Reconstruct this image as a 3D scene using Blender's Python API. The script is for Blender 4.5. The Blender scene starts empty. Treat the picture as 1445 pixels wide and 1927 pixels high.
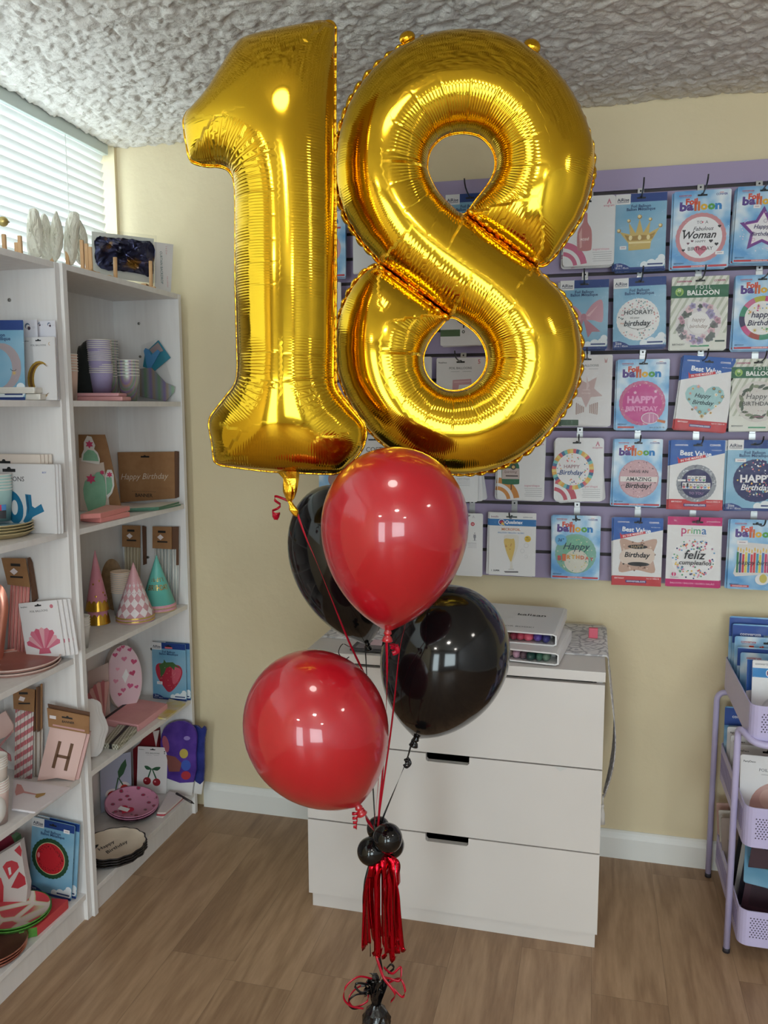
EXPOSURE = 0.46
import bpy, bmesh, math, random
import numpy as np
from mathutils import Vector, Matrix
from mathutils.geometry import delaunay_2d_cdt, tessellate_polygon

random.seed(7)
SC = bpy.context.scene
COL = SC.collection
PI = math.pi
R_ = math.radians

# ------------------------------------------------------------------ camera
FPX, IW, IH = 1553.76, 1445.0, 1927.0
CAM = Vector((0.0, 0.0, 1.45))
CR = Vector((0.96976, 0.24405, -0.00268)).normalized()
CF = Vector((-0.24236, 0.96194, -0.12666)).normalized()
CU = CR.cross(CF).normalized()
CR = CF.cross(CU).normalized()
FH = Vector((CF.x, CF.y, 0)).normalized()
RH = Vector((FH.y, -FH.x, 0))


def ray(x, y):
    return CF + CR * ((x - IW / 2) / FPX) - CU * ((y - IH / 2) / FPX)


def at_x(x, y, X):
    d = ray(x, y); return CAM + d * ((X - CAM.x) / d.x)


def at_y(x, y, Y):
    d = ray(x, y); return CAM + d * ((Y - CAM.y) / d.y)


def at_z(x, y, Z):
    d = ray(x, y); return CAM + d * ((Z - CAM.z) / d.z)


def at_d(x, y, D):
    d = ray(x, y); return CAM + d * (D / d.dot(FH))


def on_plane(x, y, p, n):
    d = ray(x, y); return CAM + d * ((p - CAM).dot(n) / d.dot(n))


def depth_of(p):
    return (Vector(p) - CAM).dot(FH)


def ppm(p):
    """pixels per metre at a point"""
    return FPX / (Vector(p) - CAM).dot(CF)


cam_data = bpy.data.cameras.new('camera')
cam_data.sensor_fit = 'HORIZONTAL'
cam_data.sensor_width = 36.0
cam_data.lens = FPX / IW * 36.0
cam_data.clip_start = 0.02
cam = bpy.data.objects.new('camera', cam_data)
COL.objects.link(cam)
mw = Matrix(((CR.x, CU.x, -CF.x, CAM.x), (CR.y, CU.y, -CF.y, CAM.y), (CR.z, CU.z, -CF.z, CAM.z), (0, 0, 0, 1)))
cam.matrix_world = mw
SC.camera = cam

# --------------------------------------------------------------- materials
def lin(c):
    out = []
    for v in c[:3]:
        v /= 255.0
        out.append(v / 12.92 if v <= 0.04045 else ((v + 0.055) / 1.055) ** 2.4)
    return (*out, 1.0)


MATS = {}


def new_mat(name):
    m = bpy.data.materials.new(name)
    m.use_nodes = True
    nt = m.node_tree
    return m, nt, nt.nodes['Principled BSDF']


def M(c, rough=0.5, metal=0.0, coat=0.0, spec=0.5, name=None):
    """plain finish of one colour"""
    if isinstance(c, bpy.types.Material):
        return c
    key = (tuple(c), rough, metal, coat, spec)
    if key not in MATS:
        m, nt, b = new_mat(name or 'finish_%d' % len(MATS))
        b.inputs['Base Color'].default_value = lin(c)
        b.inputs['Roughness'].default_value = rough
        b.inputs['Metallic'].default_value = metal
        b.inputs['Coat Weight'].default_value = coat
        b.inputs['Coat Roughness'].default_value = 0.08
        b.inputs['Specular IOR Level'].default_value = spec
        MATS[key] = m
    return MATS[key]


def N(nt, typ, **kw):
    n = nt.nodes.new(typ)
    for k, v in kw.items():
        if k.startswith('i_'):
            n.inputs[k[2:].replace('_', ' ')].default_value = v
        else:
            setattr(n, k, v)
    return n


def math_node(nt, op, a, b=None, c=None, clamp=False):
    n = nt.nodes.new('ShaderNodeMath'); n.operation = op; n.use_clamp = clamp
    for i, v in enumerate((a, b, c)):
        if v is None:
            continue
        if isinstance(v, (int, float)):
            n.inputs[i].default_value = v
        else:
            nt.links.new(v, n.inputs[i])
    return n.outputs[0]


def ramp(nt, fac, stops, interp='LINEAR'):
    r = nt.nodes.new('ShaderNodeValToRGB')
    r.color_ramp.interpolation = interp
    el = r.color_ramp.elements
    while len(el) < len(stops):
        el.new(0.5)
    for e, (p, c) in zip(el, stops):
        e.position = p; e.color = lin(c)
    nt.links.new(fac, r.inputs['Fac'])
    return r.outputs['Color']


def bump(nt, b, height, strength=0.3, dist=0.01):
    n = N(nt, 'ShaderNodeBump'); n.inputs['Strength'].default_value = strength; n.inputs['Distance'].default_value = dist
    nt.links.new(height, n.inputs['Height']); nt.links.new(n.outputs['Normal'], b.inputs['Normal'])
    return n


def coords(nt, scale=(1, 1, 1), rot=(0, 0, 0), loc=(0, 0, 0)):
    tc = N(nt, 'ShaderNodeTexCoord'); mp = N(nt, 'ShaderNodeMapping')
    mp.inputs['Scale'].default_value = scale; mp.inputs['Rotation'].default_value = rot; mp.inputs['Location'].default_value = loc
    nt.links.new(tc.outputs['Object'], mp.inputs['Vector'])
    return mp.outputs['Vector']


def noise_tex(nt, vec, scale, detail=3, rough=0.5, out='Fac'):
    n = N(nt, 'ShaderNodeTexNoise'); n.inputs['Scale'].default_value = scale; n.inputs['Detail'].default_value = detail
    n.inputs['Roughness'].default_value = rough
    nt.links.new(vec, n.inputs['Vector'])
    return n.outputs[out]


def mottled(name, c1, c2, scale=8, rough=0.5, bscale=0, bstr=0.2, bdist=0.003, metal=0.0, coat=0.0, stretch=(1, 1, 1)):
    key = ('mot', name)
    if key in MATS:
        return MATS[key]
    m, nt, b = new_mat(name)
    v = coords(nt, stretch)
    nt.links.new(ramp(nt, noise_tex(nt, v, scale), [(0.35, c1), (0.65, c2)]), b.inputs['Base Color'])
    b.inputs['Roughness'].default_value = rough; b.inputs['Metallic'].default_value = metal
    b.inputs['Coat Weight'].default_value = coat
    if bscale:
        bump(nt, b, noise_tex(nt, v, bscale, 4), bstr, bdist)
    MATS[key] = m
    return m


# ------------------------------------------------------------ mesh builder
class MB:
    def __init__(s):
        s.v = []; s.f = []; s.mi = []; s.sm = []; s.mats = []

    def slot(s, m):
        m = M(m)
        if m not in s.mats:
            s.mats.append(m)
        return s.mats.index(m)

    def add(s, verts, faces, m, smooth=False):
        o = len(s.v); k = s.slot(m)
        s.v.extend(tuple(p) for p in verts)
        for f in faces:
            s.f.append(tuple(o + i for i in f)); s.mi.append(k); s.sm.append(smooth)
        return s

    def box(s, x0, x1, y0, y1, z0, z1, m, bev=0.0, mtx=None):
        bm = bmesh.new()
        bmesh.ops.create_cube(bm, size=1.0)
        for v in bm.verts:
            v.co = Vector(((x0 + x1) / 2 + v.co.x * (x1 - x0), (y0 + y1) / 2 + v.co.y * (y1 - y0), (z0 + z1) / 2 + v.co.z * (z1 - z0)))
        if bev > 0:
            bmesh.ops.bevel(bm, geom=bm.edges[:], offset=bev, segments=2, profile=0.6, affect='EDGES')
        return s.bm(bm, m, mtx=mtx)

    def bm(s, bm, m, smooth=False, mtx=None):
        bm.verts.index_update()
        vs = [(mtx @ v.co) if mtx else v.co.copy() for v in bm.verts]
        s.add(vs, [[v.index for v in f.verts] for f in bm.faces], m, smooth)
        bm.free()
        return s

    def lathe(s, prof, m, n=24, c=(0, 0, 0), mtx=None, caps=True, smooth=True, wob=None):
        vs, fs = [], []
        k = len(prof)
        for j in range(n):
            a = 2 * PI * j / n
            for i, (r, z) in enumerate(prof):
                rr = r * (wob(a, i) if wob else 1)
                vs.append(Vector((c[0] + rr * math.cos(a), c[1] + rr * math.sin(a), c[2] + z)))
        for j in range(n):
            j2 = (j + 1) % n
            for i in range(k - 1):
                fs.append((j * k + i, j2 * k + i, j2 * k + i + 1, j * k + i + 1))
        if caps:
            if prof[0][0] > 1e-6:
                fs.append(tuple(j * k for j in reversed(range(n))))
            if prof[-1][0] > 1e-6:
                fs.append(tuple(j * k + k - 1 for j in range(n)))
        if mtx:
            vs = [mtx @ v for v in vs]
        return s.add(vs, fs, m, smooth)

    def tube(s, path, r, m, n=8, smooth=True, caps=True):
        path = [Vector(p) for p in path]
        vs, fs = [], []
        prev = None
        for i, p in enumerate(path):
            t = (path[min(i + 1, len(path) - 1)] - path[max(i - 1, 0)]).normalized()
            if prev is None:
                a = Vector((0, 0, 1)) if abs(t.z) < 0.9 else Vector((1, 0, 0))
                u = t.cross(a).normalized()
            else:
                u = (prev - t * prev.dot(t)).normalized()
            prev = u
            w = t.cross(u)
            rr = r[i] if isinstance(r, (list, tuple)) else r
            for k in range(n):
                a = 2 * PI * k / n
                vs.append(p + u * (rr * math.cos(a)) + w * (rr * math.sin(a)))
        for i in range(len(path) - 1):
            for k in range(n):
                k2 = (k + 1) % n
                fs.append((i * n + k, i * n + k2, (i + 1) * n + k2, (i + 1) * n + k))
        if caps:
            fs.append(tuple(reversed(range(n)))); fs.append(tuple((len(path) - 1) * n + k for k in range(n)))
        return s.add(vs, fs, m, smooth)

    def strip(s, path, w, m, side=None, twist=0.0, thick=0.0004):
        """flat ribbon along a path, with a real thickness"""
        path = [Vector(p) for p in path]
        L, Rr = [], []
        nrm = []
        for i, p in enumerate(path):
            t = (path[min(i + 1, len(path) - 1)] - path[max(i - 1, 0)]).normalized()
            sd = Vector(side) if side is not None else RH
            u = (sd - t * sd.dot(t))
            if u.length < 1e-4:
                u = t.cross(Vector((0, 1, 0.1)))
            u.normalize()
            a = twist * i / max(1, len(path) - 1)
            k = t.cross(u).normalized()
            u2 = u * math.cos(a) + k * math.sin(a)
            nn = t.cross(u2).normalized()
            L.append(p - u2 * w / 2); Rr.append(p + u2 * w / 2); nrm.append(nn)
        n = len(path)
        vs = [a + b * thick / 2 for a, b in zip(L, nrm)] + [a + b * thick / 2 for a, b in zip(Rr, nrm)] + \
             [a - b * thick / 2 for a, b in zip(L, nrm)] + [a - b * thick / 2 for a, b in zip(Rr, nrm)]
        fs = []
        for i in range(n - 1):
            fs += [(i, n + i, n + i + 1, i + 1), (2 * n + i + 1, 3 * n + i + 1, 3 * n + i, 2 * n + i),
                   (i, i + 1, 2 * n + i + 1, 2 * n + i), (n + i, 3 * n + i, 3 * n + i + 1, n + i + 1)]
        fs += [(0, 2 * n, 3 * n, n), (n - 1, 2 * n - 1, 4 * n - 1, 3 * n - 1)]
        return s.add(vs, fs, m, True)

    def prism(s, pts, y0, y1, m, mtx=None, side=None):
        """polygon in x,z extruded along y (y0 = front, the smaller)"""
        area = sum(a[0] * b[1] - b[0] * a[1] for a, b in zip(pts, pts[1:] + pts[:1]))
        if area < 0:
            pts = pts[::-1]
        n = len(pts)
        tri = tessellate_polygon([[Vector((p[0], p[1], 0)) for p in pts]])
        vs = [Vector((p[0], y0, p[1])) for p in pts] + [Vector((p[0], y1, p[1])) for p in pts]
        fr = []
        for t in tri:
            a, b, c = (pts[i] for i in t)
            if (b[0] - a[0]) * (c[1] - a[1]) - (b[1] - a[1]) * (c[0] - a[0]) < 0:
                t = (t[0], t[2], t[1])
            fr.append(tuple(t))
        bk = [tuple(n + i for i in reversed(t)) for t in fr]
        sd = [(i, n + i, n + (i + 1) % n, (i + 1) % n) for i in range(n)]
        if mtx:
            vs = [mtx @ v for v in vs]
        if side is None:
            return s.add(vs, fr + bk + sd, m)
        s.add(vs, fr + bk, m)
        return s.add(vs, sd, side)

    def flat(s, pts, y, m, mtx=None):
        """a printed shape lying at depth y in the x,z plane, facing -y"""
        area = sum(a[0] * b[1] - b[0] * a[1] for a, b in zip(pts, pts[1:] + pts[:1]))
        if area < 0:
            pts = pts[::-1]
        vs = [Vector((p[0], y, p[1])) for p in pts]
        fs = []
        for t in tessellate_polygon([[Vector((p[0], p[1], 0)) for p in pts]]):
            a, b, c = (pts[i] for i in t)
            cr = (b[0] - a[0]) * (c[1] - a[1]) - (b[1] - a[1]) * (c[0] - a[0])
            if abs(cr) < 1e-14:
                continue
            fs.append(tuple(t) if cr > 0 else (t[0], t[2], t[1]))
        if mtx:
            vs = [mtx @ v for v in vs]
        return s.add(vs, fs, m)

    def build(s, name, parent=None, loc=None, world=False):
        me = bpy.data.meshes.new(name)
        vs = s.v
        if world and parent is not None:
            inv = parent.matrix_basis.inverted()
            vs = [inv @ Vector(p) for p in vs]
        me.from_pydata([tuple(p) for p in vs], [], s.f)
        for m in s.mats:
            me.materials.append(m)
        me.polygons.foreach_set('material_index', s.mi)
        me.polygons.foreach_set('use_smooth', s.sm)
        me.update()
        o = bpy.data.objects.new(name, me)
        COL.objects.link(o)
        if parent is not None:
            o.parent = parent
        if loc is not None:
            o.location = loc
        return o


def tag(o, label, cat, group=None, kind=None):
    o['label'] = label
    if cat:
        o['category'] = cat
    if group:
        o['group'] = group
    if kind:
        o['kind'] = kind
    return o


def struct(o, label, cat):
    return tag(o, label, cat, kind='structure')


def thing(name, label, cat, loc=(0, 0, 0), rotz=0.0, group=None, tilt=0.0, roll=0.0):
    o = bpy.data.objects.new(name, None)
    COL.objects.link(o)
    o.empty_display_size = 0.05
    o.rotation_mode = 'XYZ'
    o.matrix_basis = Matrix.Translation(Vector(loc)) @ Matrix.Rotation(rotz, 4, 'Z') @ Matrix.Rotation(tilt, 4, 'X') @ Matrix.Rotation(roll, 4, 'Y')
    return tag(o, label, cat, group)


def solo(mb, name, label, cat, loc, group=None):
    """a thing that is one mesh: world-space mesh moved to an origin at its base"""
    loc = Vector(loc)
    mb.v = [tuple(Vector(p) - loc) for p in mb.v]
    o = mb.build(name, None, loc)
    return tag(o, label, cat, group)


KIDS = None


def kids_of(o):
    return [c for c in COL.objects if c.parent == o]


def dup(root, mtx, label, group=None):
    """copy a thing and each of its parts and sub-parts; mtx moves the copy in world space"""
    r = root.copy(); COL.objects.link(r)
    r.matrix_basis = mtx @ root.matrix_basis
    r['label'] = label
    if group:
        r['group'] = group
    for ch in PARTS.get(root.name, kids_of(root)):
        c = ch.copy(); COL.objects.link(c); c.parent = r
        for g in kids_of(ch):
            d = g.copy(); COL.objects.link(d); d.parent = c
    return r


PARTS = {}
ORD = ['first', 'second', 'third', 'fourth', 'fifth', 'sixth', 'seventh', 'eighth', 'ninth', 'tenth', 'eleventh', 'twelfth', 'thirteenth', 'fourteenth']

# -------------------------------------------------------------------- text
_TC = {}


def text_geo(s, bold=0.0, shear=0.0):
    key = (s, bold, shear)
    if key not in _TC:
        cu = bpy.data.curves.new('type', 'FONT')
        cu.body = s; cu.size = 1.0; cu.shear = shear; cu.offset = bold; cu.resolution_u = 2
        ob = bpy.data.objects.new('type', cu)
        COL.objects.link(ob)
        me = bpy.data.meshes.new_from_object(ob)
        vs = [(v.co.x, v.co.y) for v in me.vertices]
        fs = [tuple(p.vertices) for p in me.polygons]
        bpy.data.objects.remove(ob); bpy.data.curves.remove(cu); bpy.data.meshes.remove(me)
        # facing: front is towards -y once laid in x,z with x to the right
        _TC[key] = (vs, fs)
    return _TC[key]


def put_text(mb, s, x, z, w, y, m, bold=0.0, shear=0.0, hmax=None, rot=0.0, align='C', mtx=None, arc=0.0):
    """text of width w, centred at x, vertical centre z, in the x,z plane at depth y"""
    vs, fs = text_geo(s, bold, shear)
    if not vs:
        return
    xs = [p[0] for p in vs]; ys = [p[1] for p in vs]
    x0, x1, y0, y1 = min(xs), max(xs), min(ys), max(ys)
    k = w / max(1e-6, x1 - x0)
    ky = k
    if hmax and (y1 - y0) * k > hmax:
        ky = hmax / (y1 - y0)
    cx, cy = (x0 + x1) / 2, (y0 + y1) / 2
    off = 0 if align == 'C' else w / 2
    ca, sa = math.cos(rot), math.sin(rot)
    out = []
    for a, b in vs:
        a2 = (a - cx) * k; b2 = (b - cy) * ky + arc * (((a - cx) * k / (w / 2)) ** 2)
        out.append(Vector((x + off + a2 * ca - b2 * sa, y, z + a2 * sa + b2 * ca)))
    if mtx:
        out = [mtx @ p for p in out]
    mb.add(out, fs, m)


def ell(cx, cz, rx, rz=None, n=28, a0=0.0, rot=0.0):
    rz = rx if rz is None else rz
    o = []
    for i in range(n):
        a = a0 + 2 * PI * i / n
        x, z = rx * math.cos(a), rz * math.sin(a)
        o.append((cx + x * math.cos(rot) - z * math.sin(rot), cz + x * math.sin(rot) + z * math.cos(rot)))
    return o


def star(cx, cz, r, r2=None, n=5, rot=PI / 2):
    r2 = r * 0.5 if r2 is None else r2
    return [(cx + (r if i % 2 == 0 else r2) * math.cos(rot + PI * i / n), cz + (r if i % 2 == 0 else r2) * math.sin(rot + PI * i / n)) for i in range(2 * n)]


def heart(cx, cz, r, rot=0.0, n=24):
    o = []
    for i in range(n):
        t = 2 * PI * i / n
        x = 16 * math.sin(t) ** 3; z = 13 * math.cos(t) - 5 * math.cos(2 * t) - 2 * math.cos(3 * t) - math.cos(4 * t)
        x *= r / 16; z *= r / 16
        o.append((cx + x * math.cos(rot) - z * math.sin(rot), cz + x * math.sin(rot) + z * math.cos(rot)))
    return o


def smooth_poly(pts, per=6, closed=True):
    """Catmull-Rom through pts"""
    n = len(pts); out = []
    rng = range(n) if closed else range(n - 1)
    for i in rng:
        p0 = pts[(i - 1) % n] if closed or i > 0 else pts[i]
        p1, p2 = pts[i], pts[(i + 1) % n]
        p3 = pts[(i + 2) % n] if closed or i + 2 < n else pts[i + 1]
        for k in range(per):
            t = k / per
            out.append(tuple(0.5 * ((2 * b) + (-a + c) * t + (2 * a - 5 * b + 4 * c - d) * t * t + (-a + 3 * b - 3 * c + d) * t ** 3)
                             for a, b, c, d in zip(p0, p1, p2, p3)))
    if not closed:
        out.append(tuple(pts[-1]))
    return out


def smooth3(pts, per=8):
    return [Vector(p) for p in smooth_poly([tuple(p) for p in pts], per, False)]
# =================================================================== ROOM
YB, ZC, XL, XR, YF = 2.627, 2.3325, -1.596, 2.35, -2.9

m_wall, nt, b = new_mat('cream_plaster')
v = coords(nt)
nt.links.new(ramp(nt, noise_tex(nt, v, 3.0, 3), [(0.3, (218, 202, 167)), (0.7, (223, 208, 174))]), b.inputs['Base Color'])
b.inputs['Roughness'].default_value = 0.75
bump(nt, b, math_node(nt, 'ADD', noise_tex(nt, v, 26, 4), math_node(nt, 'MULTIPLY', noise_tex(nt, v, 7, 2), 1.5)), 0.35, 0.006)

m_ceil, nt, b = new_mat('textured_white_ceiling')
v = coords(nt)
b.inputs['Base Color'].default_value = lin((218, 213, 206))
b.inputs['Roughness'].default_value = 0.8
vr = N(nt, 'ShaderNodeTexVoronoi'); vr.inputs['Scale'].default_value = 60.0; nt.links.new(v, vr.inputs['Vector'])
bump(nt, b, math_node(nt, 'ADD', noise_tex(nt, v, 170, 4, 0.6), math_node(nt, 'MULTIPLY', vr.outputs['Distance'], 0.8)), 0.7, 0.004)

m_wall2 = mottled('pale_grey_plaster', (196, 198, 204), (204, 206, 210), 3, 0.7)
m_trim = M((232, 232, 228), 0.45)
m_wood, nt, b = new_mat('wood_plank_floor')
v = coords(nt)
sep = N(nt, 'ShaderNodeSeparateXYZ'); nt.links.new(v, sep.inputs[0])
PW, PL = 0.182, 1.22
px = math_node(nt, 'DIVIDE', math_node(nt, 'ADD', sep.outputs['X'], 5.06), PW)
ix = math_node(nt, 'FLOOR', px)
off = math_node(nt, 'FRACT', math_node(nt, 'MULTIPLY', math_node(nt, 'SINE', math_node(nt, 'MULTIPLY', ix, 12.9898)), 437.58))
py = math_node(nt, 'ADD', math_node(nt, 'DIVIDE', math_node(nt, 'ADD', sep.outputs['Y'], 7.0), PL), off)
iy = math_node(nt, 'FLOOR', py)
rnd = math_node(nt, 'FRACT', math_node(nt, 'MULTIPLY', math_node(nt, 'SINE', math_node(nt, 'ADD', math_node(nt, 'MULTIPLY', ix, 78.233), math_node(nt, 'MULTIPLY', iy, 37.719))), 143.76))
fx = math_node(nt, 'FRACT', px); fy = math_node(nt, 'FRACT', py)
ex = math_node(nt, 'MINIMUM', fx, math_node(nt, 'SUBTRACT', 1.0, fx))
ey = math_node(nt, 'MULTIPLY', math_node(nt, 'MINIMUM', fy, math_node(nt, 'SUBTRACT', 1.0, fy)), PL / PW)
edge = math_node(nt, 'MINIMUM', ex, ey)
comb = N(nt, 'ShaderNodeCombineXYZ')
nt.links.new(math_node(nt, 'ADD', math_node(nt, 'MULTIPLY', sep.outputs['X'], 1.0), math_node(nt, 'MULTIPLY', rnd, 17.0)), comb.inputs[0])
nt.links.new(math_node(nt, 'MULTIPLY', sep.outputs['Y'], 0.11), comb.inputs[1])
nt.links.new(math_node(nt, 'MULTIPLY', rnd, 31.0), comb.inputs[2])
warp = noise_tex(nt, comb.outputs[0], 7.0, 3, 0.55)
rings = math_node(nt, 'SINE', math_node(nt, 'MULTIPLY', warp, 42.0))
fine = noise_tex(nt, comb.outputs[0], 130.0, 4, 0.6)
g = math_node(nt, 'ADD', math_node(nt, 'ADD', math_node(nt, 'MULTIPLY', rings, 0.10), math_node(nt, 'MULTIPLY', fine, 0.42)),
              math_node(nt, 'ADD', math_node(nt, 'MULTIPLY', rnd, 0.16), math_node(nt, 'MULTIPLY', warp, 0.42)))
colr = ramp(nt, g, [(0.15, (122, 96, 73)), (0.42, (151, 121, 94)), (0.62, (169, 139, 110)), (0.9, (189, 158, 129))])
mixn = N(nt, 'ShaderNodeMix'); mixn.data_type = 'RGBA'
seam = math_node(nt, 'LESS_THAN', edge, 0.005)
nt.links.new(math_node(nt, 'MULTIPLY', seam, 0.3), mixn.inputs['Factor'])
nt.links.new(colr, mixn.inputs['A']); mixn.inputs['B'].default_value = lin((70, 55, 42))
nt.links.new(mixn.outputs['Result'], b.inputs['Base Color'])
b.inputs['Roughness'].default_value = 0.42
b.inputs['Specular IOR Level'].default_value = 0.4
bump(nt, b, math_node(nt, 'SUBTRACT', math_node(nt, 'MULTIPLY', fine, 0.5), seam), 0.15, 0.002)

struct(MB().box(XL - 0.3, XR + 0.2, YF - 0.2, YB + 0.2, -0.06, 0.0, m_wood).build('floor'), 'brown wood plank floor of the shop', 'floor')
struct(MB().box(XL - 0.3, XR + 0.2, YB, YB + 0.12, 0.0, ZC + 0.04, m_wall).build('wall_back'), 'cream plaster wall behind the white chest', 'wall')
struct(MB().box(XR, XR + 0.12, YF - 0.12, YB, 0.0, ZC + 0.04, m_wall2).build('wall_right'), 'pale grey wall across from the bookcases', 'wall')

# window wall with its opening
WY0, WY1, WZ0 = -0.6, 2.612, 1.5
wl = MB()
wl.box(XL - 0.16, XL, YF - 0.12, YB, 0.0, WZ0, m_wall)
wl.box(XL - 0.16, XL, YF - 0.12, WY0, WZ0, ZC + 0.04, m_wall)
wl.box(XL - 0.16, XL, WY1, YB, WZ0, ZC + 0.04, m_wall)
struct(wl.build('wall_left'), 'cream window wall behind the bookcases', 'wall')

# far wall of the shop, behind the camera: glass door, and a window added for fill light
wf = MB()
DX0, DX1, DZ1 = -1.25, -0.35, 2.05
SX0, SX1, SZ0, SZ1 = 0.35, 2.0, 0.5, 2.05
wf.box(XL, DX0, YF - 0.12, YF, 0, ZC + 0.04, m_wall2)
wf.box(DX0, DX1, YF - 0.12, YF, DZ1, ZC + 0.04, m_wall2)
wf.box(DX1, SX0, YF - 0.12, YF, 0, ZC + 0.04, m_wall2)
wf.box(SX0, SX1, YF - 0.12, YF, 0, SZ0, m_wall2)
wf.box(SX0, SX1, YF - 0.12, YF, SZ1, ZC + 0.04, m_wall2)
wf.box(SX1, XR, YF - 0.12, YF, 0, ZC + 0.04, m_wall2)
struct(wf.build('wall_front'), 'pale grey shop front wall with door and added fill window', 'wall')
m_glass, nt, b = new_mat('window_glass')
nt.nodes.remove(b)
tr = N(nt, 'ShaderNodeBsdfTransparent'); gl = N(nt, 'ShaderNodeBsdfGlossy'); gl.inputs['Roughness'].default_value = 0.02
mx = N(nt, 'ShaderNodeMixShader'); lw = N(nt, 'ShaderNodeLayerWeight'); lw.inputs['Blend'].default_value = 0.15
nt.links.new(math_node(nt, 'MULTIPLY', lw.outputs['Fresnel'], 0.8, clamp=True), mx.inputs[0]); nt.links.new(tr.outputs[0], mx.inputs[1]); nt.links.new(gl.outputs[0], mx.inputs[2])
nt.links.new(mx.outputs[0], nt.nodes['Material Output'].inputs['Surface'])


def frame_rect(mb, x0, x1, y0, y1, z0, z1, w, m, axis):
    if axis == 'x':
        mb.box(x0, x0 + w, y0, y1, z0, z1, m, 0.003); mb.box(x1 - w, x1, y0, y1, z0, z1, m, 0.003)
        mb.box(x0 + w, x1 - w, y0, y1, z1 - w, z1, m, 0.003); mb.box(x0 + w, x1 - w, y0, y1, z0, z0 + w, m, 0.003)
    else:
        mb.box(x0, x1, y0, y0 + w, z0, z1, m, 0.003); mb.box(x0, x1, y1 - w, y1, z0, z1, m, 0.003)
        mb.box(x0, x1, y0 + w, y1 - w, z1 - w, z1, m, 0.003); mb.box(x0, x1, y0 + w, y1 - w, z0, z0 + w, m, 0.003)


o = thing('window_1', 'wide window behind the white blind', 'window', (XL - 0.13, (WY0 + WY1) / 2, WZ0)); o['kind'] = 'structure'
mb = MB(); frame_rect(mb, XL - 0.15, XL - 0.11, WY0, WY1, WZ0, ZC, 0.04, m_trim, 'y'); mb.build('window_frame', o, world=True)
MB().box(XL - 0.135, XL - 0.13, WY0 + 0.04, WY1 - 0.04, WZ0 + 0.04, ZC - 0.04, m_glass).build('pane', o, world=True)
o = thing('fill_window', 'added fill-light window in the unseen front wall', 'window', ((SX0 + SX1) / 2, YF - 0.06, SZ0)); o['kind'] = 'structure'  # unseen window put in to light the shelves from behind the camera
mb = MB(); frame_rect(mb, SX0, SX1, YF - 0.08, YF - 0.03, SZ0, SZ1, 0.05, m_trim, 'x'); mb.build('window_frame', o, world=True)
MB().box(SX0 + 0.05, SX1 - 0.05, YF - 0.06, YF - 0.055, SZ0 + 0.05, SZ1 - 0.05, m_glass).build('pane', o, world=True)
o = thing('door_1', 'glazed shop door in the front wall', 'door', ((DX0 + DX1) / 2, YF - 0.06, 0)); o['kind'] = 'structure'
mb = MB(); frame_rect(mb, DX0, DX1, YF - 0.08, YF - 0.03, 0.0, DZ1, 0.09, m_trim, 'x'); mb.build('door_frame', o, world=True)
MB().box(DX0 + 0.09, DX1 - 0.09, YF - 0.06, YF - 0.055, 0.09, DZ1 - 0.09, m_glass).build('pane', o, world=True)

# ceiling: knocked-down plaster flakes as real relief near the back of the room
CX0, CX1, CY0, CY1, CS = XL, 0.75, 1.25, YB, 0.0047
nx, ny = int((CX1 - CX0) / CS) + 1, int((CY1 - CY0) / CS) + 1
gx, gy = np.meshgrid(np.linspace(CX0, CX1, nx), np.linspace(CY0, CY1, ny))


def flakes(x, y, cell, seed, shear=0.35):
    x = x + shear * y
    ci, cj = np.floor(x / cell).astype(int), np.floor(y / cell).astype(int)
    best = np.full(x.shape, -1.0)
    for di in (-1, 0, 1):
        for dj in (-1, 0, 1):
            i, j = ci + di, cj + dj
            h = np.sin(i * 127.1 + j * 311.7 + seed) * 43758.5453
            r1 = h - np.floor(h)
            h = np.sin(i * 269.5 + j * 183.3 + seed * 1.7) * 43758.5453
            r2 = h - np.floor(h)
            h = np.sin(i * 419.2 + j * 371.9 + seed * 2.3) * 43758.5453
            r3 = h - np.floor(h)
            dx = x - (i + r1) * cell; dy = y - (j + r2) * cell
            rad = cell * (0.45 + 0.55 * r3)
            d = np.sqrt(dx * dx + dy * dy) / rad
            top = (0.35 + 0.65 * r3) + (dx * (r1 - 0.5) + dy * (r2 - 0.2)) / cell * 0.9
            best = np.maximum(best, np.where(d < 1, top * (1 - d ** 8), -1))
    return np.maximum(best, 0)


wx = gx + 0.006 * np.sin(gy * 70 + 3 * np.sin(gx * 33)); wy = gy + 0.006 * np.sin(gx * 83 + 2 * np.sin(gy * 41))
hgt = 0.62 * flakes(wx, wy, 0.031, 1.3) + 0.45 * flakes(wx, wy, 0.019, 5.1) + 0.2 * flakes(wx, wy, 0.011, 9.4)
zz = ZC - 0.0125 * hgt
vs = np.stack([gx.ravel(), gy.ravel(), zz.ravel()], 1)
fs = []
idx = np.arange(nx * ny).reshape(ny, nx)
q = np.stack([idx[:-1, :-1].ravel(), idx[1:, :-1].ravel(), idx[1:, 1:].ravel(), idx[:-1, 1:].ravel()], 1)
cm = MB()
cm.add(vs.tolist(), q.tolist(), m_ceil, True)
for (x0, x1, y0, y1) in ((CX1, XR + 0.2, YF - 0.2, YB + 0.1), (XL - 0.2, CX1, YF - 0.2, CY0)):
    cm.add([(x0, y0, ZC), (x0, y1, ZC), (x1, y1, ZC), (x1, y0, ZC)], [(0, 1, 2, 3)], m_ceil)
cm.box(XL - 0.3, XR + 0.2, YF - 0.2, YB + 0.2, ZC + 0.001, ZC + 0.06, m_ceil)
struct(cm.build('ceiling'), 'white ceiling of rough knocked-down plaster', 'ceiling')

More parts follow.
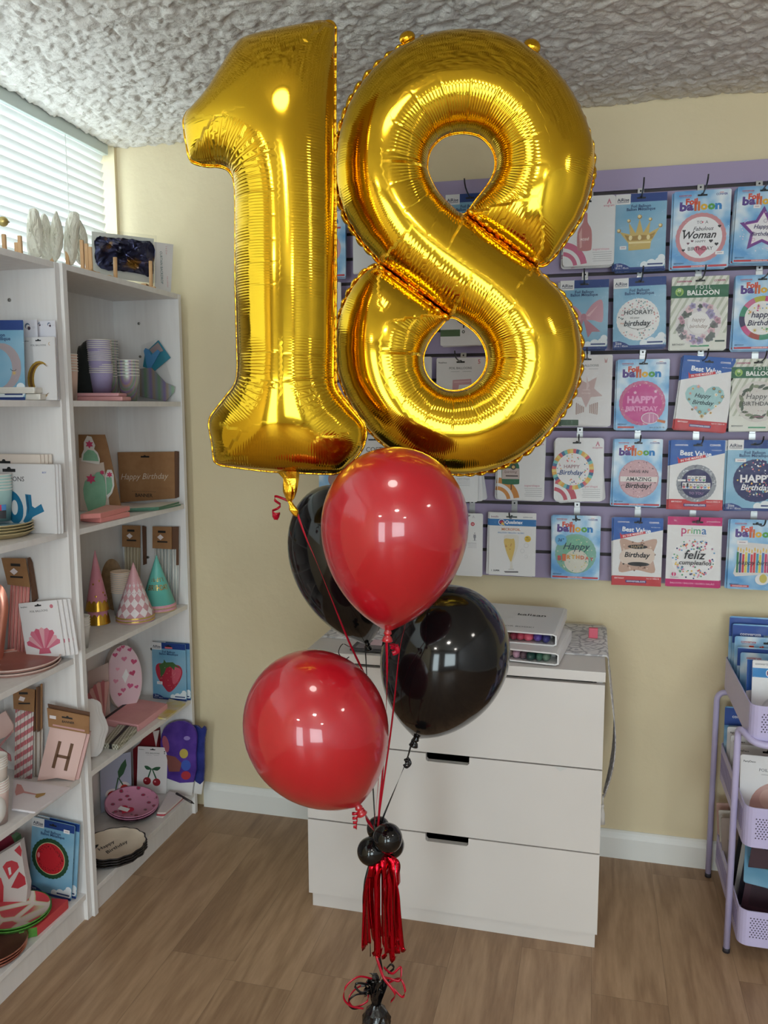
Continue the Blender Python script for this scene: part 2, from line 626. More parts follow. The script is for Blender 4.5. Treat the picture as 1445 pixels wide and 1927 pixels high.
# baseboards
def base_profile(mb, x0, x1, y):
    prof = [(0, 0), (-0.015, 0), (-0.015, 0.068), (-0.011, 0.076), (-0.009, 0.086), (-0.004, 0.0913), (0, 0.0913)]
    n = len(prof)
    vs = [(x0, y + a, z) for a, z in prof] + [(x1, y + a, z) for a, z in prof]
    mb.add(vs, [(i, i + 1, n + i + 1, n + i) for i in range(n - 1)] + [tuple(range(n))[::-1], tuple(range(n, 2 * n))], m_trim)


mb = MB(); base_profile(mb, -1.34, XR, YB); struct(mb.build('baseboard_back'), 'white moulded baseboard along the back wall', 'baseboard')
mb = MB(); mb.box(XR - 0.015, XR, YF, YB - 0.02, 0, 0.09, m_trim, 0.003); struct(mb.build('baseboard_right'), 'white baseboard along the side wall', 'baseboard')

# ------------------------------------------------------------------ blind
m_slat, nt, b = new_mat('white_blind_slat')
nt.nodes.remove(b)
df = N(nt, 'ShaderNodeBsdfDiffuse'); df.inputs['Color'].default_value = lin((240, 240, 238))
tl = N(nt, 'ShaderNodeBsdfTranslucent'); tl.inputs['Color'].default_value = lin((238, 244, 244))
mx = N(nt, 'ShaderNodeMixShader'); mx.inputs[0].default_value = 0.075
nt.links.new(df.outputs[0], mx.inputs[1]); nt.links.new(tl.outputs[0], mx.inputs[2]); nt.links.new(mx.outputs[0], nt.nodes['Material Output'].inputs['Surface'])
blind = thing('window_blind', 'white slatted blind drawn closed over the window above the bookcases', 'blind', (XL - 0.03, (WY0 + WY1) / 2, ZC))
MB().box(XL - 0.055, XL - 0.004, WY0 + 0.01, WY1 - 0.028, ZC - 0.045, ZC - 0.002, M((200, 210, 206), 0.5), 0.003).build('headrail', blind, world=True)
BY0, BY1 = WY0 + 0.02, WY1 - 0.034
slat0 = None
SP = 0.0275
for i in range(28):
    z = ZC - 0.062 - SP * i
    if slat0 is None:
        mb = MB()
        pr = []
        for k in range(5):
            t = k / 4 - 0.5
            a = R_(62)
            pr.append((t * 0.036 * math.cos(a) + 0.003 * (0.25 - t * t) * 4 * math.sin(a), t * 0.036 * math.sin(a)))
        n = 5
        vs = [(x, BY0, zz_) for x, zz_ in pr] + [(x, BY1, zz_) for x, zz_ in pr]
        mb.add(vs, [(j, j + 1, n + j + 1, n + j) for j in range(4)], m_slat, True)
        slat0 = mb.build('slat', blind)
        slat0.location = (0, -(WY0 + WY1) / 2, z - ZC)
    else:
        s2 = slat0.copy(); COL.objects.link(s2); s2.parent = blind
        s2.location = (0, -(WY0 + WY1) / 2, z - ZC)
for yy in (2.36, 1.7, 1.0):
    MB().tube([(XL - 0.012, yy, ZC - 0.045), (XL - 0.012, yy, ZC - 0.82)], 0.0012, M((236, 236, 230)), 5).build('ladder_cord', blind, world=True)

# ---------------------------------------------------------- ceiling lamps
m_dome, nt, b = new_mat('lit_lamp_dome')
b.inputs['Base Color'].default_value = (1, 1, 1, 1)
b.inputs['Emission Color'].default_value = (1.0, 0.95, 0.88, 1)
b.inputs['Emission Strength'].default_value = 11.0
LAMP_MAT = b
m_dome2, nt, b2 = new_mat('lit_small_lamp_dome')
b2.inputs['Base Color'].default_value = (1, 1, 1, 1)
b2.inputs['Emission Color'].default_value = (1.0, 0.95, 0.88, 1)
b2.inputs['Emission Strength'].default_value = 18.0
m_dome3 = m_dome2.copy(); m_dome3.node_tree.nodes['Principled BSDF'].inputs['Emission Strength'].default_value = 40.0
for i, (x, y, r, lab) in enumerate(((-0.28, 0.92, 0.13, 'round ceiling light nearest the balloon bouquet'), (1.75, 0.75, 0.13, 'round ceiling light close to the side wall'),
                                    (0.3, -0.7, 0.13, 'round ceiling light over the middle of the shop'), (-0.9, -1.9, 0.13, 'added round fill light by the glazed door'), (1.5, -1.9, 0.13, 'added round fill light before the fill window'))):  # last two lamps are added, unseen fill from behind the camera
    t = thing('ceiling_light', lab, 'ceiling light', (x, y, ZC), group='round ceiling lights')
    MB().lathe([(r + 0.012, 0.0), (r + 0.012, -0.02), (r, -0.024)], M((235, 235, 232)), 32, (0, 0, 0)).build('base', t)
    MB().lathe([(r, -0.022), (r * 0.97, -0.04), (r * 0.8, -0.058), (r * 0.5, -0.07), (r * 0.2, -0.075), (0.0, -0.076)], (m_dome, m_dome2, m_dome3, m_dome3, m_dome3)[i], 32).build('diffuser', t)

# ------------------------------------------------------------------- light
w = bpy.data.worlds.new('daylight'); SC.world = w; w.use_nodes = True
bg = w.node_tree.nodes['Background']
bg.inputs['Color'].default_value = (0.80, 0.95, 1.0, 1); bg.inputs['Strength'].default_value = 7.0
for nm, loc, rot, sx, sy in (('window portal', (XL - 0.17, (WY0 + WY1) / 2, (WZ0 + ZC) / 2), (0, R_(-90), 0), ZC - WZ0, WY1 - WY0),
                             ('door portal', ((DX0 + DX1) / 2, YF - 0.13, DZ1 / 2), (R_(90), 0, 0), DX1 - DX0, DZ1),
                             ('fill window portal', ((SX0 + SX1) / 2, YF - 0.13, (SZ0 + SZ1) / 2), (R_(90), 0, 0), SX1 - SX0, SZ1 - SZ0)):
    l = bpy.data.lights.new(nm, 'AREA'); l.shape = 'RECTANGLE'; l.size = sx; l.size_y = sy; l.cycles.is_portal = True
    lo = bpy.data.objects.new(nm.replace(' ', '_'), l); lo.location = loc; lo.rotation_euler = rot; COL.objects.link(lo)

# ============================================================== BOOKCASES
m_board, nt, b = new_mat('white_laminate')
v = coords(nt, (1, 1, 0.08))
nt.links.new(ramp(nt, noise_tex(nt, v, 60, 2), [(0.3, (226, 222, 220)), (0.7, (232, 229, 227))]), b.inputs['Base Color'])
b.inputs['Roughness'].default_value = 0.5
SH = [1.468, 1.121, 0.770, 0.428, 0.081]     # shelf tops
ZT = 1.822


def bookcase(label, y0, y1, xf):
    t = thing('bookcase', label, 'bookcase', (XL + 0.1, (y0 + y1) / 2, 0), group='white bookcases along the window wall')
    T = 0.018; xb = XL + 0.002
    for a, c in ((y0, y0 + T), (y1 - T, y1)):
        MB().box(xb, xf, a, c, 0, ZT - 0.0, m_board, 0.001).build('side_panel', t, world=True)
    MB().box(xb, xf - 0.001, y0 + T, y1 - T, ZT - 0.016, ZT, m_board, 0.001).build('top_panel', t, world=True)
    MB().box(xb, xb + 0.004, y0 + T, y1 - T, 0.06, ZT - 0.016, m_board).build('back_panel', t, world=True)
    for z in SH:
        MB().box(xb + 0.004, xf - 0.003, y0 + T, y1 - T, z - 0.016, z, m_board, 0.001).build('shelf', t, world=True)
    MB().box(xf - 0.03, xf - 0.012, y0 + T, y1 - T, 0, SH[-1] - 0.016, m_board).build('plinth', t, world=True)
    for z in (1.62, 1.73, 1.28, 0.93, 0.6):
        MB().lathe([(0.0045, 0), (0.0045, 0.003), (0.003, 0.004), (0, 0.004)], M((150, 148, 145), 0.3, 1.0), 10, mtx=Matrix.Translation((xb + 0.1, y1 - T, z)) @ Matrix.Rotation(R_(90), 4, 'X')).build('fixing_cap', t, world=True)
    return t


XB_R, XB_L = -1.3455, -1.3545
bookcase('tall white open bookcase in the corner beside the back wall', 1.934, 2.5735, XB_R)
bookcase('tall white open bookcase standing nearer the viewer, before the corner one', 1.13, 1.932, XB_L)

# ================================================================ DRESSER
m_white = mottled('white_lacquer', (214, 209, 206), (218, 213, 210), 3, 0.38)
DXa, DXb, DYa, DYb_ = -0.7648, 0.0502, 2.1246, 2.605
dr = thing('chest_of_drawers', 'white three-drawer chest standing against the back wall', 'chest of drawers', ((DXa + DXb) / 2, (DYa + DYb_) / 2, 0))
MB().box(DXa + 0.006, DXa + 0.022, DYa + 0.02, DYb_, 0.0, 0.745, m_white, 0.001).build('side_panel', dr, world=True)
MB().box(DXb - 0.022, DXb - 0.006, DYa + 0.02, DYb_, 0.0, 0.745, m_white, 0.001).build('side_panel', dr, world=True)
MB().box(DXa + 0.022, DXb - 0.022, DYb_ - 0.01, DYb_, 0.03, 0.745, m_white).build('back_panel', dr, world=True)
MB().box(DXa, DXb, DYa, DYb_, 0.745, 0.7715, m_white, 0.0015).build('top', dr, world=True)
MB().box(DXa + 0.008, DXb - 0.006, DYa + 0.012, DYa + 0.03, 0.0, 0.05, m_white, 0.001).build('plinth', dr, world=True)
m_dark = M((38, 44, 42), 0.6)
for z0, z1, cut in ((0.510, 0.7375, 1), (0.277, 0.506, 1), (0.046, 0.273, 1)):
    d = MB()
    xa, xb_ = DXa + 0.001, DXb - 0.001
    if cut:
        cx0, cx1, dp = -0.419, -0.299, 0.022
        pts = [(xa, z0), (xb_, z0), (xb_, z1), (cx1, z1), (cx1, z1 - dp + 0.005), (cx1 - 0.005, z1 - dp), (cx0 + 0.005, z1 - dp), (cx0, z1 - dp + 0.005), (cx0, z1), (xa, z1)]
        d.prism(pts, DYa, DYa + 0.018, m_white)
    do = d.build('drawer', dr, world=True)
    bx = MB()
    bx.box(DXa + 0.03, DXb - 0.03, DYa + 0.019, DYa + 0.4, z0 + 0.02, z0 + 0.03, m_dark)
    bx.box(DXa + 0.03, DXa + 0.04, DYa + 0.019, DYa + 0.4, z0 + 0.03, z1 - 0.05, m_dark)
    bx.box(DXb - 0.04, DXb - 0.03, DYa + 0.019, DYa + 0.4, z0 + 0.03, z1 - 0.05, m_dark)
    bx.box(DXa + 0.04, DXb - 0.04, DYa + 0.39, DYa + 0.4, z0 + 0.03, z1 - 0.05, m_dark)
    bo = bx.build('drawer_box', do)
    bo.parent = do
    bo.location = (-dr.location.x, -dr.location.y, -dr.location.z)
MB().prism([(-0.075, 0.507), (-0.035, 0.5065), (-0.05, 0.499), (-0.058, 0.494), (-0.066, 0.4995)], DYa - 0.0006, DYa - 0.0001, M((205, 205, 203), 0.3)).build('peeling_film', dr, world=True)
# ======================================================== FOIL NUMBERS
def resample(pts, step):
    pts = np.array(pts, float)
    d = np.r_[0, np.cumsum(np.linalg.norm(np.diff(np.vstack([pts, pts[:1]]), axis=0), axis=1))]
    L = d[-1]; n = max(8, int(round(L / step)))
    t = np.arange(n) * L / n
    ext = np.vstack([pts, pts[:1]])
    return np.stack([np.interp(t, d, ext[:, k]) for k in range(2)], 1), L


def resample_open(pts, step):
    pts = np.array(pts, float)
    d = np.r_[0, np.cumsum(np.linalg.norm(np.diff(pts, axis=0), axis=1))]
    n = max(3, int(round(d[-1] / step)))
    t = np.linspace(0, d[-1], n + 1)
    return np.stack([np.interp(t, d, pts[:, k]) for k in range(2)], 1)


def inside(pts, loop):
    x, y = pts[:, 0], pts[:, 1]; r = np.zeros(len(pts), bool)
    n = len(loop)
    for i in range(n):
        x1, y1 = loop[i]; x2, y2 = loop[(i + 1) % n]
        c = (y1 > y) != (y2 > y)
        with np.errstate(divide='ignore', invalid='ignore'):
            xi = (x2 - x1) * (y - y1) / (y2 - y1) + x1
        r ^= c & (x < xi)
    return r


def nearest(pts, bnd):
    """distance to, and index of, the nearest boundary sample"""
    out = np.empty(len(pts)); idx = np.empty(len(pts), int)
    for s in range(0, len(pts), 2000):
        d = np.linalg.norm(pts[s:s + 2000, None, :] - bnd[None, :, :], axis=2)
        idx[s:s + 2000] = d.argmin(1); out[s:s + 2000] = d.min(1)
    return out, idx


m_gold, nt, b = new_mat('gold_foil')
b.inputs['Base Color'].default_value = (0.78, 0.485, 0.027, 1)
b.inputs['Metallic'].default_value = 1.0
b.inputs['Roughness'].default_value = 0.085
at_s = N(nt, 'ShaderNodeAttribute'); at_s.attribute_name = 'seam_s'
at_dn = N(nt, 'ShaderNodeAttribute'); at_dn.attribute_name = 'seam_d'
at_w = N(nt, 'ShaderNodeAttribute'); at_w.attribute_name = 'seam_w'
s_, d_, w_ = at_s.outputs['Fac'], at_dn.outputs['Fac'], at_w.outputs['Fac']
tc = coords(nt)
nz = noise_tex(nt, tc, 14, 2)


def mapr(fac, a, b_, c, d):
    n = nt.nodes.new('ShaderNodeMapRange'); n.interpolation_type = 'SMOOTHSTEP'
    for i, vv in enumerate((a, b_, c, d)):
        n.inputs[i + 1].default_value = vv
    nt.links.new(fac, n.inputs[0]); return n.outputs[0]


fine_w = math_node(nt, 'SINE', math_node(nt, 'ADD', math_node(nt, 'MULTIPLY', s_, 2 * PI), math_node(nt, 'MULTIPLY', nz, 3.0)))
env = math_node(nt, 'MULTIPLY', mapr(d_, 0.0, 0.012, 0.25, 1.0), mapr(d_, 0.028, 0.088, 1.0, 0.0))
env = math_node(nt, 'MULTIPLY', env, w_)
major = math_node(nt, 'POWER', math_node(nt, 'ABSOLUTE', math_node(nt, 'COSINE', math_node(nt, 'ADD', math_node(nt, 'MULTIPLY', s_, PI / 8.0), math_node(nt, 'MULTIPLY', nz, 1.2)))), 60.0)
env2 = math_node(nt, 'MULTIPLY', mapr(d_, 0.035, 0.105, 1.0, 0.0), math_node(nt, 'POWER', w_, 2.0))
hh = math_node(nt, 'SUBTRACT', math_node(nt, 'MULTIPLY', math_node(nt, 'MULTIPLY', fine_w, env), 0.5), math_node(nt, 'MULTIPLY', math_node(nt, 'MULTIPLY', major, env2), 1.3))
hh = math_node(nt, 'ADD', hh, math_node(nt, 'MULTIPLY', noise_tex(nt, tc, 5.0, 2), 1.5))
bump(nt, b, hh, 0.6, 0.0011)
m_gold_edge, nt2, b2 = new_mat('gold_foil_seam')
b2.inputs['Base Color'].default_value = (0.86, 0.48, 0.03, 1); b2.inputs['Metallic'].default_value = 1.0; b2.inputs['Roughness'].default_value = 0.16
bump(nt2, b2, noise_tex(nt2, coords(nt2), 120, 3), 0.5, 0.002)


def foil_number(name, label, outer_px, holes_px, slits_px, D, centre_px, base_px, depth, concave, yaw=0.0, step=0.0065, scal=(0.0062, 0.027)):
    O = at_d(*centre_px, D)
    n = FH.copy()
    if yaw:
        n = Matrix.Rotation(yaw, 3, 'Z') @ n
    ex = Vector((n.y, -n.x, 0))

    def loc2(p):
        q = on_plane(p[0], p[1], O, n) - O
        return (q.dot(ex), q.z)
    t = thing(name, label, 'balloon', O, math.atan2(ex.y, ex.x), 'gold foil number balloons')
    outer, Lo = resample([loc2(p) for p in smooth_poly(outer_px, 5)], step)
    holes = [resample([loc2(p) for p in smooth_poly(h, 5)], step * 0.75) for h in holes_px]
    slits = [resample_open([loc2(p) for p in s], step) for s in slits_px]
    loops = [outer] + [h[0] for h in holes]
    V = []; E = []; S = []; W = []
    for li, lp in enumerate(loops):
        o = len(V); m = len(lp)
        L = Lo if li == 0 else holes[li - 1][1]
        cnt = 128 if li else int(L / 0.0052)
        for i, p in enumerate(lp):
            V.append(p); E.append((o + i, o + (i + 1) % m))
            S.append(cnt * i / m)
            if li:
                W.append(1.0)
            else:
                wv = 0.16
                for (cx, cy, rr, ww) in concave:
                    c = loc2((cx, cy))
                    dd = math.hypot(p[0] - c[0], p[1] - c[1])
                    wv = max(wv, ww * max(0, 1 - (dd / rr) ** 2))
                W.append(wv)
    nb = len(V)
    bnd = np.array(V)
    for s in slits:
        prev = None
        for i, p in enumerate(s):
            if i in (0, len(s) - 1):
                k = int(np.linalg.norm(bnd[:nb] - p, axis=1).argmin())
            else:
                V.append(p); S.append(len(V) * 0.7); W.append(0.45); k = len(V) - 1
            if prev is not None and prev != k:
                E.append((prev, k))
            prev = k
    nb2 = len(V)
    bnd = np.array(V)
    # rows hugging every seam, then a hexagonal filling
    cand = []
    for li, lp in enumerate(loops):
        nx_ = np.roll(lp, -1, 0) - np.roll(lp, 1, 0)
        nr = np.stack([-nx_[:, 1], nx_[:, 0]], 1); nr /= np.linalg.norm(nr, axis=1)[:, None] + 1e-9
        for sg in (1, -1):
            for off in (0.0013, 0.0034, 0.0066):
                q = lp + nr * sg * off
                cand.append((q, off))
    for s in slits:
        tv = s[-1] - s[0]; nr = np.array([-tv[1], tv[0]]) / np.linalg.norm(tv)
        for sg in (1, -1):
            for off in (0.0013, 0.0034, 0.0066):
                cand.append((s[1:-1] + nr * sg * off, off))
    pts = []
    for q, off in cand:
        d, _ = nearest(q, bnd)
        ok = inside(q, outer)
        for h in loops[1:]:
            ok &= ~inside(q, h)
        pts.append(q[ok & (d >= off * 0.93)])
    lo, hi = outer.min(0), outer.max(0)
    gx_, gy_ = np.meshgrid(np.arange(lo[0], hi[0], step), np.arange(lo[1], hi[1], step * 0.866))
    gx_[1::2] += step / 2
    g = np.stack([gx_.ravel(), gy_.ravel()], 1)
    ok = inside(g, outer)
    for h in loops[1:]:
        ok &= ~inside(g, h)
    d, _ = nearest(g, bnd)
    pts.append(g[ok & (d > 0.0098)])
    allp = np.vstack([bnd] + pts)
    r = delaunay_2d_cdt([Vector(p) for p in allp], E, [], 0, 1e-6)
    P = np.array([(p.x, p.y) for p in r[0]]); T = np.array([f for f in r[2] if len(f) == 3])
    orig = r[3]
    isb = np.zeros(len(P), bool); SS = np.zeros(len(P)); WW = np.zeros(len(P)); free = np.zeros(len(P), bool)
    for i, ol in enumerate(orig):
        for k in ol:
            if k < nb2:
                isb[i] = True; SS[i] = S[k]; WW[i] = W[k]
                if k < nb:
                    free[i] = True
    cen = P[T].mean(1)
    ok = inside(cen, outer)
    for h in loops[1:]:
        ok &= ~inside(cen, h)
    T = T[ok]
    # counter-clockwise
    a, b_, c = P[T[:, 0]], P[T[:, 1]], P[T[:, 2]]
    ar = (b_[:, 0] - a[:, 0]) * (c[:, 1] - a[:, 1]) - (b_[:, 1] - a[:, 1]) * (c[:, 0] - a[:, 0])
    T[ar < 0] = T[ar < 0][:, ::-1]
    ar = np.abs(ar) / 2
    # membrane equation: cotangent Laplacian, conjugate gradients
    I, J, Wt = [], [], []
    for k in range(3):
        i0, i1, i2 = T[:, k], T[:, (k + 1) % 3], T[:, (k + 2) % 3]
        e1, e2 = P[i1] - P[i0], P[i2] - P[i0]
        cot = (e1 * e2).sum(1) / np.maximum(1e-12, np.abs(e1[:, 0] * e2[:, 1] - e1[:, 1] * e2[:, 0]))
        I += [i1, i2]; J += [i2, i1]; Wt += [cot / 2, cot / 2]
    I, J, Wt = np.concatenate(I), np.concatenate(J), np.concatenate(Wt)
    nP = len(P)
    dg = np.bincount(I, Wt, nP) + 1e-12
    mass = np.bincount(T.ravel(), np.repeat(ar / 3, 3), nP)
    act = ~isb
    A = lambda x: np.where(act, dg * x - np.bincount(I, Wt * x[J], nP), 0)
    u = np.zeros(nP); rr = np.where(act, mass, 0); z = rr / dg; p = z.copy(); rz = rr @ z
    for it in range(1500):
        Ap = A(p); al = rz / (p @ Ap + 1e-30)
        u += al * p; rr = rr - al * Ap; z = np.where(act, rr / dg, 0); rz2 = rr @ z
        if rz2 < 1e-14:
            break
        p = z + rz2 / rz * p; rz = rz2
    u = np.maximum(u, 0)
    h = depth * np.sqrt(2 * u)
    d, idx = nearest(P, bnd)
    S2 = np.where(isb, SS, np.array(S)[idx]); W2 = np.where(isb, WW, np.array(W)[idx])
    # finer seam coordinate: project on the local tangent
    tang = np.zeros_like(bnd)
    o = 0
    for lp in loops:
        m = len(lp); tang[o:o + m] = np.roll(lp, -1, 0) - np.roll(lp, 1, 0); o += m
    dsd = np.zeros(nb2); o = 0
    for li, lp in enumerate(loops):
        m = len(lp); L = Lo if li == 0 else holes[li - 1][1]
        dsd[o:o + m] = (128 if li else int(L / 0.0052)) / L; o += m
    tl_ = np.linalg.norm(tang, axis=1)[:, None] + 1e-9
    tn = tang / tl_
    along = ((P - bnd[idx]) * tn[idx]).sum(1) * (idx < nb)
    # the angle is what stays even around a hole
    S2 = np.where(isb, S2, S2 + along * dsd[idx] * (idx < nb))
    for li, lp in enumerate(loops[1:]):
        c0 = lp.mean(0)
        o = nb - sum(len(x) for x in loops[1 + li:])
        sel = (idx >= o) & (idx < o + len(lp)) & ~isb
        a0 = np.arctan2(P[:, 1] - c0[1], P[:, 0] - c0[0])
        S2[sel] = a0[sel] / (2 * PI) * 128
        bs = np.arctan2(bnd[o:o + len(lp), 1] - c0[1], bnd[o:o + len(lp), 0] - c0[0]) / (2 * PI) * 128
        for i in range(len(P)):
            if isb[i] and free[i]:
                k = [kk for kk in orig[i] if o <= kk < o + len(lp)]
                if k:
                    S2[i] = bs[k[0] - o]
    # gentle real puckering beside the holes and seams
    puck = np.where(W2 > 0.5, 0.0007, 0.0004) * np.sin(2 * PI * S2 / 8.0) * np.exp(-((d - 0.018) / 0.016) ** 2) * (d > 0)
    h = np.where(act, np.maximum(h + puck * np.minimum(1, d / 0.006), 0.0002), 0)
    front = [(x, -hh_, z_) for (x, z_), hh_ in zip(P, h)]
    bmap = np.arange(nP); extra = np.where(act)[0]
    bmap[extra] = nP + np.arange(len(extra))
    back = [(P[i, 0], h[i], P[i, 1]) for i in extra]
    mb = MB()
    mb.add(front + back, [tuple(t_) for t_ in T.tolist()] + [tuple(t_) for t_ in bmap[T][:, ::-1].tolist()], m_gold, True)
    o = mb.build('foil_body', t)
    for nm, arr in (('seam_s', S2), ('seam_d', d), ('seam_w', W2)):
        at = o.data.attributes.new(nm, 'FLOAT', 'POINT')
        at.data.foreach_set('value', np.r_[arr, arr[extra]].astype(np.float32))
    # scalloped weld around the outline and the slits
    mb = MB()
    for li, lp in enumerate(loops):
        nx_ = np.roll(lp, -1, 0) - np.roll(lp, 1, 0)
        nr = np.stack([nx_[:, 1], -nx_[:, 0]], 1); nr /= np.linalg.norm(nr, axis=1)[:, None] + 1e-9
        sgn = 1 if sum(a_[0] * b2_[1] - b2_[0] * a_[1] for a_, b2_ in zip(lp, np.roll(lp, -1, 0))) > 0 else -1
        if li:
            sgn = -sgn
        nr *= sgn
        m0 = len(lp); up = 4 if li == 0 else 2; L = (Lo if li == 0 else holes[li - 1][1])
        tt = np.arange(m0 * up) / up; k0 = tt.astype(int); k1 = (k0 + 1) % m0; ff = (tt - k0)[:, None]
        lp = lp[k0] * (1 - ff) + lp[k1] * ff; nr = nr[k0] * (1 - ff) + nr[k1] * ff
        m = len(lp)
        vs = []; fs = []
        for i in range(m):
            s = L * i / m
            sc = math.sqrt(abs(math.sin(PI * s / scal[1] + 0.8 * math.sin(s * 23))))
            wd = (0.003 + scal[0] * sc * max(0.12, 0.5 + 0.5 * math.sin(s * 5.1 + 0.9 * math.sin(s * 13)))) if li == 0 else 0.0028
            q = lp[i] + nr[i] * wd
            yy = 0.5 * scal[0] * math.sin(2 * PI * s / scal[1] + 1) * (1 if li == 0 else 0.0)
            inn = lp[i] - nr[i] * 0.002
            vs += [(inn[0], 0.0004, inn[1]), (lp[i][0] + nr[i][0] * wd * 0.5, yy * 0.8 - 0.003 * sc * (li == 0), lp[i][1] + nr[i][1] * wd * 0.5), (q[0], yy, q[1]),
                   (lp[i][0] + nr[i][0] * wd * 0.5, yy * 0.8 + 0.003 * sc * (li == 0) + 0.0005, lp[i][1] + nr[i][1] * wd * 0.5)]
        for i in range(m):
            j = (i + 1) % m
            for k in range(4):
                k2 = (k + 1) % 4
                fs.append((4 * i + k, 4 * i + k2, 4 * j + k2, 4 * j + k))
        mb.add(vs, fs, m_gold_edge, True)
    mb.build('seam_edge', t)
    # puckered beads along the slits
    if len(slits):
        for s in slits:
            mb = MB()
            tv = s[-1] - s[0]; tv = tv / np.linalg.norm(tv); nr = np.array([-tv[1], tv[0]])
            Ls = np.linalg.norm(s[-1] - s[0])
            nbd = int(Ls / 0.019)
            for side in (1, -1):
                for i in range(nbd):
                    f0 = (i + 0.5) / nbd
                    c0 = s[0] + (s[-1] - s[0]) * f0 + nr * side * 0.0085
                    ln, wd = Ls / nbd * 0.52, 0.0075
                    vs = []; fs = []
                    for a1 in range(9):
                        th = PI * a1 / 8
                        for a2 in range(10):
                            ph = 2 * PI * a2 / 10
                            lx, lr = ln * math.cos(th), math.sin(th)
                            q = c0 + tv * lx + nr * (wd * lr * math.cos(ph))
                            vs.append((q[0], -0.012 + 0.0135 * lr * math.sin(ph), q[1]))
                    for a1 in range(8):
                        for a2 in range(10):
                            a3 = (a2 + 1) % 10
                            fs.append((a1 * 10 + a2, a1 * 10 + a3, (a1 + 1) * 10 + a3, (a1 + 1) * 10 + a2))
                    mb.add(vs, fs, m_gold_edge, True)
            mb.build('slit_pleats', t)
    return t


OUT1 = [(629.8, 47), (618, 42.5), (604, 41.5), (578, 46), (524, 58), (474, 69), (455, 76), (440, 91), (413, 136), (386, 178), (355, 210), (349, 219), (346.5, 232), (350.5, 264), (356, 292), (362, 304), (386, 311.5),
        (413, 313), (430, 320), (439, 334), (442.5, 355), (443.5, 390), (443.5, 435), (443.5, 518), (445, 578), (447, 656), (447.5, 697), (442, 724), (420, 753), (398, 782), (394.5, 793), (394.5, 806), (400, 835), (403, 862),
        (411, 873), (445, 879), (510, 886.5), (562, 889), (613, 891), (637, 889), (660, 872), (680, 846), (687.5, 822), (687, 806), (680, 792), (660, 767), (636, 734), (630.5, 706), (630.5, 630), (631, 500), (630.5, 380), (630.4, 214), (631, 103), (631.5, 58)]
num1 = foil_number('foil_number_balloon', 'gold foil number one balloon floating beside the number eight balloon', OUT1, [], [], 1.66, (535, 480), (545, 890), 0.86,
                   [(438, 328, 0.10, 1.0), (447, 700, 0.08, 0.9), (631, 715, 0.09, 1.0), (445, 480, 0.16, 0.55)], scal=(0.0012, 0.024))

OUT8 = [(713.5, 496), (684, 460), (662, 428), (648, 403), (636, 362), (632, 325), (634, 280), (643, 235), (660, 190), (689, 147), (725, 111), (764, 84), (812, 66), (866, 58.5), (922, 62), (972, 79), (1014, 107), (1054, 147), (1088, 199),
        (1111, 258), (1117, 308), (1109, 364), (1090, 414), (1062, 456), (1043, 482), (1026, 498), (1008, 503), (1034, 530), (1060, 557), (1082, 598), (1092, 643), (1092, 693), (1079, 742), (1050, 789), (1008, 836), (958, 871), (905, 889),
        (850, 892), (796, 882), (748, 855), (713, 829), (686, 799), (656, 753), (636, 700), (631.5, 648), (639, 594), (660, 546), (688, 511)]
HOLE_A = [(872.5, 404), (846, 387), (822, 360), (807, 330), (803.5, 310), (811, 281), (835, 258), (869, 250), (903, 257), (926, 281), (932.5, 310), (923, 340), (897, 375)]
HOLE_B = [(849, 597), (878, 612), (900, 632), (914, 660), (915, 688), (903, 712), (880, 730), (852, 736), (825, 728), (803, 706), (796, 676), (805, 646), (826, 617)]
num8 = foil_number('foil_number_balloon', 'gold foil number eight balloon with two round holes floating above the red balloons', OUT8, [HOLE_A, HOLE_B],
                   [[(872.5, 404), (940, 455), (1008, 503)], [(849, 597), (780, 545), (713.5, 496)]], 1.80, (862, 480), (860, 890), 0.80, [])

for who, tabs in ((num8, ((766, 71, 16, 13, -0.5), (1001, 87, 17, 15, 0.5), (1115, 330, 8, 12, 0.2), (926, 66, 9, 7, 0.0))), (num1, ((620, 47, 13, 10, 0.3),))):
    O_ = who.matrix_basis.translation; n_ = -(who.matrix_basis.to_3x3() @ Vector((0, 1, 0))); inv_ = who.matrix_basis.inverted()
    for (x, y, a_, b_, ro) in tabs:
        q_ = [inv_ @ on_plane(px_, py_, O_, n_) for px_, py_ in ell(x, y, a_, b_, 16, 0, ro)]
        c_ = sum(q_, Vector()) / 16
        mb = MB(); vs_t = [c_ + Vector((0, -0.010, 0))]
        for f_, d_t in ((0.55, -0.0085), (0.85, -0.004), (1.0, 0.0), (0.85, 0.004)):
            vs_t += [c_ + (p - c_) * f_ + Vector((0, d_t, 0)) for p in q_]
        vs_t.append(c_ + Vector((0, 0.005, 0)))
        fs_t = [(0, 1 + (i + 1) % 16, 1 + i) for i in range(16)]
        for r_ in range(3):
            fs_t += [(1 + r_ * 16 + i, 1 + r_ * 16 + (i + 1) % 16, 17 + r_ * 16 + (i + 1) % 16, 17 + r_ * 16 + i) for i in range(16)]
        fs_t += [(65, 49 + i, 49 + (i + 1) % 16) for i in range(16)]
        mb.add(vs_t, fs_t, m_gold_edge, True); mb.build('hanging_tab', who)

# --------------------------------------------------- latex balloons and ties
def latex(name, c, coat=0.6, rough=0.3, trans=0.0):
    m, nt, b = new_mat(name)
    b.inputs['Base Color'].default_value = lin(c)
    b.inputs['Roughness'].default_value = rough
    b.inputs['Specular IOR Level'].default_value = 0.45
    b.inputs['Coat Weight'].default_value = coat; b.inputs['Coat Roughness'].default_value = 0.045
    if trans:
        b.inputs['Subsurface Weight'].default_value = trans
        b.inputs['Subsurface Radius'].default_value = (0.05, 0.01, 0.01)
        b.inputs['Subsurface Scale'].default_value = 0.4
    return m


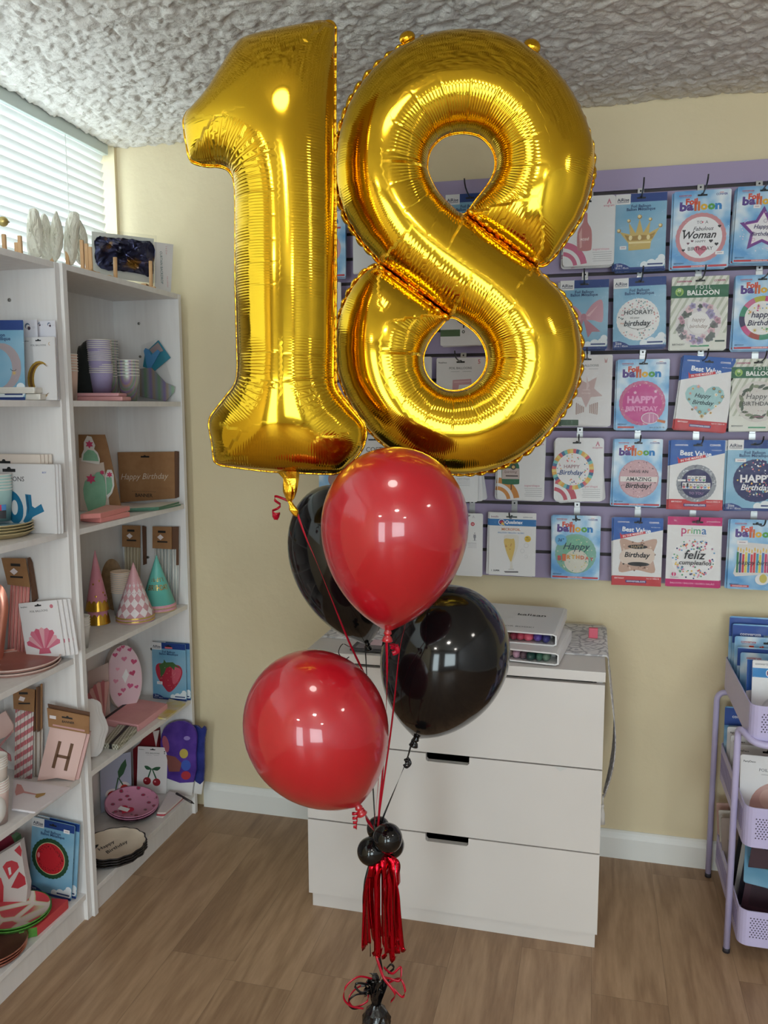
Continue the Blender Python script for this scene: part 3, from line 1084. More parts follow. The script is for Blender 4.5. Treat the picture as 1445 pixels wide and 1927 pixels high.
m_red = latex('red_latex', (176, 18, 32), 0.8)
m_black = latex('black_latex', (11, 11, 13), 0.12, 0.1)
m_rib_r = M((178, 10, 40), 0.25)
m_rib_k = M((16, 15, 20), 0.25)


def frame_to(axis):
    z = Vector(axis).normalized()
    x = z.cross(Vector((0, 1, 0))).normalized()
    y = z.cross(x)
    return Matrix(((x.x, y.x, z.x), (x.y, y.y, z.y), (x.z, y.z, z.z))).to_4x4()


def balloon_profile(R, Lup, Ldn, n=30, e=0.72):
    pr = []
    for i in range(n + 1):
        t = -1 + 2 * i / n
        if i == 0:
            pr.append((0.010, -Ldn)); continue
        if t < 0:
            a = 1 - (1 + t)            # 1 at the neck
            r = R * max(0.0, 1 - a ** 2.0) ** e
            pr.append((max(r, 0.010), -Ldn * a))
        else:
            a = math.sin(t * PI / 2)
            pr.append((R * math.cos(t * PI / 2), Lup * a))
    pr.append((0, Lup))
    return pr


def latex_balloon(label, knot_px, top_px, width_px, D, mat, group, rib=None, rmat=None, ribw=0.005, eq=0.42, lean=0.0, cat='balloon'):
    k = at_d(*knot_px, D); tp = at_d(*top_px, D)
    ax = tp - k
    if lean:
        ax = ax + FH * lean * ax.length
    L = ax.length
    R = width_px / 2 / ppm((k + tp) / 2)
    Ldn, Lup = L * (1 - eq), L * eq
    base = k
    t = thing('latex_balloon', label, cat, base, 0, group)
    F = frame_to(ax)
    mt = F @ Matrix.Translation((0, 0, Ldn))
    mb = MB(); mb.lathe(balloon_profile(R, Lup, Ldn), mat, 48, mtx=mt, caps=False)
    mb.build('balloon_skin', t)
    mb = MB()
    s = R / 0.19
    mb.lathe([(0.009 * s, 0.006), (0.007 * s, -0.001), (0.010 * s, -0.007 * s), (0.011 * s, -0.012 * s), (0.006 * s, -0.016 * s), (0.011 * s, -0.021 * s), (0.015 * s, -0.031 * s), (0.013 * s, -0.033 * s), (0.004, -0.022 * s)], mat, 16, mtx=F)
    mb.build('knot', t)
    if rib:
        mb = MB()
        pts = [at_d(x, y, d) for x, y, d in rib]
        mb.strip(smooth3(pts, 10), ribw, rmat, twist=4.0)
        mb.build('ribbon', t, world=True)
    return t


def curl(mb, px, py, D, w, turns, r, drop, mat, rw=0.005, axis=(0, 0, -1)):
    p0 = at_d(px, py, D); pts = []
    ax = Vector(axis).normalized()
    u = RH; v2 = ax.cross(u).normalized()
    n = int(turns * 14)
    for i in range(n + 1):
        f0 = i / n; a = 2 * PI * turns * f0
        rr = r * (0.75 + 0.25 * math.cos(3 * f0))
        pts.append(p0 + ax * (drop * f0) + u * (rr * math.cos(a)) + v2 * (rr * math.sin(a)))
    mb.strip(pts, rw, mat, side=ax)


GL = 'large latex balloons of the bouquet'
DC = 1.70
b1 = latex_balloon('red latex balloon under the number eight, uppermost of the two red ones', (730, 1184), (752, 841), 277, 1.515, m_red, GL,
                   [(727, 1190, 1.515), (728, 1260, 1.545), (726, 1350, 1.60), (721, 1440, 1.65), (715, 1510, 1.685), (711, 1562, 1.70)], m_rib_r, eq=0.42)
b2_ = latex_balloon('red latex balloon hanging low before the left end of the white chest', (672, 1514), (528, 1240), 268, 1.50, m_red, GL,
                    [(681, 1520, 1.50), (690, 1540, 1.59), (702, 1562, 1.68)], m_rib_r, ribw=0.007, eq=0.46)
b3 = latex_balloon('black latex balloon in front of the white chest, below the upper red one', (784, 1386), (880, 1108), 240, 1.72, m_black, GL,
                   [(776, 1391, 1.72), (766, 1428, 1.72), (745, 1480, 1.71), (722, 1535, 1.70), (714, 1560, 1.70)], m_rib_k, ribw=0.004, eq=0.44)
b4 = latex_balloon('black latex balloon half hidden behind the upper red one', (690, 1208), (605, 915), 196, 1.86, m_black, GL,
                   [(687, 1216, 1.86), (690, 1270, 1.85), (694, 1350, 1.82), (700, 1450, 1.75), (706, 1555, 1.70)], m_rib_k, ribw=0.003, eq=0.44)
mb = MB(); curl(mb, 668, 1527, 1.50, 0, 4, 0.006, 0.036, m_rib_r); mb.build('ribbon_curl', b2_, world=True)
mb = MB(); curl(mb, 766, 1428, 1.715, 0, 2.5, 0.007, 0.012, m_rib_k, 0.003); mb.strip(smooth3([at_d(766, 1425, 1.715), at_d(772, 1436, 1.71), at_d(765, 1444, 1.71), at_d(760, 1438, 1.71)], 6), 0.006, m_rib_k); mb.build('ribbon_curl', b3, world=True)
mb = MB(); mb.strip(smooth3([at_d(688, 1222, 1.86), at_d(660, 1218, 1.84), at_d(645, 1212, 1.83), at_d(637, 1228, 1.83), at_d(648, 1240, 1.83), at_d(657, 1236, 1.83)], 8), 0.002, m_rib_k); mb.build('ribbon_curl', b4, world=True)
mb = MB(); curl(mb, 741, 1212, 1.57, 0, 2.2, 0.009, 0.008, m_rib_r, 0.003); mb.strip(smooth3([at_d(737, 1222, 1.565), at_d(745, 1216, 1.56), at_d(747, 1226, 1.56), at_d(738, 1230, 1.56)], 6), 0.009, m_rib_r); mb.build('ribbon_curl', num8, world=True)

# ribbons of the numbers, and the twisted neck of the one
mb = MB(); mb.strip(smooth3([at_d(x, y, d) for x, y, d in ((560, 968, 1.655), (575, 1010, 1.66), (594, 1054, 1.67), (624, 1127, 1.68), (655, 1204, 1.70), (690, 1280, 1.72), (712, 1345, 1.72), (713, 1450, 1.715), (704, 1555, 1.705))], 8), 0.0045, m_rib_r, twist=5)
mb.build('ribbon', num1, world=True)
mb = MB(); mb.strip(smooth3([at_d(x, y, d) for x, y, d in ((848, 896, 1.80), (815, 1010, 1.74), (785, 1100, 1.66), (763, 1175, 1.575), (752, 1225, 1.58), (744, 1300, 1.62), (736, 1370, 1.66), (725, 1450, 1.70), (710, 1557, 1.716))], 8), 0.004, m_rib_r, twist=4)
mb.build('ribbon', num8, world=True)
rn = random.Random(3)
mb = MB()
nk = [(522, 566, 886), (533, 562, 900), (534, 560, 912), (534, 558, 925), (538, 553, 938), (541, 549, 943), (543, 554, 950), (544, 562, 960), (550, 561, 968), (556, 561, 972)]
vs, fs = [], []
NS = 14
for i, (xa, xb_, y) in enumerate(nk):
    a_, c_ = at_d(xa, y, 1.655), at_d(xb_, y, 1.655)
    cc, hw = (a_ + c_) / 2, (c_ - a_).length / 2
    for k in range(NS):
        an = 2 * PI * k / NS
        j = 1 + rn.uniform(-0.18, 0.18)
        vs.append(cc + RH * (hw * math.cos(an) * j) + FH * (hw * 0.6 * math.sin(an) * j))
for i in range(len(nk) - 1):
    for k in range(NS):
        fs.append((i * NS + k, (i + 1) * NS + k, (i + 1) * NS + (k + 1) % NS, i * NS + (k + 1) % NS))
mb.add(vs, fs, m_gold_edge, False)
mb.build('twisted_neck', num1, world=True)
mb = MB()
mb.strip(smooth3([at_d(546, 944, 1.69), at_d(532, 938, 1.69), at_d(518, 934, 1.685), at_d(518, 942, 1.68), at_d(528, 950, 1.69), at_d(522, 957, 1.70), at_d(512, 962, 1.69), at_d(520, 968, 1.68), at_d(527, 966, 1.69)], 6), 0.005, m_rib_r, side=(0, 0, 1))
curl(mb, 519, 968, 1.69, 0, 3, 0.0075, 0.008, m_rib_r, 0.009)
mb.build('ribbon_curl', num1, world=True)

# --------------------------------------------- small balloons, tassel, weight
GS = 'small black balloons in the tie knot'
for lab, cx, cy, r, D, ax in (('small black balloon topmost in the knot of four', 712, 1558, 22, 1.735, (0.1, 0.5, 1)), ('small black balloon lowest in the knot of four', 698, 1602, 26.5, 1.685, (-1, -0.2, -0.5)),
                              ('small black balloon at the front of the knot of four', 730, 1577, 27.5, 1.665, (0.9, -0.5, 0.35)), ('small black balloon mostly hidden behind the front one in the knot', 736, 1590, 25, 1.725, (1, 0.5, -0.4))):
    c = at_d(cx, cy, D); R = r / ppm(c)
    t = thing('small_balloon', lab, 'balloon', c - Vector((0, 0, R)), 0, GS)
    F = Matrix.Translation((0, 0, R)) @ frame_to(ax)
    MB().lathe(balloon_profile(R, R * 0.98, R * 1.12, 20, 0.55), m_black, 32, mtx=F, caps=False).build('balloon_skin', t)
    MB().lathe([(0.004, 0.002), (0.003, -0.002), (0.006, -0.008), (0.002, -0.008)], m_black, 10, mtx=F @ Matrix.Translation((0, 0, -R * 1.12))).build('knot', t)

m_tas, nt, b = new_mat('red_metallic_foil')
b.inputs['Base Color'].default_value = (0.62, 0.010, 0.026, 1); b.inputs['Metallic'].default_value = 1.0; b.inputs['Roughness'].default_value = 0.18
bump(nt, b, noise_tex(nt, coords(nt), 60, 2), 0.4, 0.003)
p0 = at_d(716, 1606, 1.70)
tas = thing('foil_tassel', 'red metallic foil tassel hanging under the small black balloons', 'tassel', p0 - Vector((0, 0, 0.22)))
rn = random.Random(11)
strips = [(688, 1774, 1.70, 690), (694, 1769, 1.69, 692), (684, 1782, 1.71, 688), (700, 1745, 1.70, 697), (706, 1790, 1.69, 703), (712, 1796, 1.68, 710), (718, 1786, 1.70, 714), (724, 1798, 1.69, 722), (728, 1776, 1.71, 726),
          (731, 1760, 1.68, 730), (738, 1803, 1.69, 734), (743, 1778, 1.70, 738), (747, 1788, 1.71, 742), (752, 1770, 1.70, 744), (757, 1784, 1.69, 746), (754, 1776, 1.72, 745), (715, 1755, 1.72, 712), (734, 1790, 1.73, 730), (722, 1770, 1.73, 720), (745, 1765, 1.67, 740), (703, 1765, 1.72, 700), (728, 1785, 1.66, 722)]
for i, (x, y, D, mx_) in enumerate(strips):
    st = at_d(716 + (mx_ - 716) * 0.5, 1610 + rn.uniform(-2, 4), 1.70 + (D - 1.70) * 0.4)
    mid = at_d(mx_, 1660 + rn.uniform(-15, 15), D)
    m2 = at_d((mx_ + x) / 2 + rn.uniform(-2, 2), (1660 + y) / 2, D)
    e = at_d(x, y, D)
    e2 = at_d(x + rn.uniform(-4, 5), y + rn.uniform(-3, 2), D + rn.uniform(-0.01, 0.01))
    mb = MB(); mb.strip(smooth3([st, mid, m2, e, e2], 7), rn.uniform(0.0085, 0.0135), m_tas, twist=rn.uniform(-2.2, 2.2), side=(math.cos(i * 1.3), math.sin(i * 1.3), 0))
    mb.build('foil_strip', tas, world=True)
for x0, y0, x1, y1, D, w_ in ((703, 1618, 698, 1652, 1.675, 0.016), (722, 1614, 727, 1650, 1.665, 0.018), (735, 1618, 741, 1660, 1.67, 0.015), (713, 1620, 712, 1664, 1.66, 0.014), (746, 1622, 751, 1664, 1.685, 0.012)):
    mb = MB(); mb.strip(smooth3([at_d(716, 1606, 1.69), at_d(x0, y0, D + 0.01), at_d((x0 + x1) / 2, (y0 + y1) / 2, D), at_d(x1, y1, D + 0.006)], 6), w_, m_tas, twist=0.9 - (x0 % 3)); mb.build('foil_strip', tas, world=True)
for x, y, D, mx_ in ((683, 1700, 1.69, 686), (697, 1800, 1.705, 696)):
    mb2 = MB(); mb2.strip(smooth3([at_d(700, 1612, 1.70), at_d(mx_, 1660, D), at_d(x, y, D)], 8), 0.005, m_rib_k, twist=2); mb2.build('foil_strip', tas, world=True)

# weight: black foil-wrapped, gathered at the top
fl = at_z(708, 1948, 0)
wt = thing('balloon_weight', 'black foil wrapped balloon weight with curled ribbons on the wood floor', 'balloon weight', fl)
DW = depth_of(fl)
m_bfoil, nt, b = new_mat('black_crinkled_foil')
b.inputs['Base Color'].default_value = lin((22, 22, 24)); b.inputs['Metallic'].default_value = 0.35; b.inputs['Roughness'].default_value = 0.2; b.inputs['Coat Weight'].default_value = 0.6
bump(nt, b, noise_tex(nt, coords(nt), 45, 3), 0.8, 0.008)
rn = random.Random(5)
prof = [(0.026, 0.0), (0.031, 0.006), (0.0325, 0.025), (0.031, 0.045), (0.025, 0.062), (0.013, 0.074), (0.010, 0.08)]
MB().lathe(prof, m_bfoil, 20, smooth=False, wob=lambda a, i: 1 + 0.10 * math.sin(a * 7 + i * 1.7) + 0.05 * math.sin(a * 13 + i * 3.1)).build('wrapped_base', wt)
mb = MB()
for i in range(26):
    a = 2.399 * i; h1 = rn.uniform(0.115, 0.165); rr = rn.uniform(0.010, 0.036)
    c0 = Vector((0.006 * math.cos(a), 0.006 * math.sin(a), 0.074))
    c1 = Vector((rr * 0.7 * math.cos(a), rr * 0.7 * math.sin(a), (0.074 + h1) / 2 + 0.008)); c2 = Vector((rr * math.cos(a + 0.5), rr * math.sin(a + 0.5), h1 * rn.uniform(0.75, 1)))
    mb.strip(smooth3([c0, c1, c2], 4), rn.uniform(0.008, 0.015), m_bfoil, side=(-math.sin(a), math.cos(a), 0.3), twist=rn.uniform(-1, 1))
mb.build('gathered_top', wt)


def rib(pts, w, mat, nm):
    m_ = MB(); m_.strip(smooth3([at_d(x, y, DW + d) for x, y, d in pts], 9), w, mat, side=(0.2, 0.3, 1)); m_.build(nm, wt, world=True)


rib([(704, 1790, -0.02), (710, 1806, -0.03), (722, 1840, -0.04), (736, 1858, -0.05), (744, 1872, -0.05), (735, 1885, -0.03)], 0.006, m_rib_r, 'ribbon')
rib([(722, 1820, 0), (738, 1832, -0.02), (754, 1820, -0.02), (752, 1845, -0.03), (735, 1842, -0.03), (720, 1838, -0.02)], 0.005, m_rib_r, 'ribbon')
rib([(730, 1850, 0), (752, 1842, -0.02), (762, 1862, -0.03), (757, 1876, -0.03), (740, 1860, -0.02)], 0.005, m_rib_r, 'ribbon')
rib([(700, 1842, 0), (675, 1838, -0.02), (652, 1855, -0.03), (647, 1878, -0.03), (660, 1893, -0.02), (684, 1898, -0.01)], 0.0045, m_rib_r, 'ribbon')
rib([(690, 1850, 0.01), (668, 1862, -0.01), (656, 1880, -0.02), (666, 1895, -0.01), (690, 1885, 0), (693, 1870, 0)], 0.0045, m_rib_r, 'ribbon')
rib([(702, 1855, 0), (676, 1850, -0.02), (668, 1856, -0.02), (680, 1868, -0.02), (697, 1862, -0.01)], 0.005, m_rib_k, 'ribbon')
rib([(698, 1870, 0), (670, 1872, -0.02), (655, 1886, -0.02), (664, 1898, -0.01), (680, 1896, 0)], 0.004, m_rib_k, 'ribbon')
rib([(725, 1826, 0), (735, 1815, -0.01), (741, 1822, -0.01), (730, 1832, -0.01)], 0.0045, m_rib_k, 'ribbon')
rib([(712, 1795, -0.01), (716, 1812, -0.01), (718, 1830, -0.01), (714, 1845, 0)], 0.006, m_rib_k, 'ribbon')
rib([(708, 1560, 0), (713, 1600, 0), (714, 1700, 0), (713, 1790, -0.01)], 0.005, m_rib_k, 'anchor_ribbon')
# ============================================================== PACKETS
m_sky, nt, b = new_mat('sky_print')
v = coords(nt)
nt.links.new(ramp(nt, noise_tex(nt, v, 13, 2), [(0.36, (88, 156, 214)), (0.5, (150, 196, 230)), (0.66, (232, 240, 246))]), b.inputs['Base Color'])
b.inputs['Roughness'].default_value = 0.35
m_sky2, nt, b = new_mat('pale_sky_print')
v = coords(nt)
nt.links.new(ramp(nt, noise_tex(nt, v, 9, 2), [(0.3, (106, 164, 198)), (0.75, (156, 194, 214))]), b.inputs['Base Color'])
b.inputs['Roughness'].default_value = 0.35
m_film, nt, b = new_mat('clear_plastic_film')
nt.nodes.remove(b)
tr = N(nt, 'ShaderNodeBsdfTransparent'); tr.inputs['Color'].default_value = (0.97, 0.97, 0.97, 1)
gl = N(nt, 'ShaderNodeBsdfGlossy'); gl.inputs['Roughness'].default_value = 0.06
mx = N(nt, 'ShaderNodeMixShader'); lw = N(nt, 'ShaderNodeLayerWeight'); lw.inputs['Blend'].default_value = 0.2
vv = coords(nt)
bp = N(nt, 'ShaderNodeBump'); bp.inputs['Strength'].default_value = 0.7; bp.inputs['Distance'].default_value = 0.012
nt.links.new(noise_tex(nt, vv, 22, 2), bp.inputs['Height'])
nt.links.new(bp.outputs['Normal'], gl.inputs['Normal']); nt.links.new(bp.outputs['Normal'], lw.inputs['Normal'])
nt.links.new(math_node(nt, 'ADD', math_node(nt, 'MULTIPLY', lw.outputs['Fresnel'], 0.45), 0.0, clamp=True), mx.inputs[0])
nt.links.new(tr.outputs[0], mx.inputs[1]); nt.links.new(gl.outputs[0], mx.inputs[2])
nt.links.new(mx.outputs[0], nt.nodes['Material Output'].inputs['Surface'])

WHT = (234, 232, 232); NAVY = (30, 58, 128); SLOTC = (22, 24, 28)


class Card:
    """a printed card; units: u across 0..1, v down from the top in card widths"""
    def __init__(s, W, H, base=WHT, t=0.003, rounded=0.03):
        s.W, s.H, s.h, s.t = W, H, H / W, t
        s.card, s.pic, s.txt = MB(), MB(), MB()
        s.k = 0
        r = rounded * W
        if rounded:
            pts = []
            for cx, cz, a in ((W / 2 - r, H - r, 0), (-W / 2 + r, H - r, 90), (-W / 2 + r, r, 180), (W / 2 - r, r, 270)):
                for i in range(4):
                    an = R_(a + 30 * i)
                    pts.append((cx + r * math.cos(an), cz + r * math.sin(an)))
        else:
            pts = [(-W / 2, 0), (W / 2, 0), (W / 2, H), (-W / 2, H)]
        s.card.prism(pts, 0, t, base)

    def y(s):
        s.k += 1
        return -5e-5 * s.k

    def q(s, u, v):
        return ((u - 0.5) * s.W, s.H - v * s.W)

    def P(s, pts, c, pic=False):
        (s.pic if pic else s.card).flat([s.q(*p) for p in pts], s.y(), c); return s

    def R(s, u0, v0, u1, v1, c, pic=False):
        return s.P([(u0, v0), (u1, v0), (u1, v1), (u0, v1)], c, pic)

    def C(s, u, v, r, c, r2=None, pic=True, n=28):
        return s.P(ell(u, v, r, r2, n), c, pic)

    def ring(s, u, v, r0, r1, c, pic=True, a0=0, a1=360, n=28):
        full = a1 - a0 >= 360
        A = [R_(a0 + (a1 - a0) * i / n) for i in range(n + 1)]
        vs = []
        y = s.y()
        for a in A:
            for r in (r0, r1):
                x, z = s.q(u + r * math.cos(a), v - r * math.sin(a)); vs.append((x, y, z))
        fs = [(2 * i, 2 * i + 1, 2 * i + 3, 2 * i + 2) for i in range(n)]
        (s.pic if pic else s.card).add(vs, fs, c); return s

    def star(s, u, v, r, c, r2=None, n=5, rot=-PI / 2):
        return s.P(star(u, v, r, r2, n, rot), c, True)

    def heart(s, u, v, r, c, rot=0.0):
        return s.P([(a, 2 * v - b_) for a, b_ in heart(u, v, r, rot)], c, True)

    def T(s, txt, u, v, w, c, bold=0.0, shear=0.0, hmax=None, rot=0.0, arc=0.0):
        x, z = s.q(u, v)
        put_text(s.txt, txt, x, z, w * s.W, s.y(), c, bold, shear, hmax * s.W if hmax else None, rot, arc=arc * s.W); return s

    def slot(s, u=0.5, v=0.085, w=0.17, c=SLOTC):
        s.P([(u - w / 2, v - 0.012), (u - 0.03, v - 0.012), (u - 0.015, v - 0.035), (u + 0.015, v - 0.035), (u + 0.03, v - 0.012), (u + w / 2, v - 0.012), (u + w / 2, v + 0.02), (u - w / 2, v + 0.02)], c); return s

    def lines(s, u0, u1, v, n, dv, c, th=0.008):
        for i in range(n):
            d = 0.1 * ((i * 7) % 3) / 3
            s.R(u0 + d * (u1 - u0), v + dv * i, u1, v + dv * i + th, c)
        return s

    def sticker(s, u, v, w=0.13, h=0.07, rot=0.0):
        pts = [(-w / 2, -h / 2), (w / 2, -h / 2), (w / 2, h / 2), (-w / 2, h / 2)]
        s.P([(u + a * math.cos(rot) - b_ * math.sin(rot), v + a * math.sin(rot) + b_ * math.cos(rot)) for a, b_ in pts], (240, 236, 238))
        s.P([(u + a * 0.6 * math.cos(rot) - b_ * 0.25 * math.sin(rot), v + a * 0.6 * math.sin(rot) + b_ * 0.25 * math.cos(rot)) for a, b_ in pts], (196, 176, 184)); return s

    def finish(s, name, label, cat, loc, rotz=0.0, tilt=0.0, roll=0.0, group=None, sleeve=True, pic_name='printed_picture'):
        o = thing(name, label, cat, loc, rotz, group, tilt, roll)
        ch = [s.card.build('card', o)]
        if s.pic.v:
            ch.append(s.pic.build(pic_name, o))
        if s.txt.v:
            ch.append(s.txt.build('lettering', o))
        if sleeve:
            mb = MB()
            W, H = s.W, s.H
            y = s.y() - 0.0006
            nx_, nz_ = 7, 9
            e = 0.012
            vs = []
            for j in range(nz_ + 1):
                for i in range(nx_ + 1):
                    x = (-0.5 + i / nx_) * W * (1 + 2 * e); z = (H + e * W) * j / nz_
                    bul = -0.0025 * math.sin(PI * i / nx_) * math.sin(PI * j / nz_)
                    vs.append((x, y + bul, z))
            fs = [(j * (nx_ + 1) + i, j * (nx_ + 1) + i + 1, (j + 1) * (nx_ + 1) + i + 1, (j + 1) * (nx_ + 1) + i) for j in range(nz_) for i in range(nx_)]
            mb.add(vs, fs, m_film, True)
            ch.append(mb.build('plastic_sleeve', o))
        PARTS[o.name] = ch
        return o


# ---------------------------------------------------------------- templates
def t_airise(W, H, cloud=True):
    c = Card(W, H, m_sky2)
    h = c.h
    if cloud:
        for u, v, r in ((1.0 - 0.10, h - 0.13, 0.10), (0.74, h - 0.08, 0.10), (0.93, h - 0.22, 0.07), (0.6, h - 0.06, 0.08)):
            c.C(min(u, 1 - r), min(v, h - r), r, (232, 238, 242), pic=False)
    c.R(0, 0, 0.29, 0.20, WHT).R(0.29, 0, 1, 0.165, (28, 62, 132))
    c.T('AiRise', 0.145, 0.11, 0.235, (24, 32, 70), 0.02).R(0.03, 0.155, 0.26, 0.165, (60, 70, 100))
    c.T('Foil Balloon', 0.5, 0.245, 0.38, (20, 50, 100), 0.02).T('Ballon Métallique', 0.5, 0.315, 0.56, (20, 50, 100), 0.02)
    c.P([(0, h - 0.13), (0.12, h - 0.14), (0.24, h - 0.10), (0.32, h - 0.05), (1, h - 0.05), (1, h), (0, h)], NAVY)
    c.T('Size', 0.11, h - 0.095, 0.12, (225, 228, 236)).T('18 in / 45cm', 0.16, h - 0.04, 0.26, (225, 228, 236))
    c.R(0.66, h - 0.115, 0.96, h - 0.085, (40, 62, 120))
    c.slot()
    return c


LET = [('b', (86, 60, 140)), ('a', (92, 58, 136)), ('l', (206, 92, 44)), ('l', (214, 110, 46)), ('o', (226, 176, 48)), ('o', (84, 160, 70)), ('n', (40, 130, 200))]


def foil_words(c, v=0.30):
    xs = (0.17, 0.29, 0.385, 0.445, 0.535, 0.665, 0.785); ws = (0.11, 0.105, 0.035, 0.035, 0.11, 0.11, 0.10)
    for (ch, col), x, w in zip(LET, xs, ws):
        c.T(ch, x, v - (0.02 if ch in 'bl' else 0), w * 1.18, col, 0.05, hmax=0.17 if ch in 'bl' else 0.115)
    c.T('Foil', 0.315, v - 0.105, 0.21, (214, 74, 48), 0.05)


def t_foil(W, H, footer=True):
    c = Card(W, H, m_sky)
    h = c.h
    c.T('converusa', 0.2, 0.085, 0.22, (180, 40, 60), 0.02).R(0.1, 0.11, 0.3, 0.116, (90, 100, 160)).T('CONVER', 0.84, 0.085, 0.2, (60, 60, 140), 0.03).R(0.8, 0.05, 0.87, 0.058, (200, 50, 60))
    foil_words(c)
    c.T('BIRTHDAY', 0.13, h - 0.10, 0.18, (30, 60, 110), 0.02)
    if footer:
        c.R(0.025, h - 0.06, 0.975, h - 0.022, (196, 66, 74)).T('converusa.com', 0.5, h - 0.041, 0.3, (246, 226, 226), 0.02)
    c.slot()
    return c


def t_best(W, H):
    c = Card(W, H, WHT)
    h = c.h
    c.P([(0, 0), (1, 0), (1, 0.25), (0, 0.50)], (34, 92, 176))
    c.T('Best Value', 0.47, 0.265, 0.58, (244, 246, 250), 0.03, rot=R_(-3))
    c.P([(0.13, 0.33), (0.17, 0.375), (0.64, 0.285), (0.66, 0.335), (0.15, 0.46)], (206, 52, 62))
    c.T('IN THE MARKET', 0.40, 0.362, 0.42, (250, 236, 236), 0.02, rot=R_(13))
    c.T('converusa', 0.2, 0.1, 0.24, (232, 232, 240), 0.02).T('CONVER', 0.82, 0.1, 0.2, (232, 232, 240), 0.03).T('FOIL BALLOON', 0.85, 0.2, 0.18, (226, 232, 244))
    c.R(0, h - 0.2, 1, h, (200, 58, 64)).R(0.28, h - 0.115, 0.70, h - 0.06, (52, 48, 120)).T('converusa.com', 0.49, h - 0.088, 0.38, (238, 232, 244), 0.02)
    c.T('BIRTHDAY', 0.15, h - 0.15, 0.2, (248, 230, 230), 0.02).T('Item # 15823-18', 0.83, h - 0.16, 0.25, (248, 226, 226), 0.01)
    c.slot(0.5, 0.1)
    return c


def t_green(W, H):
    c = Card(W, H, (226, 226, 216))
    h = c.h
    for i in range(14):
        u = -0.7 + i * 0.125
        pts = []
        a, b_ = (u, h - 0.3), (u + 0.05, h - 0.3)
        d, e = (u + 0.60, 0.0), (u + 0.55, 0.0)
        poly = [a, b_, d, e]
        # clip to the card's sides
        out = []
        for lim, sgn in ((0.0, 1), (1.0, -1)):
            src = poly if not out else out
            res = []
            for k in range(len(src)):
                p, q2 = src[k], src[(k + 1) % len(src)]
                ip, iq = (p[0] - lim) * sgn >= 0, (q2[0] - lim) * sgn >= 0
                if ip:
                    res.append(p)
                if ip != iq:
                    t = (lim - p[0]) / (q2[0] - p[0]); res.append((lim, p[1] + t * (q2[1] - p[1])))
            out = res
            if len(out) < 3:
                break
        if len(out) >= 3:
            c.P(out, (190, 194, 176))
    c.R(0, 0.16, 1, 0.385, (44, 104, 72)).T('BALLOON', 0.56, 0.295, 0.56, (240, 242, 238), 0.03).T('F O I L', 0.56, 0.195, 0.28, (226, 232, 226))
    c.C(0.14, 0.275, 0.075, (152, 190, 96), pic=False).P([(0.1, 0.26), (0.14, 0.3), (0.18, 0.26), (0.17, 0.33), (0.14, 0.345), (0.11, 0.33)], (70, 130, 70)).T('H', 0.14, 0.245, 0.04, (240, 244, 232), 0.03)
    c.T('converusa', 0.22, 0.085, 0.26, (170, 60, 110), 0.02).T('CONVER', 0.84, 0.085, 0.2, (170, 60, 110), 0.02)
    c.T('BIRTHDAY', 0.16, h - 0.1, 0.22, (70, 70, 66), 0.01).R(0.37, h - 0.085, 0.7, h - 0.055, (84, 160, 120)).R(0.8, h - 0.17, 0.97, h - 0.14, (70, 90, 80))
    c.slot(0.5, 0.075)
    return c


def t_anagram(W, H, arc=(208, 120, 148), lines=True):
    c = Card(W, H, WHT, rounded=0.07)
    h = c.h
    c.ring(-0.02, h + 0.02, 0.38, 0.50, arc, False, 8, 84).ring(-0.02, h + 0.02, 0.23, 0.31, arc, False, 8, 84)
    c.P([(0.83, 0.17), (0.875, 0.06), (0.92, 0.17), (0.895, 0.17), (0.875, 0.115), (0.855, 0.17)], (204, 130, 150)).T('anagram', 0.87, 0.21, 0.2, (204, 130, 150), 0.01)
    if lines:
        c.T('supershape', 0.74, h - 0.31, 0.32, (204, 130, 150), 0.0).lines(0.58, 0.95, h - 0.26, 5, 0.042, (170, 168, 172))
    c.slot(0.45, 0.1)
    return c


def t_party(W, H, badge=None, sub=True, title='FOIL BALLOONS'):
    c = Card(W, H, (232, 228, 228))
    c.T('PartyDeco', 0.13, 0.1, 0.17, (40, 40, 44), 0.02).T(title, 0.5, 0.21, 0.46, (70, 68, 70), 0.004)
    if sub:
        c.R(0.3, 0.275, 0.48, 0.283, (170, 166, 168)).R(0.54, 0.275, 0.72, 0.283, (170, 166, 168))
    if badge:
        c.T(badge[0], 0.88, 0.085, badge[2], badge[1], 0.01)
    c.slot()
    return c


def confetti(c, u, v, r, n, cols, size=0.014, seed=1, inner=0.0, shape='dot', rmin=0.0):
    rn = random.Random(seed)
    k = 0
    while k < n:
        a = rn.uniform(0, 2 * PI); rr = r * math.sqrt(rn.uniform(rmin, 1))
        x, y = u + rr * math.cos(a), v + rr * math.sin(a)
        if inner and abs(y - v) < inner and abs(x - u) < r * 0.72:
            k += 0.35; continue
        col = cols[rn.randrange(len(cols))]
        if shape == 'dot':
            c.C(x, y, size * rn.uniform(0.8, 1.2), col, n=9)
        elif shape == 'tri':
            c.P(star(x, y, size * 1.5, size * 0.75, 3, rn.uniform(0, 6)), col, True)
        elif shape == 'heart':
            c.heart(x, y, size * 1.3, col)
        else:
            c.P(ell(x, y, size * 1.6, size * 0.6, 8, 0, rn.uniform(0, 3)), col, True)
        k += 1


def scallop(u, v, r, n=30, amp=0.02):
    return [(u + (r * (1 + amp * (i % 2))) * math.cos(2 * PI * i / (2 * n)), v + (r * (1 + amp * (i % 2))) * math.sin(2 * PI * i / (2 * n))) for i in range(2 * n)]


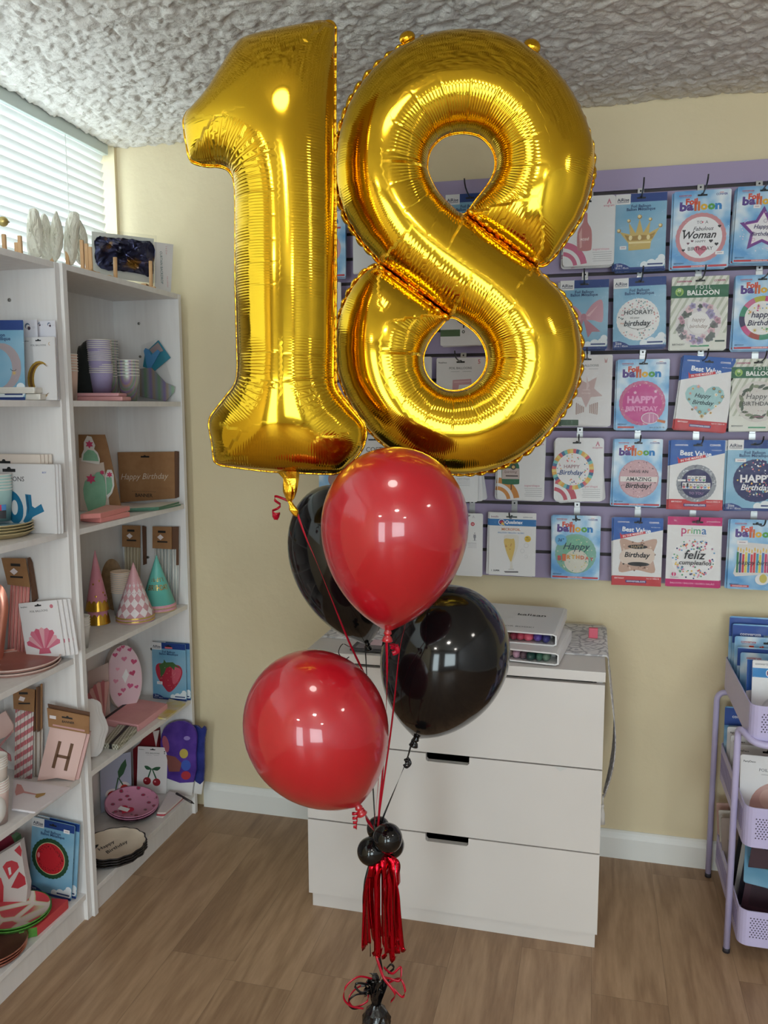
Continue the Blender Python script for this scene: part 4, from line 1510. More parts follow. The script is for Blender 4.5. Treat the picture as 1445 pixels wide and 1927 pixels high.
# --------------------------------------------------------- individual packets
def p_rose(W, H):
    c = t_anagram(W, H, (206, 110, 140))
    c.P(smooth_poly([(0.40, 0.33), (0.46, 0.33), (0.47, 0.5), (0.55, 0.66), (0.56, 0.98), (0.52, 1.05), (0.34, 1.05), (0.28, 1.0), (0.28, 0.68), (0.38, 0.5)], 3), (196, 130, 132), True)
    c.P([(0.31, 0.72), (0.36, 0.6), (0.37, 0.98), (0.33, 1.0)], (222, 172, 170), True).T('rosé', 0.42, 0.82, 0.18, (244, 226, 222), 0.01, 0.3)
    return c


def p_crown(W, H):
    c = t_airise(W, H)
    g1, g2, g3 = (206, 178, 104), (170, 134, 66), (236, 218, 160)
    c.P([(0.09, 0.74), (0.30, 0.80), (0.27, 0.56), (0.41, 0.78), (0.48, 0.50), (0.56, 0.78), (0.69, 0.55), (0.67, 0.79), (0.88, 0.68), (0.72, 0.95), (0.70, 1.1), (0.28, 1.12), (0.27, 0.97)], g1, True)
    c.P([(0.19, 0.80), (0.32, 0.84), (0.5, 0.82), (0.66, 0.83), (0.80, 0.77), (0.74, 0.9), (0.5, 0.93), (0.25, 0.92)], g2, True)
    for x, y, r in ((0.08, 0.72, 0.04), (0.27, 0.53, 0.035), (0.48, 0.46, 0.045), (0.69, 0.52, 0.035), (0.89, 0.65, 0.04)):
        c.C(x, y, r, g2, n=14).C(x - 0.008, y - 0.008, r * 0.7, g3, n=12)
    for x in (0.31, 0.49, 0.66):
        c.C(x, 0.87, 0.035, g3, 0.05, n=12)
    c.R(0.28, 0.95, 0.71, 0.985, g3, True)
    c.sticker(0.17, 1.06)
    return c


def p_woman(W, H):
    c = t_foil(W, H)
    K = (44, 40, 46)
    c.P(scallop(0.5, 0.85, 0.44), (206, 142, 148), True).C(0.5, 0.85, 0.375, (238, 236, 238))
    c.T('TO  A', 0.52, 0.575, 0.2, K, 0.0, hmax=0.09).heart(0.52, 0.575, 0.018, (206, 90, 110))
    c.T('Fabulous', 0.54, 0.69, 0.36, K, 0.008, 0.35).T('Woman', 0.48, 0.80, 0.58, K, 0.02, 0.35)
    c.T('HAPPY', 0.5, 0.92, 0.18, K, 0.0).T('BIRTHDAY', 0.5, 1.05, 0.44, K, 0.004, hmax=0.12)
    c.heart(0.5, 1.08, 0.11, (206, 116, 136)).T('BIRTHDAY', 0.5, 1.05, 0.44, K, 0.004, hmax=0.12)
    for x, y, r in ((0.2, 0.72, 0.03), (0.82, 0.66, 0.03), (0.28, 0.95, 0.025), (0.78, 0.98, 0.035), (0.2, 1.07, 0.03), (0.68, 0.92, 0.035), (0.35, 0.91, 0.025)):
        c.heart(x, y, r, (120, 84, 96) if r < 0.03 else K)
    c.sticker(0.84, 1.14, 0.15, 0.06)
    return c


def p_star(W, H):
    c = t_foil(W, H)
    K = (54, 34, 96)
    c.star(0.52, 0.84, 0.46, (112, 62, 142), 0.235).star(0.52, 0.84, 0.36, (150, 70, 150), 0.19).star(0.52, 0.84, 0.33, (238, 234, 238), 0.175)
    confetti(c, 0.52, 0.86, 0.42, 30, [(220, 200, 230), (236, 226, 238)], 0.011, 4, rmin=0.65)
    c.T('Happy', 0.5, 0.79, 0.30, K, 0.012, 0.3).T('Birthday', 0.5, 0.93, 0.38, K, 0.012, 0.3)
    c.ring(0.56, 0.67, 0.03, 0.037, (150, 130, 160)).ring(0.36, 1.03, 0.025, 0.031, (200, 120, 170)).sticker(0.38, 0.39, 0.13, 0.07)
    return c


def p_bow(W, H):
    c = t_airise(W, H)
    a, b_ = (204, 152, 164), (184, 128, 142)
    c.P(smooth_poly([(0.47, 0.72), (0.33, 0.55), (0.16, 0.52), (0.12, 0.7), (0.2, 0.86), (0.34, 0.88), (0.47, 0.82)], 4), a, True)
    c.P(smooth_poly([(0.53, 0.72), (0.68, 0.5), (0.86, 0.42), (0.9, 0.65), (0.88, 0.88), (0.7, 0.84), (0.53, 0.82)], 4), a, True)
    c.P([(0.45, 0.82), (0.5, 0.84), (0.38, 1.18), (0.3, 1.08), (0.2, 1.1)], b_, True).P([(0.5, 0.82), (0.56, 0.82), (0.86, 1.08), (0.68, 1.08), (0.6, 1.2)], b_, True)
    c.C(0.5, 0.77, 0.06, b_, 0.075, n=14).P([(0.56, 0.74), (0.8, 0.52), (0.62, 0.76)], (222, 180, 188), True)
    return c


def p_hooray(W, H):
    c = t_airise(W, H)
    K = (40, 40, 46)
    c.P(scallop(0.48, 0.82, 0.41), (238, 236, 234), True)
    confetti(c, 0.48, 0.82, 0.39, 85, [(206, 140, 150), (226, 184, 186), (110, 160, 160), (96, 100, 104), (214, 160, 140)], 0.014, 2, 0.2, 'tri')
    c.T('HOORAY!', 0.48, 0.68, 0.54, K, 0.01, 0.1, hmax=0.16).T("it's your", 0.42, 0.79, 0.18, K, 0.0, 0.2).T('birthday', 0.47, 0.91, 0.52, K, 0.018, 0.25)
    c.ring(0.5, 0.62, 0.39, 0.397, K, True, 235, 305)
    return c


def p_flower(W, H):
    c = t_green(W, H)
    c.P(scallop(0.5, 0.86, 0.40), (226, 220, 218), True)
    rn = random.Random(8)
    cols = [(196, 150, 164), (214, 178, 186), (160, 150, 186), (130, 128, 130), (88, 96, 92), (226, 196, 200), (104, 112, 104), (190, 160, 190)]
    for i in range(34):
        a = 2 * PI * i / 34 + rn.uniform(-0.1, 0.1); r = rn.uniform(0.25, 0.35)
        s_ = rn.uniform(0.045, 0.085)
        col = cols[rn.randrange(len(cols))]
        c.P(smooth_poly([(0.5 + r * math.cos(a) + s_ * (1 if k % 2 else 0.72) * math.cos(k * PI / 5), 0.86 + r * math.sin(a) + s_ * (1 if k % 2 else 0.72) * math.sin(k * PI / 5)) for k in range(10)], 2), col, True)
        c.C(0.5 + r * math.cos(a), 0.86 + r * math.sin(a), s_ * 0.4, tuple(int(x * 0.8) for x in col), n=9)
    c.C(0.5, 0.85, 0.2, (236, 232, 230))
    c.T('happy', 0.5, 0.80, 0.24, (150, 130, 120), 0.006, 0.25).T('birthday', 0.5, 0.92, 0.32, (150, 130, 120), 0.006, 0.25)
    return c


def p_color(W, H):
    c = t_foil(W, H)
    cols = [(190, 60, 130), (200, 180, 60), (60, 140, 110), (170, 80, 70), (196, 70, 130), (60, 50, 90), (60, 140, 110), (200, 100, 140), (180, 180, 60), (200, 60, 120), (90, 120, 180), (190, 110, 60)]
    cx, cy = 0.53, 0.84
    for i in range(12):
        a0, a1 = 2 * PI * i / 12 + 0.1, 2 * PI * (i + 1) / 12 + 0.1
        c.P([(cx, cy)] + [(cx + 0.43 * math.cos(a0 + (a1 - a0) * k / 4), cy + 0.43 * math.sin(a0 + (a1 - a0) * k / 4)) for k in range(5)], cols[i], True)
    c.C(cx, cy, 0.33, (236, 234, 232))
    confetti(c, cx, cy, 0.3, 22, [(220, 200, 80), (210, 90, 140), (120, 180, 110), (90, 150, 200)], 0.014, 6, 0.14)
    for x, y, col in ((0.45, 0.61, (200, 70, 130)), (0.3, 0.72, (220, 160, 60)), (0.62, 1.06, (90, 160, 90)), (0.4, 1.08, (210, 180, 60)), (0.75, 0.68, (90, 140, 200))):
        c.star(x, y, 0.05, col, 0.012, 8)
    c.T('happy', 0.52, 0.79, 0.40, (44, 36, 70), 0.018, 0.25).T('Birthday', 0.52, 0.95, 0.52, (44, 36, 70), 0.018, 0.25)
    return c


def p_fringe(W, H):
    c = t_party(W, H)
    a, b_ = (206, 178, 176), (186, 160, 152)
    c.P(smooth_poly(star(0.5, 0.72, 0.34, 0.16), 1), a, True)
    c.P([(0.5, 0.42), (0.56, 0.62), (0.5, 0.72)], (222, 200, 198), True)
    for i in range(5):
        c.R(0.30 + i * 0.035, 0.96 + 0.02 * i, 0.325 + i * 0.035, 1.2 - 0.012 * i, b_, True); c.R(0.57 + i * 0.035, 1.0 - 0.012 * i, 0.595 + i * 0.035, 1.17 + 0.008 * i, b_, True)
    c.T('HAPPY', 0.5, 0.7, 0.14, (230, 214, 210)).T('birthday', 0.5, 0.77, 0.18, (230, 214, 210), 0, 0.2)
    c.P([(0.84, 0.06), (0.87, 0.12), (0.9, 0.06), (0.89, 0.16), (0.85, 0.16)], (206, 160, 160)).R(0.0, c.h - 0.12, 0.36, c.h - 0.005, (70, 96, 74))
    return c


def p_pink(W, H):
    c = t_foil(W, H, footer=False)
    c.P(scallop(0.5, 0.87, 0.44), (206, 110, 150), True).C(0.5, 0.87, 0.38, (208, 76, 148))
    confetti(c, 0.5, 0.87, 0.42, 40, [(226, 150, 180), (230, 180, 200), (190, 90, 130)], 0.012, 9, rmin=0.7)
    for x, y in ((0.36, 0.66), (0.75, 0.64), (0.2, 1.02)):
        c.star(x, y, 0.04, (236, 190, 214))
    c.T('HAPPY', 0.5, 0.80, 0.58, (240, 160, 206), 0.05, hmax=0.17).T('BIRTHDAY', 0.5, 0.98, 0.62, (240, 160, 206), 0.05, hmax=0.17)
    c.C(0.66, 1.17, 0.17, (240, 226, 232), 0.115).C(0.66, 1.17, 0.155, (206, 130, 170), 0.10).R(0.64, 1.08, 0.66, 1.26, (240, 190, 214), True).R(0.72, 1.09, 0.73, 1.25, (240, 190, 214), True)
    c.P([(0.80, 1.19), (0.96, 1.22), (0.95, 1.27), (0.80, 1.24)], (214, 130, 80), True)
    c.R(0.04, c.h - 0.06, 0.36, c.h - 0.025, (206, 90, 80)).T('Item # 26131-18', 0.8, c.h - 0.04, 0.28, (60, 60, 90))
    return c


def p_heart(W, H):
    c = t_best(W, H)
    K = (40, 60, 66)
    c.heart(0.5, 0.86, 0.38, (166, 206, 206))
    rn = random.Random(2)
    cols = [(226, 180, 90), (60, 60, 66), (214, 150, 170), (240, 236, 230), (120, 130, 120)]
    for x, y in ((0.26, 0.66), (0.36, 0.61), (0.22, 0.76), (0.66, 0.63), (0.78, 0.68), (0.72, 0.75), (0.84, 0.78), (0.45, 1.12), (0.56, 1.14), (0.5, 1.2), (0.62, 1.06), (0.36, 1.04), (0.74, 0.98), (0.8, 0.9), (0.21, 0.88), (0.66, 1.12), (0.3, 1.08)):
        col = cols[rn.randrange(5)]; r = rn.uniform(0.03, 0.055)
        c.star(x, y, r, col, r * 0.45, 7).C(x, y, r * 0.3, (230, 190, 90) if col != cols[0] else (90, 70, 60), n=8)
    c.T('Happy', 0.47, 0.80, 0.32, K, 0.014, 0.3).T('Birthday', 0.49, 0.94, 0.42, K, 0.014, 0.3)
    return c


def p_leaf(W, H):
    c = t_green(W, H)
    c.P(scallop(0.52, 0.86, 0.41), (216, 210, 204), True)
    rn = random.Random(4)
    for i in range(20):
        a = 2 * PI * i / 20 + 0.2; r = 0.31
        if abs(math.sin(a)) < 0.2 and math.cos(a) > 0:
            continue
        s_ = rn.uniform(0.06, 0.1); col = [(70, 84, 66), (96, 108, 84), (130, 138, 112), (84, 90, 80)][i % 4]
        x, y = 0.52 + r * math.cos(a), 0.86 + r * math.sin(a); th = a + rn.uniform(0.6, 2.2)
        c.P(smooth_poly([(x - s_ * math.cos(th), y - s_ * math.sin(th)), (x + s_ * 0.4 * math.sin(th), y - s_ * 0.4 * math.cos(th)), (x + s_ * math.cos(th), y + s_ * math.sin(th)), (x - s_ * 0.4 * math.sin(th), y + s_ * 0.4 * math.cos(th))], 3), col, True)
    confetti(c, 0.52, 0.86, 0.38, 30, [(150, 156, 130), (190, 150, 160)], 0.009, 7, 0.15)
    c.T('Happy', 0.50, 0.77, 0.40, (84, 80, 78), 0.0, 0.2).T('BIRTHDAY', 0.52, 0.90, 0.56, (72, 66, 66), 0.004, hmax=0.14).T('celebrate', 0.55, 1.16, 0.2, (170, 90, 120), 0.01, 0.3)
    return c


def p_green_bottle(W, H):
    c = t_anagram(W, H, (212, 140, 66))
    g = (40, 104, 72)
    c.P(smooth_poly([(0.29, 0.42), (0.37, 0.42), (0.38, 0.56), (0.46, 0.66), (0.47, 1.0), (0.43, 1.06), (0.14, 1.06), (0.1, 1.0), (0.1, 0.68), (0.26, 0.56)], 3), g, True)
    c.R(0.1, 0.72, 0.47, 0.95, (196, 178, 172), True).C(0.34, 0.69, 0.06, (60, 50, 40), n=16).C(0.34, 0.69, 0.035, (210, 180, 110), n=12).T('Sparkling', 0.28, 0.80, 0.28, (120, 90, 84), 0.004, 0.3).R(0.18, 0.87, 0.44, 0.895, (60, 44, 44), True)
    c.R(0.29, 1.06, 0.31, 1.18, (60, 44, 44), True)
    return c


def p_rainbow(W, H):
    c = t_anagram(W, H, (196, 84, 100), True)
    cols = [(214, 96, 100), (226, 170, 80), (90, 170, 150), (66, 108, 150), (226, 200, 110), (190, 110, 150), (120, 190, 180), (230, 226, 216)]
    cx, cy = 0.38, 0.66
    for i in range(40):
        a0, a1 = 2 * PI * i / 40, 2 * PI * (i + 1) / 40
        c.P([(cx + 0.33 * math.cos(a0), cy + 0.33 * math.sin(a0)), (cx + 0.43 * math.cos(a0), cy + 0.43 * math.sin(a0)), (cx + 0.43 * math.cos(a1), cy + 0.43 * math.sin(a1)), (cx + 0.33 * math.cos(a1), cy + 0.33 * math.sin(a1))], cols[(i * 3 + i // 5) % 8], True)
    c.C(cx, cy, 0.34, (236, 232, 232))
    confetti(c, cx, cy, 0.32, 50, cols[:7], 0.014, 11, 0.16, 'tri')
    c.T('HAPPY', 0.36, 0.60, 0.32, (150, 90, 100), 0.0).T('Birthday', 0.35, 0.74, 0.50, (70, 90, 140), 0.016, 0.3)
    return c


def p_amazing(W, H):
    c = t_foil(W, H)
    K = (40, 38, 44)
    c.P(scallop(0.53, 0.86, 0.41), (200, 160, 168), True).C(0.53, 0.86, 0.39, (212, 172, 178))
    confetti(c, 0.53, 0.86, 0.39, 60, [(150, 110, 120), (236, 214, 216), (90, 80, 90)], 0.010, 3, 0.2)
    c.P([(0.15, 0.81), (0.92, 0.81), (0.91, 0.92), (0.15, 0.92)], (234, 226, 222), True)
    c.T('HAVE AN', 0.53, 0.70, 0.38, K, 0.0, hmax=0.14).T('AMAZING', 0.53, 0.865, 0.52, K, 0.012, hmax=0.085).T('Birthday!', 0.53, 1.02, 0.54, K, 0.018, 0.25)
    return c


def p_banner(W, H):
    c = t_best(W, H)
    c.P(scallop(0.50, 0.85, 0.365), (150, 152, 160), True)
    confetti(c, 0.5, 0.85, 0.35, 60, [(190, 192, 200), (110, 112, 124), (210, 212, 216)], 0.014, 13, rmin=0.6)
    c.C(0.5, 0.85, 0.285, (46, 42, 92))
    for row, y, wd, bh in (('HAPPY', 0.755, 0.34, 0.115), ('BIRTHDAY', 0.895, 0.52, 0.125)):
        n = len(row); cols = [(206, 70, 90), (70, 130, 190), (226, 170, 70), (130, 90, 160), (80, 160, 110)]
        for i, ch in enumerate(row):
            x = 0.5 + wd * ((i + 0.5) / n - 0.5); w_ = wd / n * 0.94
            c.R(x - w_ / 2, y - bh / 2, x + w_ / 2, y + bh / 2, (236, 232, 232), True).P([(x - w_ / 2, y + bh * 0.1), (x + w_ / 2, y + bh * 0.1), (x, y + bh / 2)], cols[i % 5], True)
            c.T(ch, x, y - bh * 0.1, w_ * 0.6, (30, 26, 40), 0.02, hmax=bh * 0.62)
    c.T('TO YOU', 0.5, 1.04, 0.26, (190, 150, 200), 0.0).R(0.15, 0.77, 0.3, 0.81, (236, 234, 236), True)
    return c


def p_navy(W, H):
    c = t_airise(W, H)
    c.P(scallop(0.55, 0.80, 0.42), (38, 42, 96), True)
    confetti(c, 0.55, 0.72, 0.36, 55, [(236, 210, 110), (226, 120, 140), (230, 230, 236), (110, 180, 200), (236, 160, 90)], 0.014, 5, 0.1, 'dot')
    confetti(c, 0.55, 0.9, 0.3, 25, [(190, 170, 110), (150, 110, 150), (190, 190, 206)], 0.011, 15, 0.05)
    c.T('HAPPY', 0.56, 0.76, 0.62, (240, 238, 244), 0.035, hmax=0.2).T('Birthday', 0.55, 0.95, 0.56, (236, 236, 244), 0.018, 0.25)
    c.sticker(0.24, 0.4, 0.2, 0.07)
    return c


def p_person(W, H):
    c = Card(W, H, WHT, rounded=0.06)
    g = (150, 148, 156)
    c.C(0.62, 0.40, 0.075, (206, 66, 78), n=20).T('HUGE', 0.62, 0.385, 0.09, (244, 226, 228), 0.02).T('SUPER', 0.62, 0.42, 0.09, (244, 226, 228), 0.02)
    c.C(0.7, 0.74, 0.02, g, n=10).P([(0.66, 0.79), (0.74, 0.79), (0.75, 0.9), (0.73, 0.92), (0.72, 1.02), (0.68, 1.02), (0.67, 0.92), (0.65, 0.9)], g, True).R(0.62, 1.02, 0.78, 1.028, g, True)
    c.T('supershape', 0.6, 1.12, 0.34, (170, 166, 172)).lines(0.45, 0.78, 1.17, 4, 0.04, (186, 182, 188)).P([(0.6, 0.17), (0.65, 0.06), (0.7, 0.17), (0.67, 0.17), (0.65, 0.12), (0.63, 0.17)], (206, 200, 204))
    return c


def p_glass(W, H):
    c = Card(W, H, WHT, rounded=0.01)
    c.T('betallic', 0.12, 0.09, 0.16, (150, 100, 130), 0.01).T('qualatex.com', 0.82, 0.09, 0.2, (90, 90, 110), 0.01)
    c.R(0, 0.14, 1, 0.285, (44, 118, 184)).T('Qualatex', 0.53, 0.21, 0.38, (242, 244, 250), 0.03, 0.2).C(0.265, 0.21, 0.068, (240, 242, 246), pic=False, n=18).C(0.265, 0.21, 0.056, (60, 70, 140), pic=False, n=18)
    c.P([(0.21, 0.21), (0.265, 0.17), (0.31, 0.20), (0.27, 0.24)], (196, 60, 70)).P([(0.29, 0.2), (0.34, 0.285), (0.25, 0.25)], (226, 190, 80))
    c.T('MICROFOIL', 0.47, 0.36, 0.4, (206, 130, 84), 0.02).T('BALLOON / BALLON / GLOBO', 0.47, 0.435, 0.56, (60, 120, 180), 0.01)
    c.P(smooth_poly([(0.32, 0.55), (0.34, 0.49), (0.48, 0.47), (0.62, 0.49), (0.64, 0.56), (0.62, 0.76), (0.54, 1.0), (0.51, 1.07), (0.52, 1.22), (0.46, 1.22), (0.46, 1.07), (0.35, 0.8)], 3), (226, 222, 214), True)
    c.P(smooth_poly([(0.325, 0.58), (0.48, 0.57), (0.54, 0.57), (0.56, 0.75), (0.51, 0.98), (0.47, 1.06), (0.37, 0.82)], 3), (222, 190, 108), True)
    confetti(c, 0.45, 0.72, 0.1, 7, [(200, 150, 90)], 0.013, 3)
    c.P([(0.33, 1.28), (0.64, 1.27), (0.64, 1.3), (0.36, 1.31)], (110, 106, 110), True).P([(0.43, 1.225), (0.55, 1.22), (0.55, 1.24), (0.43, 1.245)], (200, 196, 196), True)
    c.C(0.83, 0.555, 0.068, (226, 190, 66)).T('BIG', 0.83, 0.53, 0.06, (90, 70, 30), 0.02).T('SHAPE', 0.83, 0.575, 0.09, (90, 70, 30), 0.02)
    for x, y, r in ((0.8, 0.7, 0.05), (0.72, 0.82, 0.045), (0.8, 0.94, 0.035)):
        c.ring(x, y, r * 0.85, r, (206, 204, 206))
    c.T('1  SUPER', 0.15, 1.27, 0.18, (60, 60, 70), 0.02)
    c.slot(0.48, 0.085, 0.23, (84, 96, 92))
    return c


def p_three(W, H):
    c = t_foil(W, H)
    c.P(scallop(0.5, 0.82, 0.42), (130, 178, 160), True).C(0.5, 0.7, 0.27, (120, 180, 150)).C(0.52, 0.98, 0.25, (214, 210, 196))
    confetti(c, 0.5, 0.84, 0.38, 60, [(150, 200, 170), (226, 220, 200), (96, 160, 140), (220, 206, 130)], 0.012, 8)
    c.C(0.19, 0.53, 0.12, (110, 176, 220), pic=True).T('36"', 0.19, 0.53, 0.13, (30, 60, 110), 0.02, 0.2)
    c.T('Happy', 0.52, 0.68, 0.56, (36, 60, 80), 0.0, 0.35)
    for i, ch in enumerate('BIRTHDAY'):
        c.T(ch, 0.17 + 0.095 * i, 0.92 - 0.035 * math.sin(PI * i / 7), 0.075, [(206, 80, 80), (214, 110, 70), (220, 150, 70), (226, 190, 80), (226, 150, 90), (214, 120, 90), (206, 96, 80), (196, 90, 90)][i], 0.04, hmax=0.15)
    return c


def p_pillow(W, H):
    c = t_best(W, H)
    K = (36, 32, 34)
    c.P(smooth_poly([(0.15, 0.46), (0.5, 0.53), (0.88, 0.45), (0.81, 0.8), (0.86, 1.16), (0.5, 1.12), (0.14, 1.17), (0.19, 0.8)], 4), (200, 164, 146), True)
    confetti(c, 0.5, 0.81, 0.36, 46, [K, (130, 100, 84), (226, 200, 184), (170, 130, 112)], 0.018, 12, 0.2)
    c.P(smooth_poly([(0.21, 0.7), (0.79, 0.66), (0.78, 0.97), (0.2, 0.98)], 3), (226, 206, 192), True)
    c.P(ell(0.5, 0.62, 0.2, 0.045), K, True).P(ell(0.53, 0.99, 0.22, 0.045), K, True).T('HAPPY', 0.5, 0.62, 0.26, (190, 160, 120), 0.0)
    c.T('Birthday', 0.5, 0.81, 0.52, K, 0.03, 0.2)
    return c


def p_prima(W, H):
    c = Card(W, H, WHT)
    PK = (200, 30, 112)
    c.R(0, 0, 1, 0.165, PK).R(0, c.h - 0.15, 1, c.h, PK).T('BALLOON / BALLON / GLOBO / BALÃO', 0.5, c.h - 0.078, 0.82, (244, 190, 216), 0.004)
    for ch, x, w_, col in (('p', 0.31, 0.1, (200, 60, 120)), ('r', 0.405, 0.06, (220, 130, 70)), ('i', 0.455, 0.022, (110, 170, 80)), ('m', 0.55, 0.13, (90, 160, 120)), ('a', 0.68, 0.09, (70, 120, 180))):
        c.T(ch, x, 0.285 + (0.022 if ch == 'p' else -0.018 if ch == 'i' else 0), w_, col, 0.012)
    c.R(0.3, 0.365, 0.72, 0.372, (206, 190, 196))
    c.C(0.51, 0.83, 0.41, (240, 238, 238), 0.40)
    confetti(c, 0.51, 0.83, 0.40, 120, [(206, 70, 110), (90, 160, 120), (230, 190, 90), (60, 70, 120), (226, 130, 90), (120, 170, 210), (226, 150, 180)], 0.017, 21, 0.14)
    c.T('feliz', 0.53, 0.74, 0.40, (36, 34, 44), 0.008, 0.25).T('cumpleaños', 0.54, 0.91, 0.60, (36, 34, 44), 0.008, 0.25)
    c.C(0.15, 1.14, 0.04, (200, 40, 110), pic=False).T('1', 0.15, 1.14, 0.015, (250, 240, 244), 0.02).R(0.08, 1.2, 0.24, 1.207, (160, 120, 140))
    c.T('XL', 0.14, 0.07, 0.05, (250, 210, 230)).T('primaballoons', 0.84, 0.08, 0.24, (250, 210, 230)).slot(0.55, 0.09, 0.2)
    return c


def p_candles(W, H):
    c = t_foil(W, H, False)
    c.P([(0.16, 0.45), (1.0, 0.5), (1.0, 1.06), (0.14, 1.16), (0.1, 1.1), (0.17, 0.8)], (222, 218, 216), True)
    cols = [(60, 130, 90), (60, 70, 140), (206, 60, 70), (226, 210, 90), (80, 150, 200), (210, 60, 90), (210, 60, 60), (70, 160, 190), (226, 206, 80), (90, 130, 190), (206, 60, 110), (190, 60, 120), (210, 90, 60), (120, 160, 60), (210, 70, 90), (70, 130, 180)]
    for i, col in enumerate(cols):
        x = 0.17 + 0.052 * i
        c.R(x - 0.02, 0.66 + 0.02 * (i % 3), x + 0.02, 1.08 - 0.002 * i, col, True).P(ell(x, 0.6 + 0.02 * (i % 3), 0.014, 0.045, 10), (230, 190, 90), True)
    c.T('happy birthday', 0.58, 0.88, 0.8, (40, 60, 70), 0.0, 0.3).C(0.64, 1.2, 0.13, (232, 230, 230), 0.11).C(0.66, 1.18, 0.07, (206, 190, 96), 0.09).C(0.92, 1.18, 0.065, (200, 100, 80), 0.09)
    c.R(0.06, c.h - 0.09, 0.4, c.h - 0.045, (200, 70, 76)).T('converusa.com', 0.23, c.h - 0.067, 0.28, (246, 226, 226), 0.02).sticker(0.24, 0.46, 0.2, 0.08)
    return c


def p_five(W, H):
    c = t_party(W, H, ('5', (206, 110, 120), 0.05))
    c.P([(0.34, 0.45), (0.72, 0.43), (0.73, 0.54), (0.47, 0.55), (0.46, 0.64), (0.6, 0.62), (0.74, 0.7), (0.75, 0.92), (0.62, 1.02), (0.38, 1.0), (0.34, 0.9), (0.6, 0.9), (0.63, 0.75), (0.5, 0.71), (0.33, 0.78)], (206, 156, 162), True)
    c.P([(0.36, 0.48), (0.70, 0.465), (0.70, 0.49), (0.37, 0.51)], (222, 184, 188), True)
    return c


def p_dark_bird(W, H):
    c = t_party(W, H)
    c.P(smooth_poly([(0.30, 0.86), (0.36, 0.78), (0.45, 0.74), (0.6, 0.66), (0.8, 0.68), (0.92, 0.82), (0.9, 0.98), (0.7, 1.06), (0.5, 1.04), (0.36, 0.96)], 4), (42, 40, 70), True)
    c.R(0.48, 1.04, 0.51, 1.1, (42, 40, 70), True).R(0.70, 1.05, 0.73, 1.11, (42, 40, 70), True).R(0.0, 1.13, 0.42, 1.27, (74, 104, 66)).C(0.49, 1.18, 0.032, (60, 66, 60), pic=False).C(0.49, 1.18, 0.016, WHT, pic=False)
    return c


def p_pinklion(W, H):
    c = t_foil(W, H)
    c.P(ell(0.5, 0.86, 0.4, 0.36), (226, 176, 178), True).C(0.36, 0.8, 0.05, (206, 140, 150)).C(0.6, 0.9, 0.1, (240, 206, 206))
    c.R(0.1, 0.42, 0.9, 0.455, (206, 90, 110))
    return c


def p_info(W, H):
    c = Card(W, H, WHT)
    c.T('COSTUME', 0.4, 0.3, 0.6, (110, 106, 110), 0.01).lines(0.15, 0.8, 0.42, 6, 0.06, (170, 168, 172)).R(0.66, 1.12, 0.92, 1.2, (206, 196, 200)).slot(0.3, 0.1, 0.3)
    return c


def p_skyguy(W, H):
    c = t_foil(W, H)
    c.C(0.42, 0.86, 0.2, (160, 120, 110)).C(0.6, 0.9, 0.16, (196, 150, 130))
    return c


# ----------------------------------------------------------------- slatwall
YS = 2.607
m_lilac = mottled('lilac_slat_board', (158, 143, 174), (163, 148, 179), 2, 0.5)
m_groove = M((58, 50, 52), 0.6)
sx0 = at_y(612, 1000, YS).x
sw = thing('slatwall_panel', 'lilac slatwall panel with dark grooves covering the back wall', 'slatwall', ((sx0 + XR) / 2 - 0.5, YB, 0.92))
sx1 = 1.35
ZG = [2.0702 - 0.0768 * k for k in range(15)]
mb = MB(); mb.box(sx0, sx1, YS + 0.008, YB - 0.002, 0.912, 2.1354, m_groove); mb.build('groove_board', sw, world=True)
edges = [2.1354] + ZG + [0.9122]
for k in range(len(edges) - 1):
    z1 = edges[k] - (0.005 if k else 0); z0 = edges[k + 1] + (0.005 if k < len(edges) - 2 else 0)
    MB().box(sx0, sx1, YS, YS + 0.0085, z0, z1, m_lilac, 0.001).build('slat', sw, world=True)

m_hook = M((58, 58, 62), 0.3, 0.6)
m_brk = M((178, 177, 176), 0.3, 0.5)
GP = 'foil balloon packets hanging on the slatwall'
GH = 'slatwall display hooks'


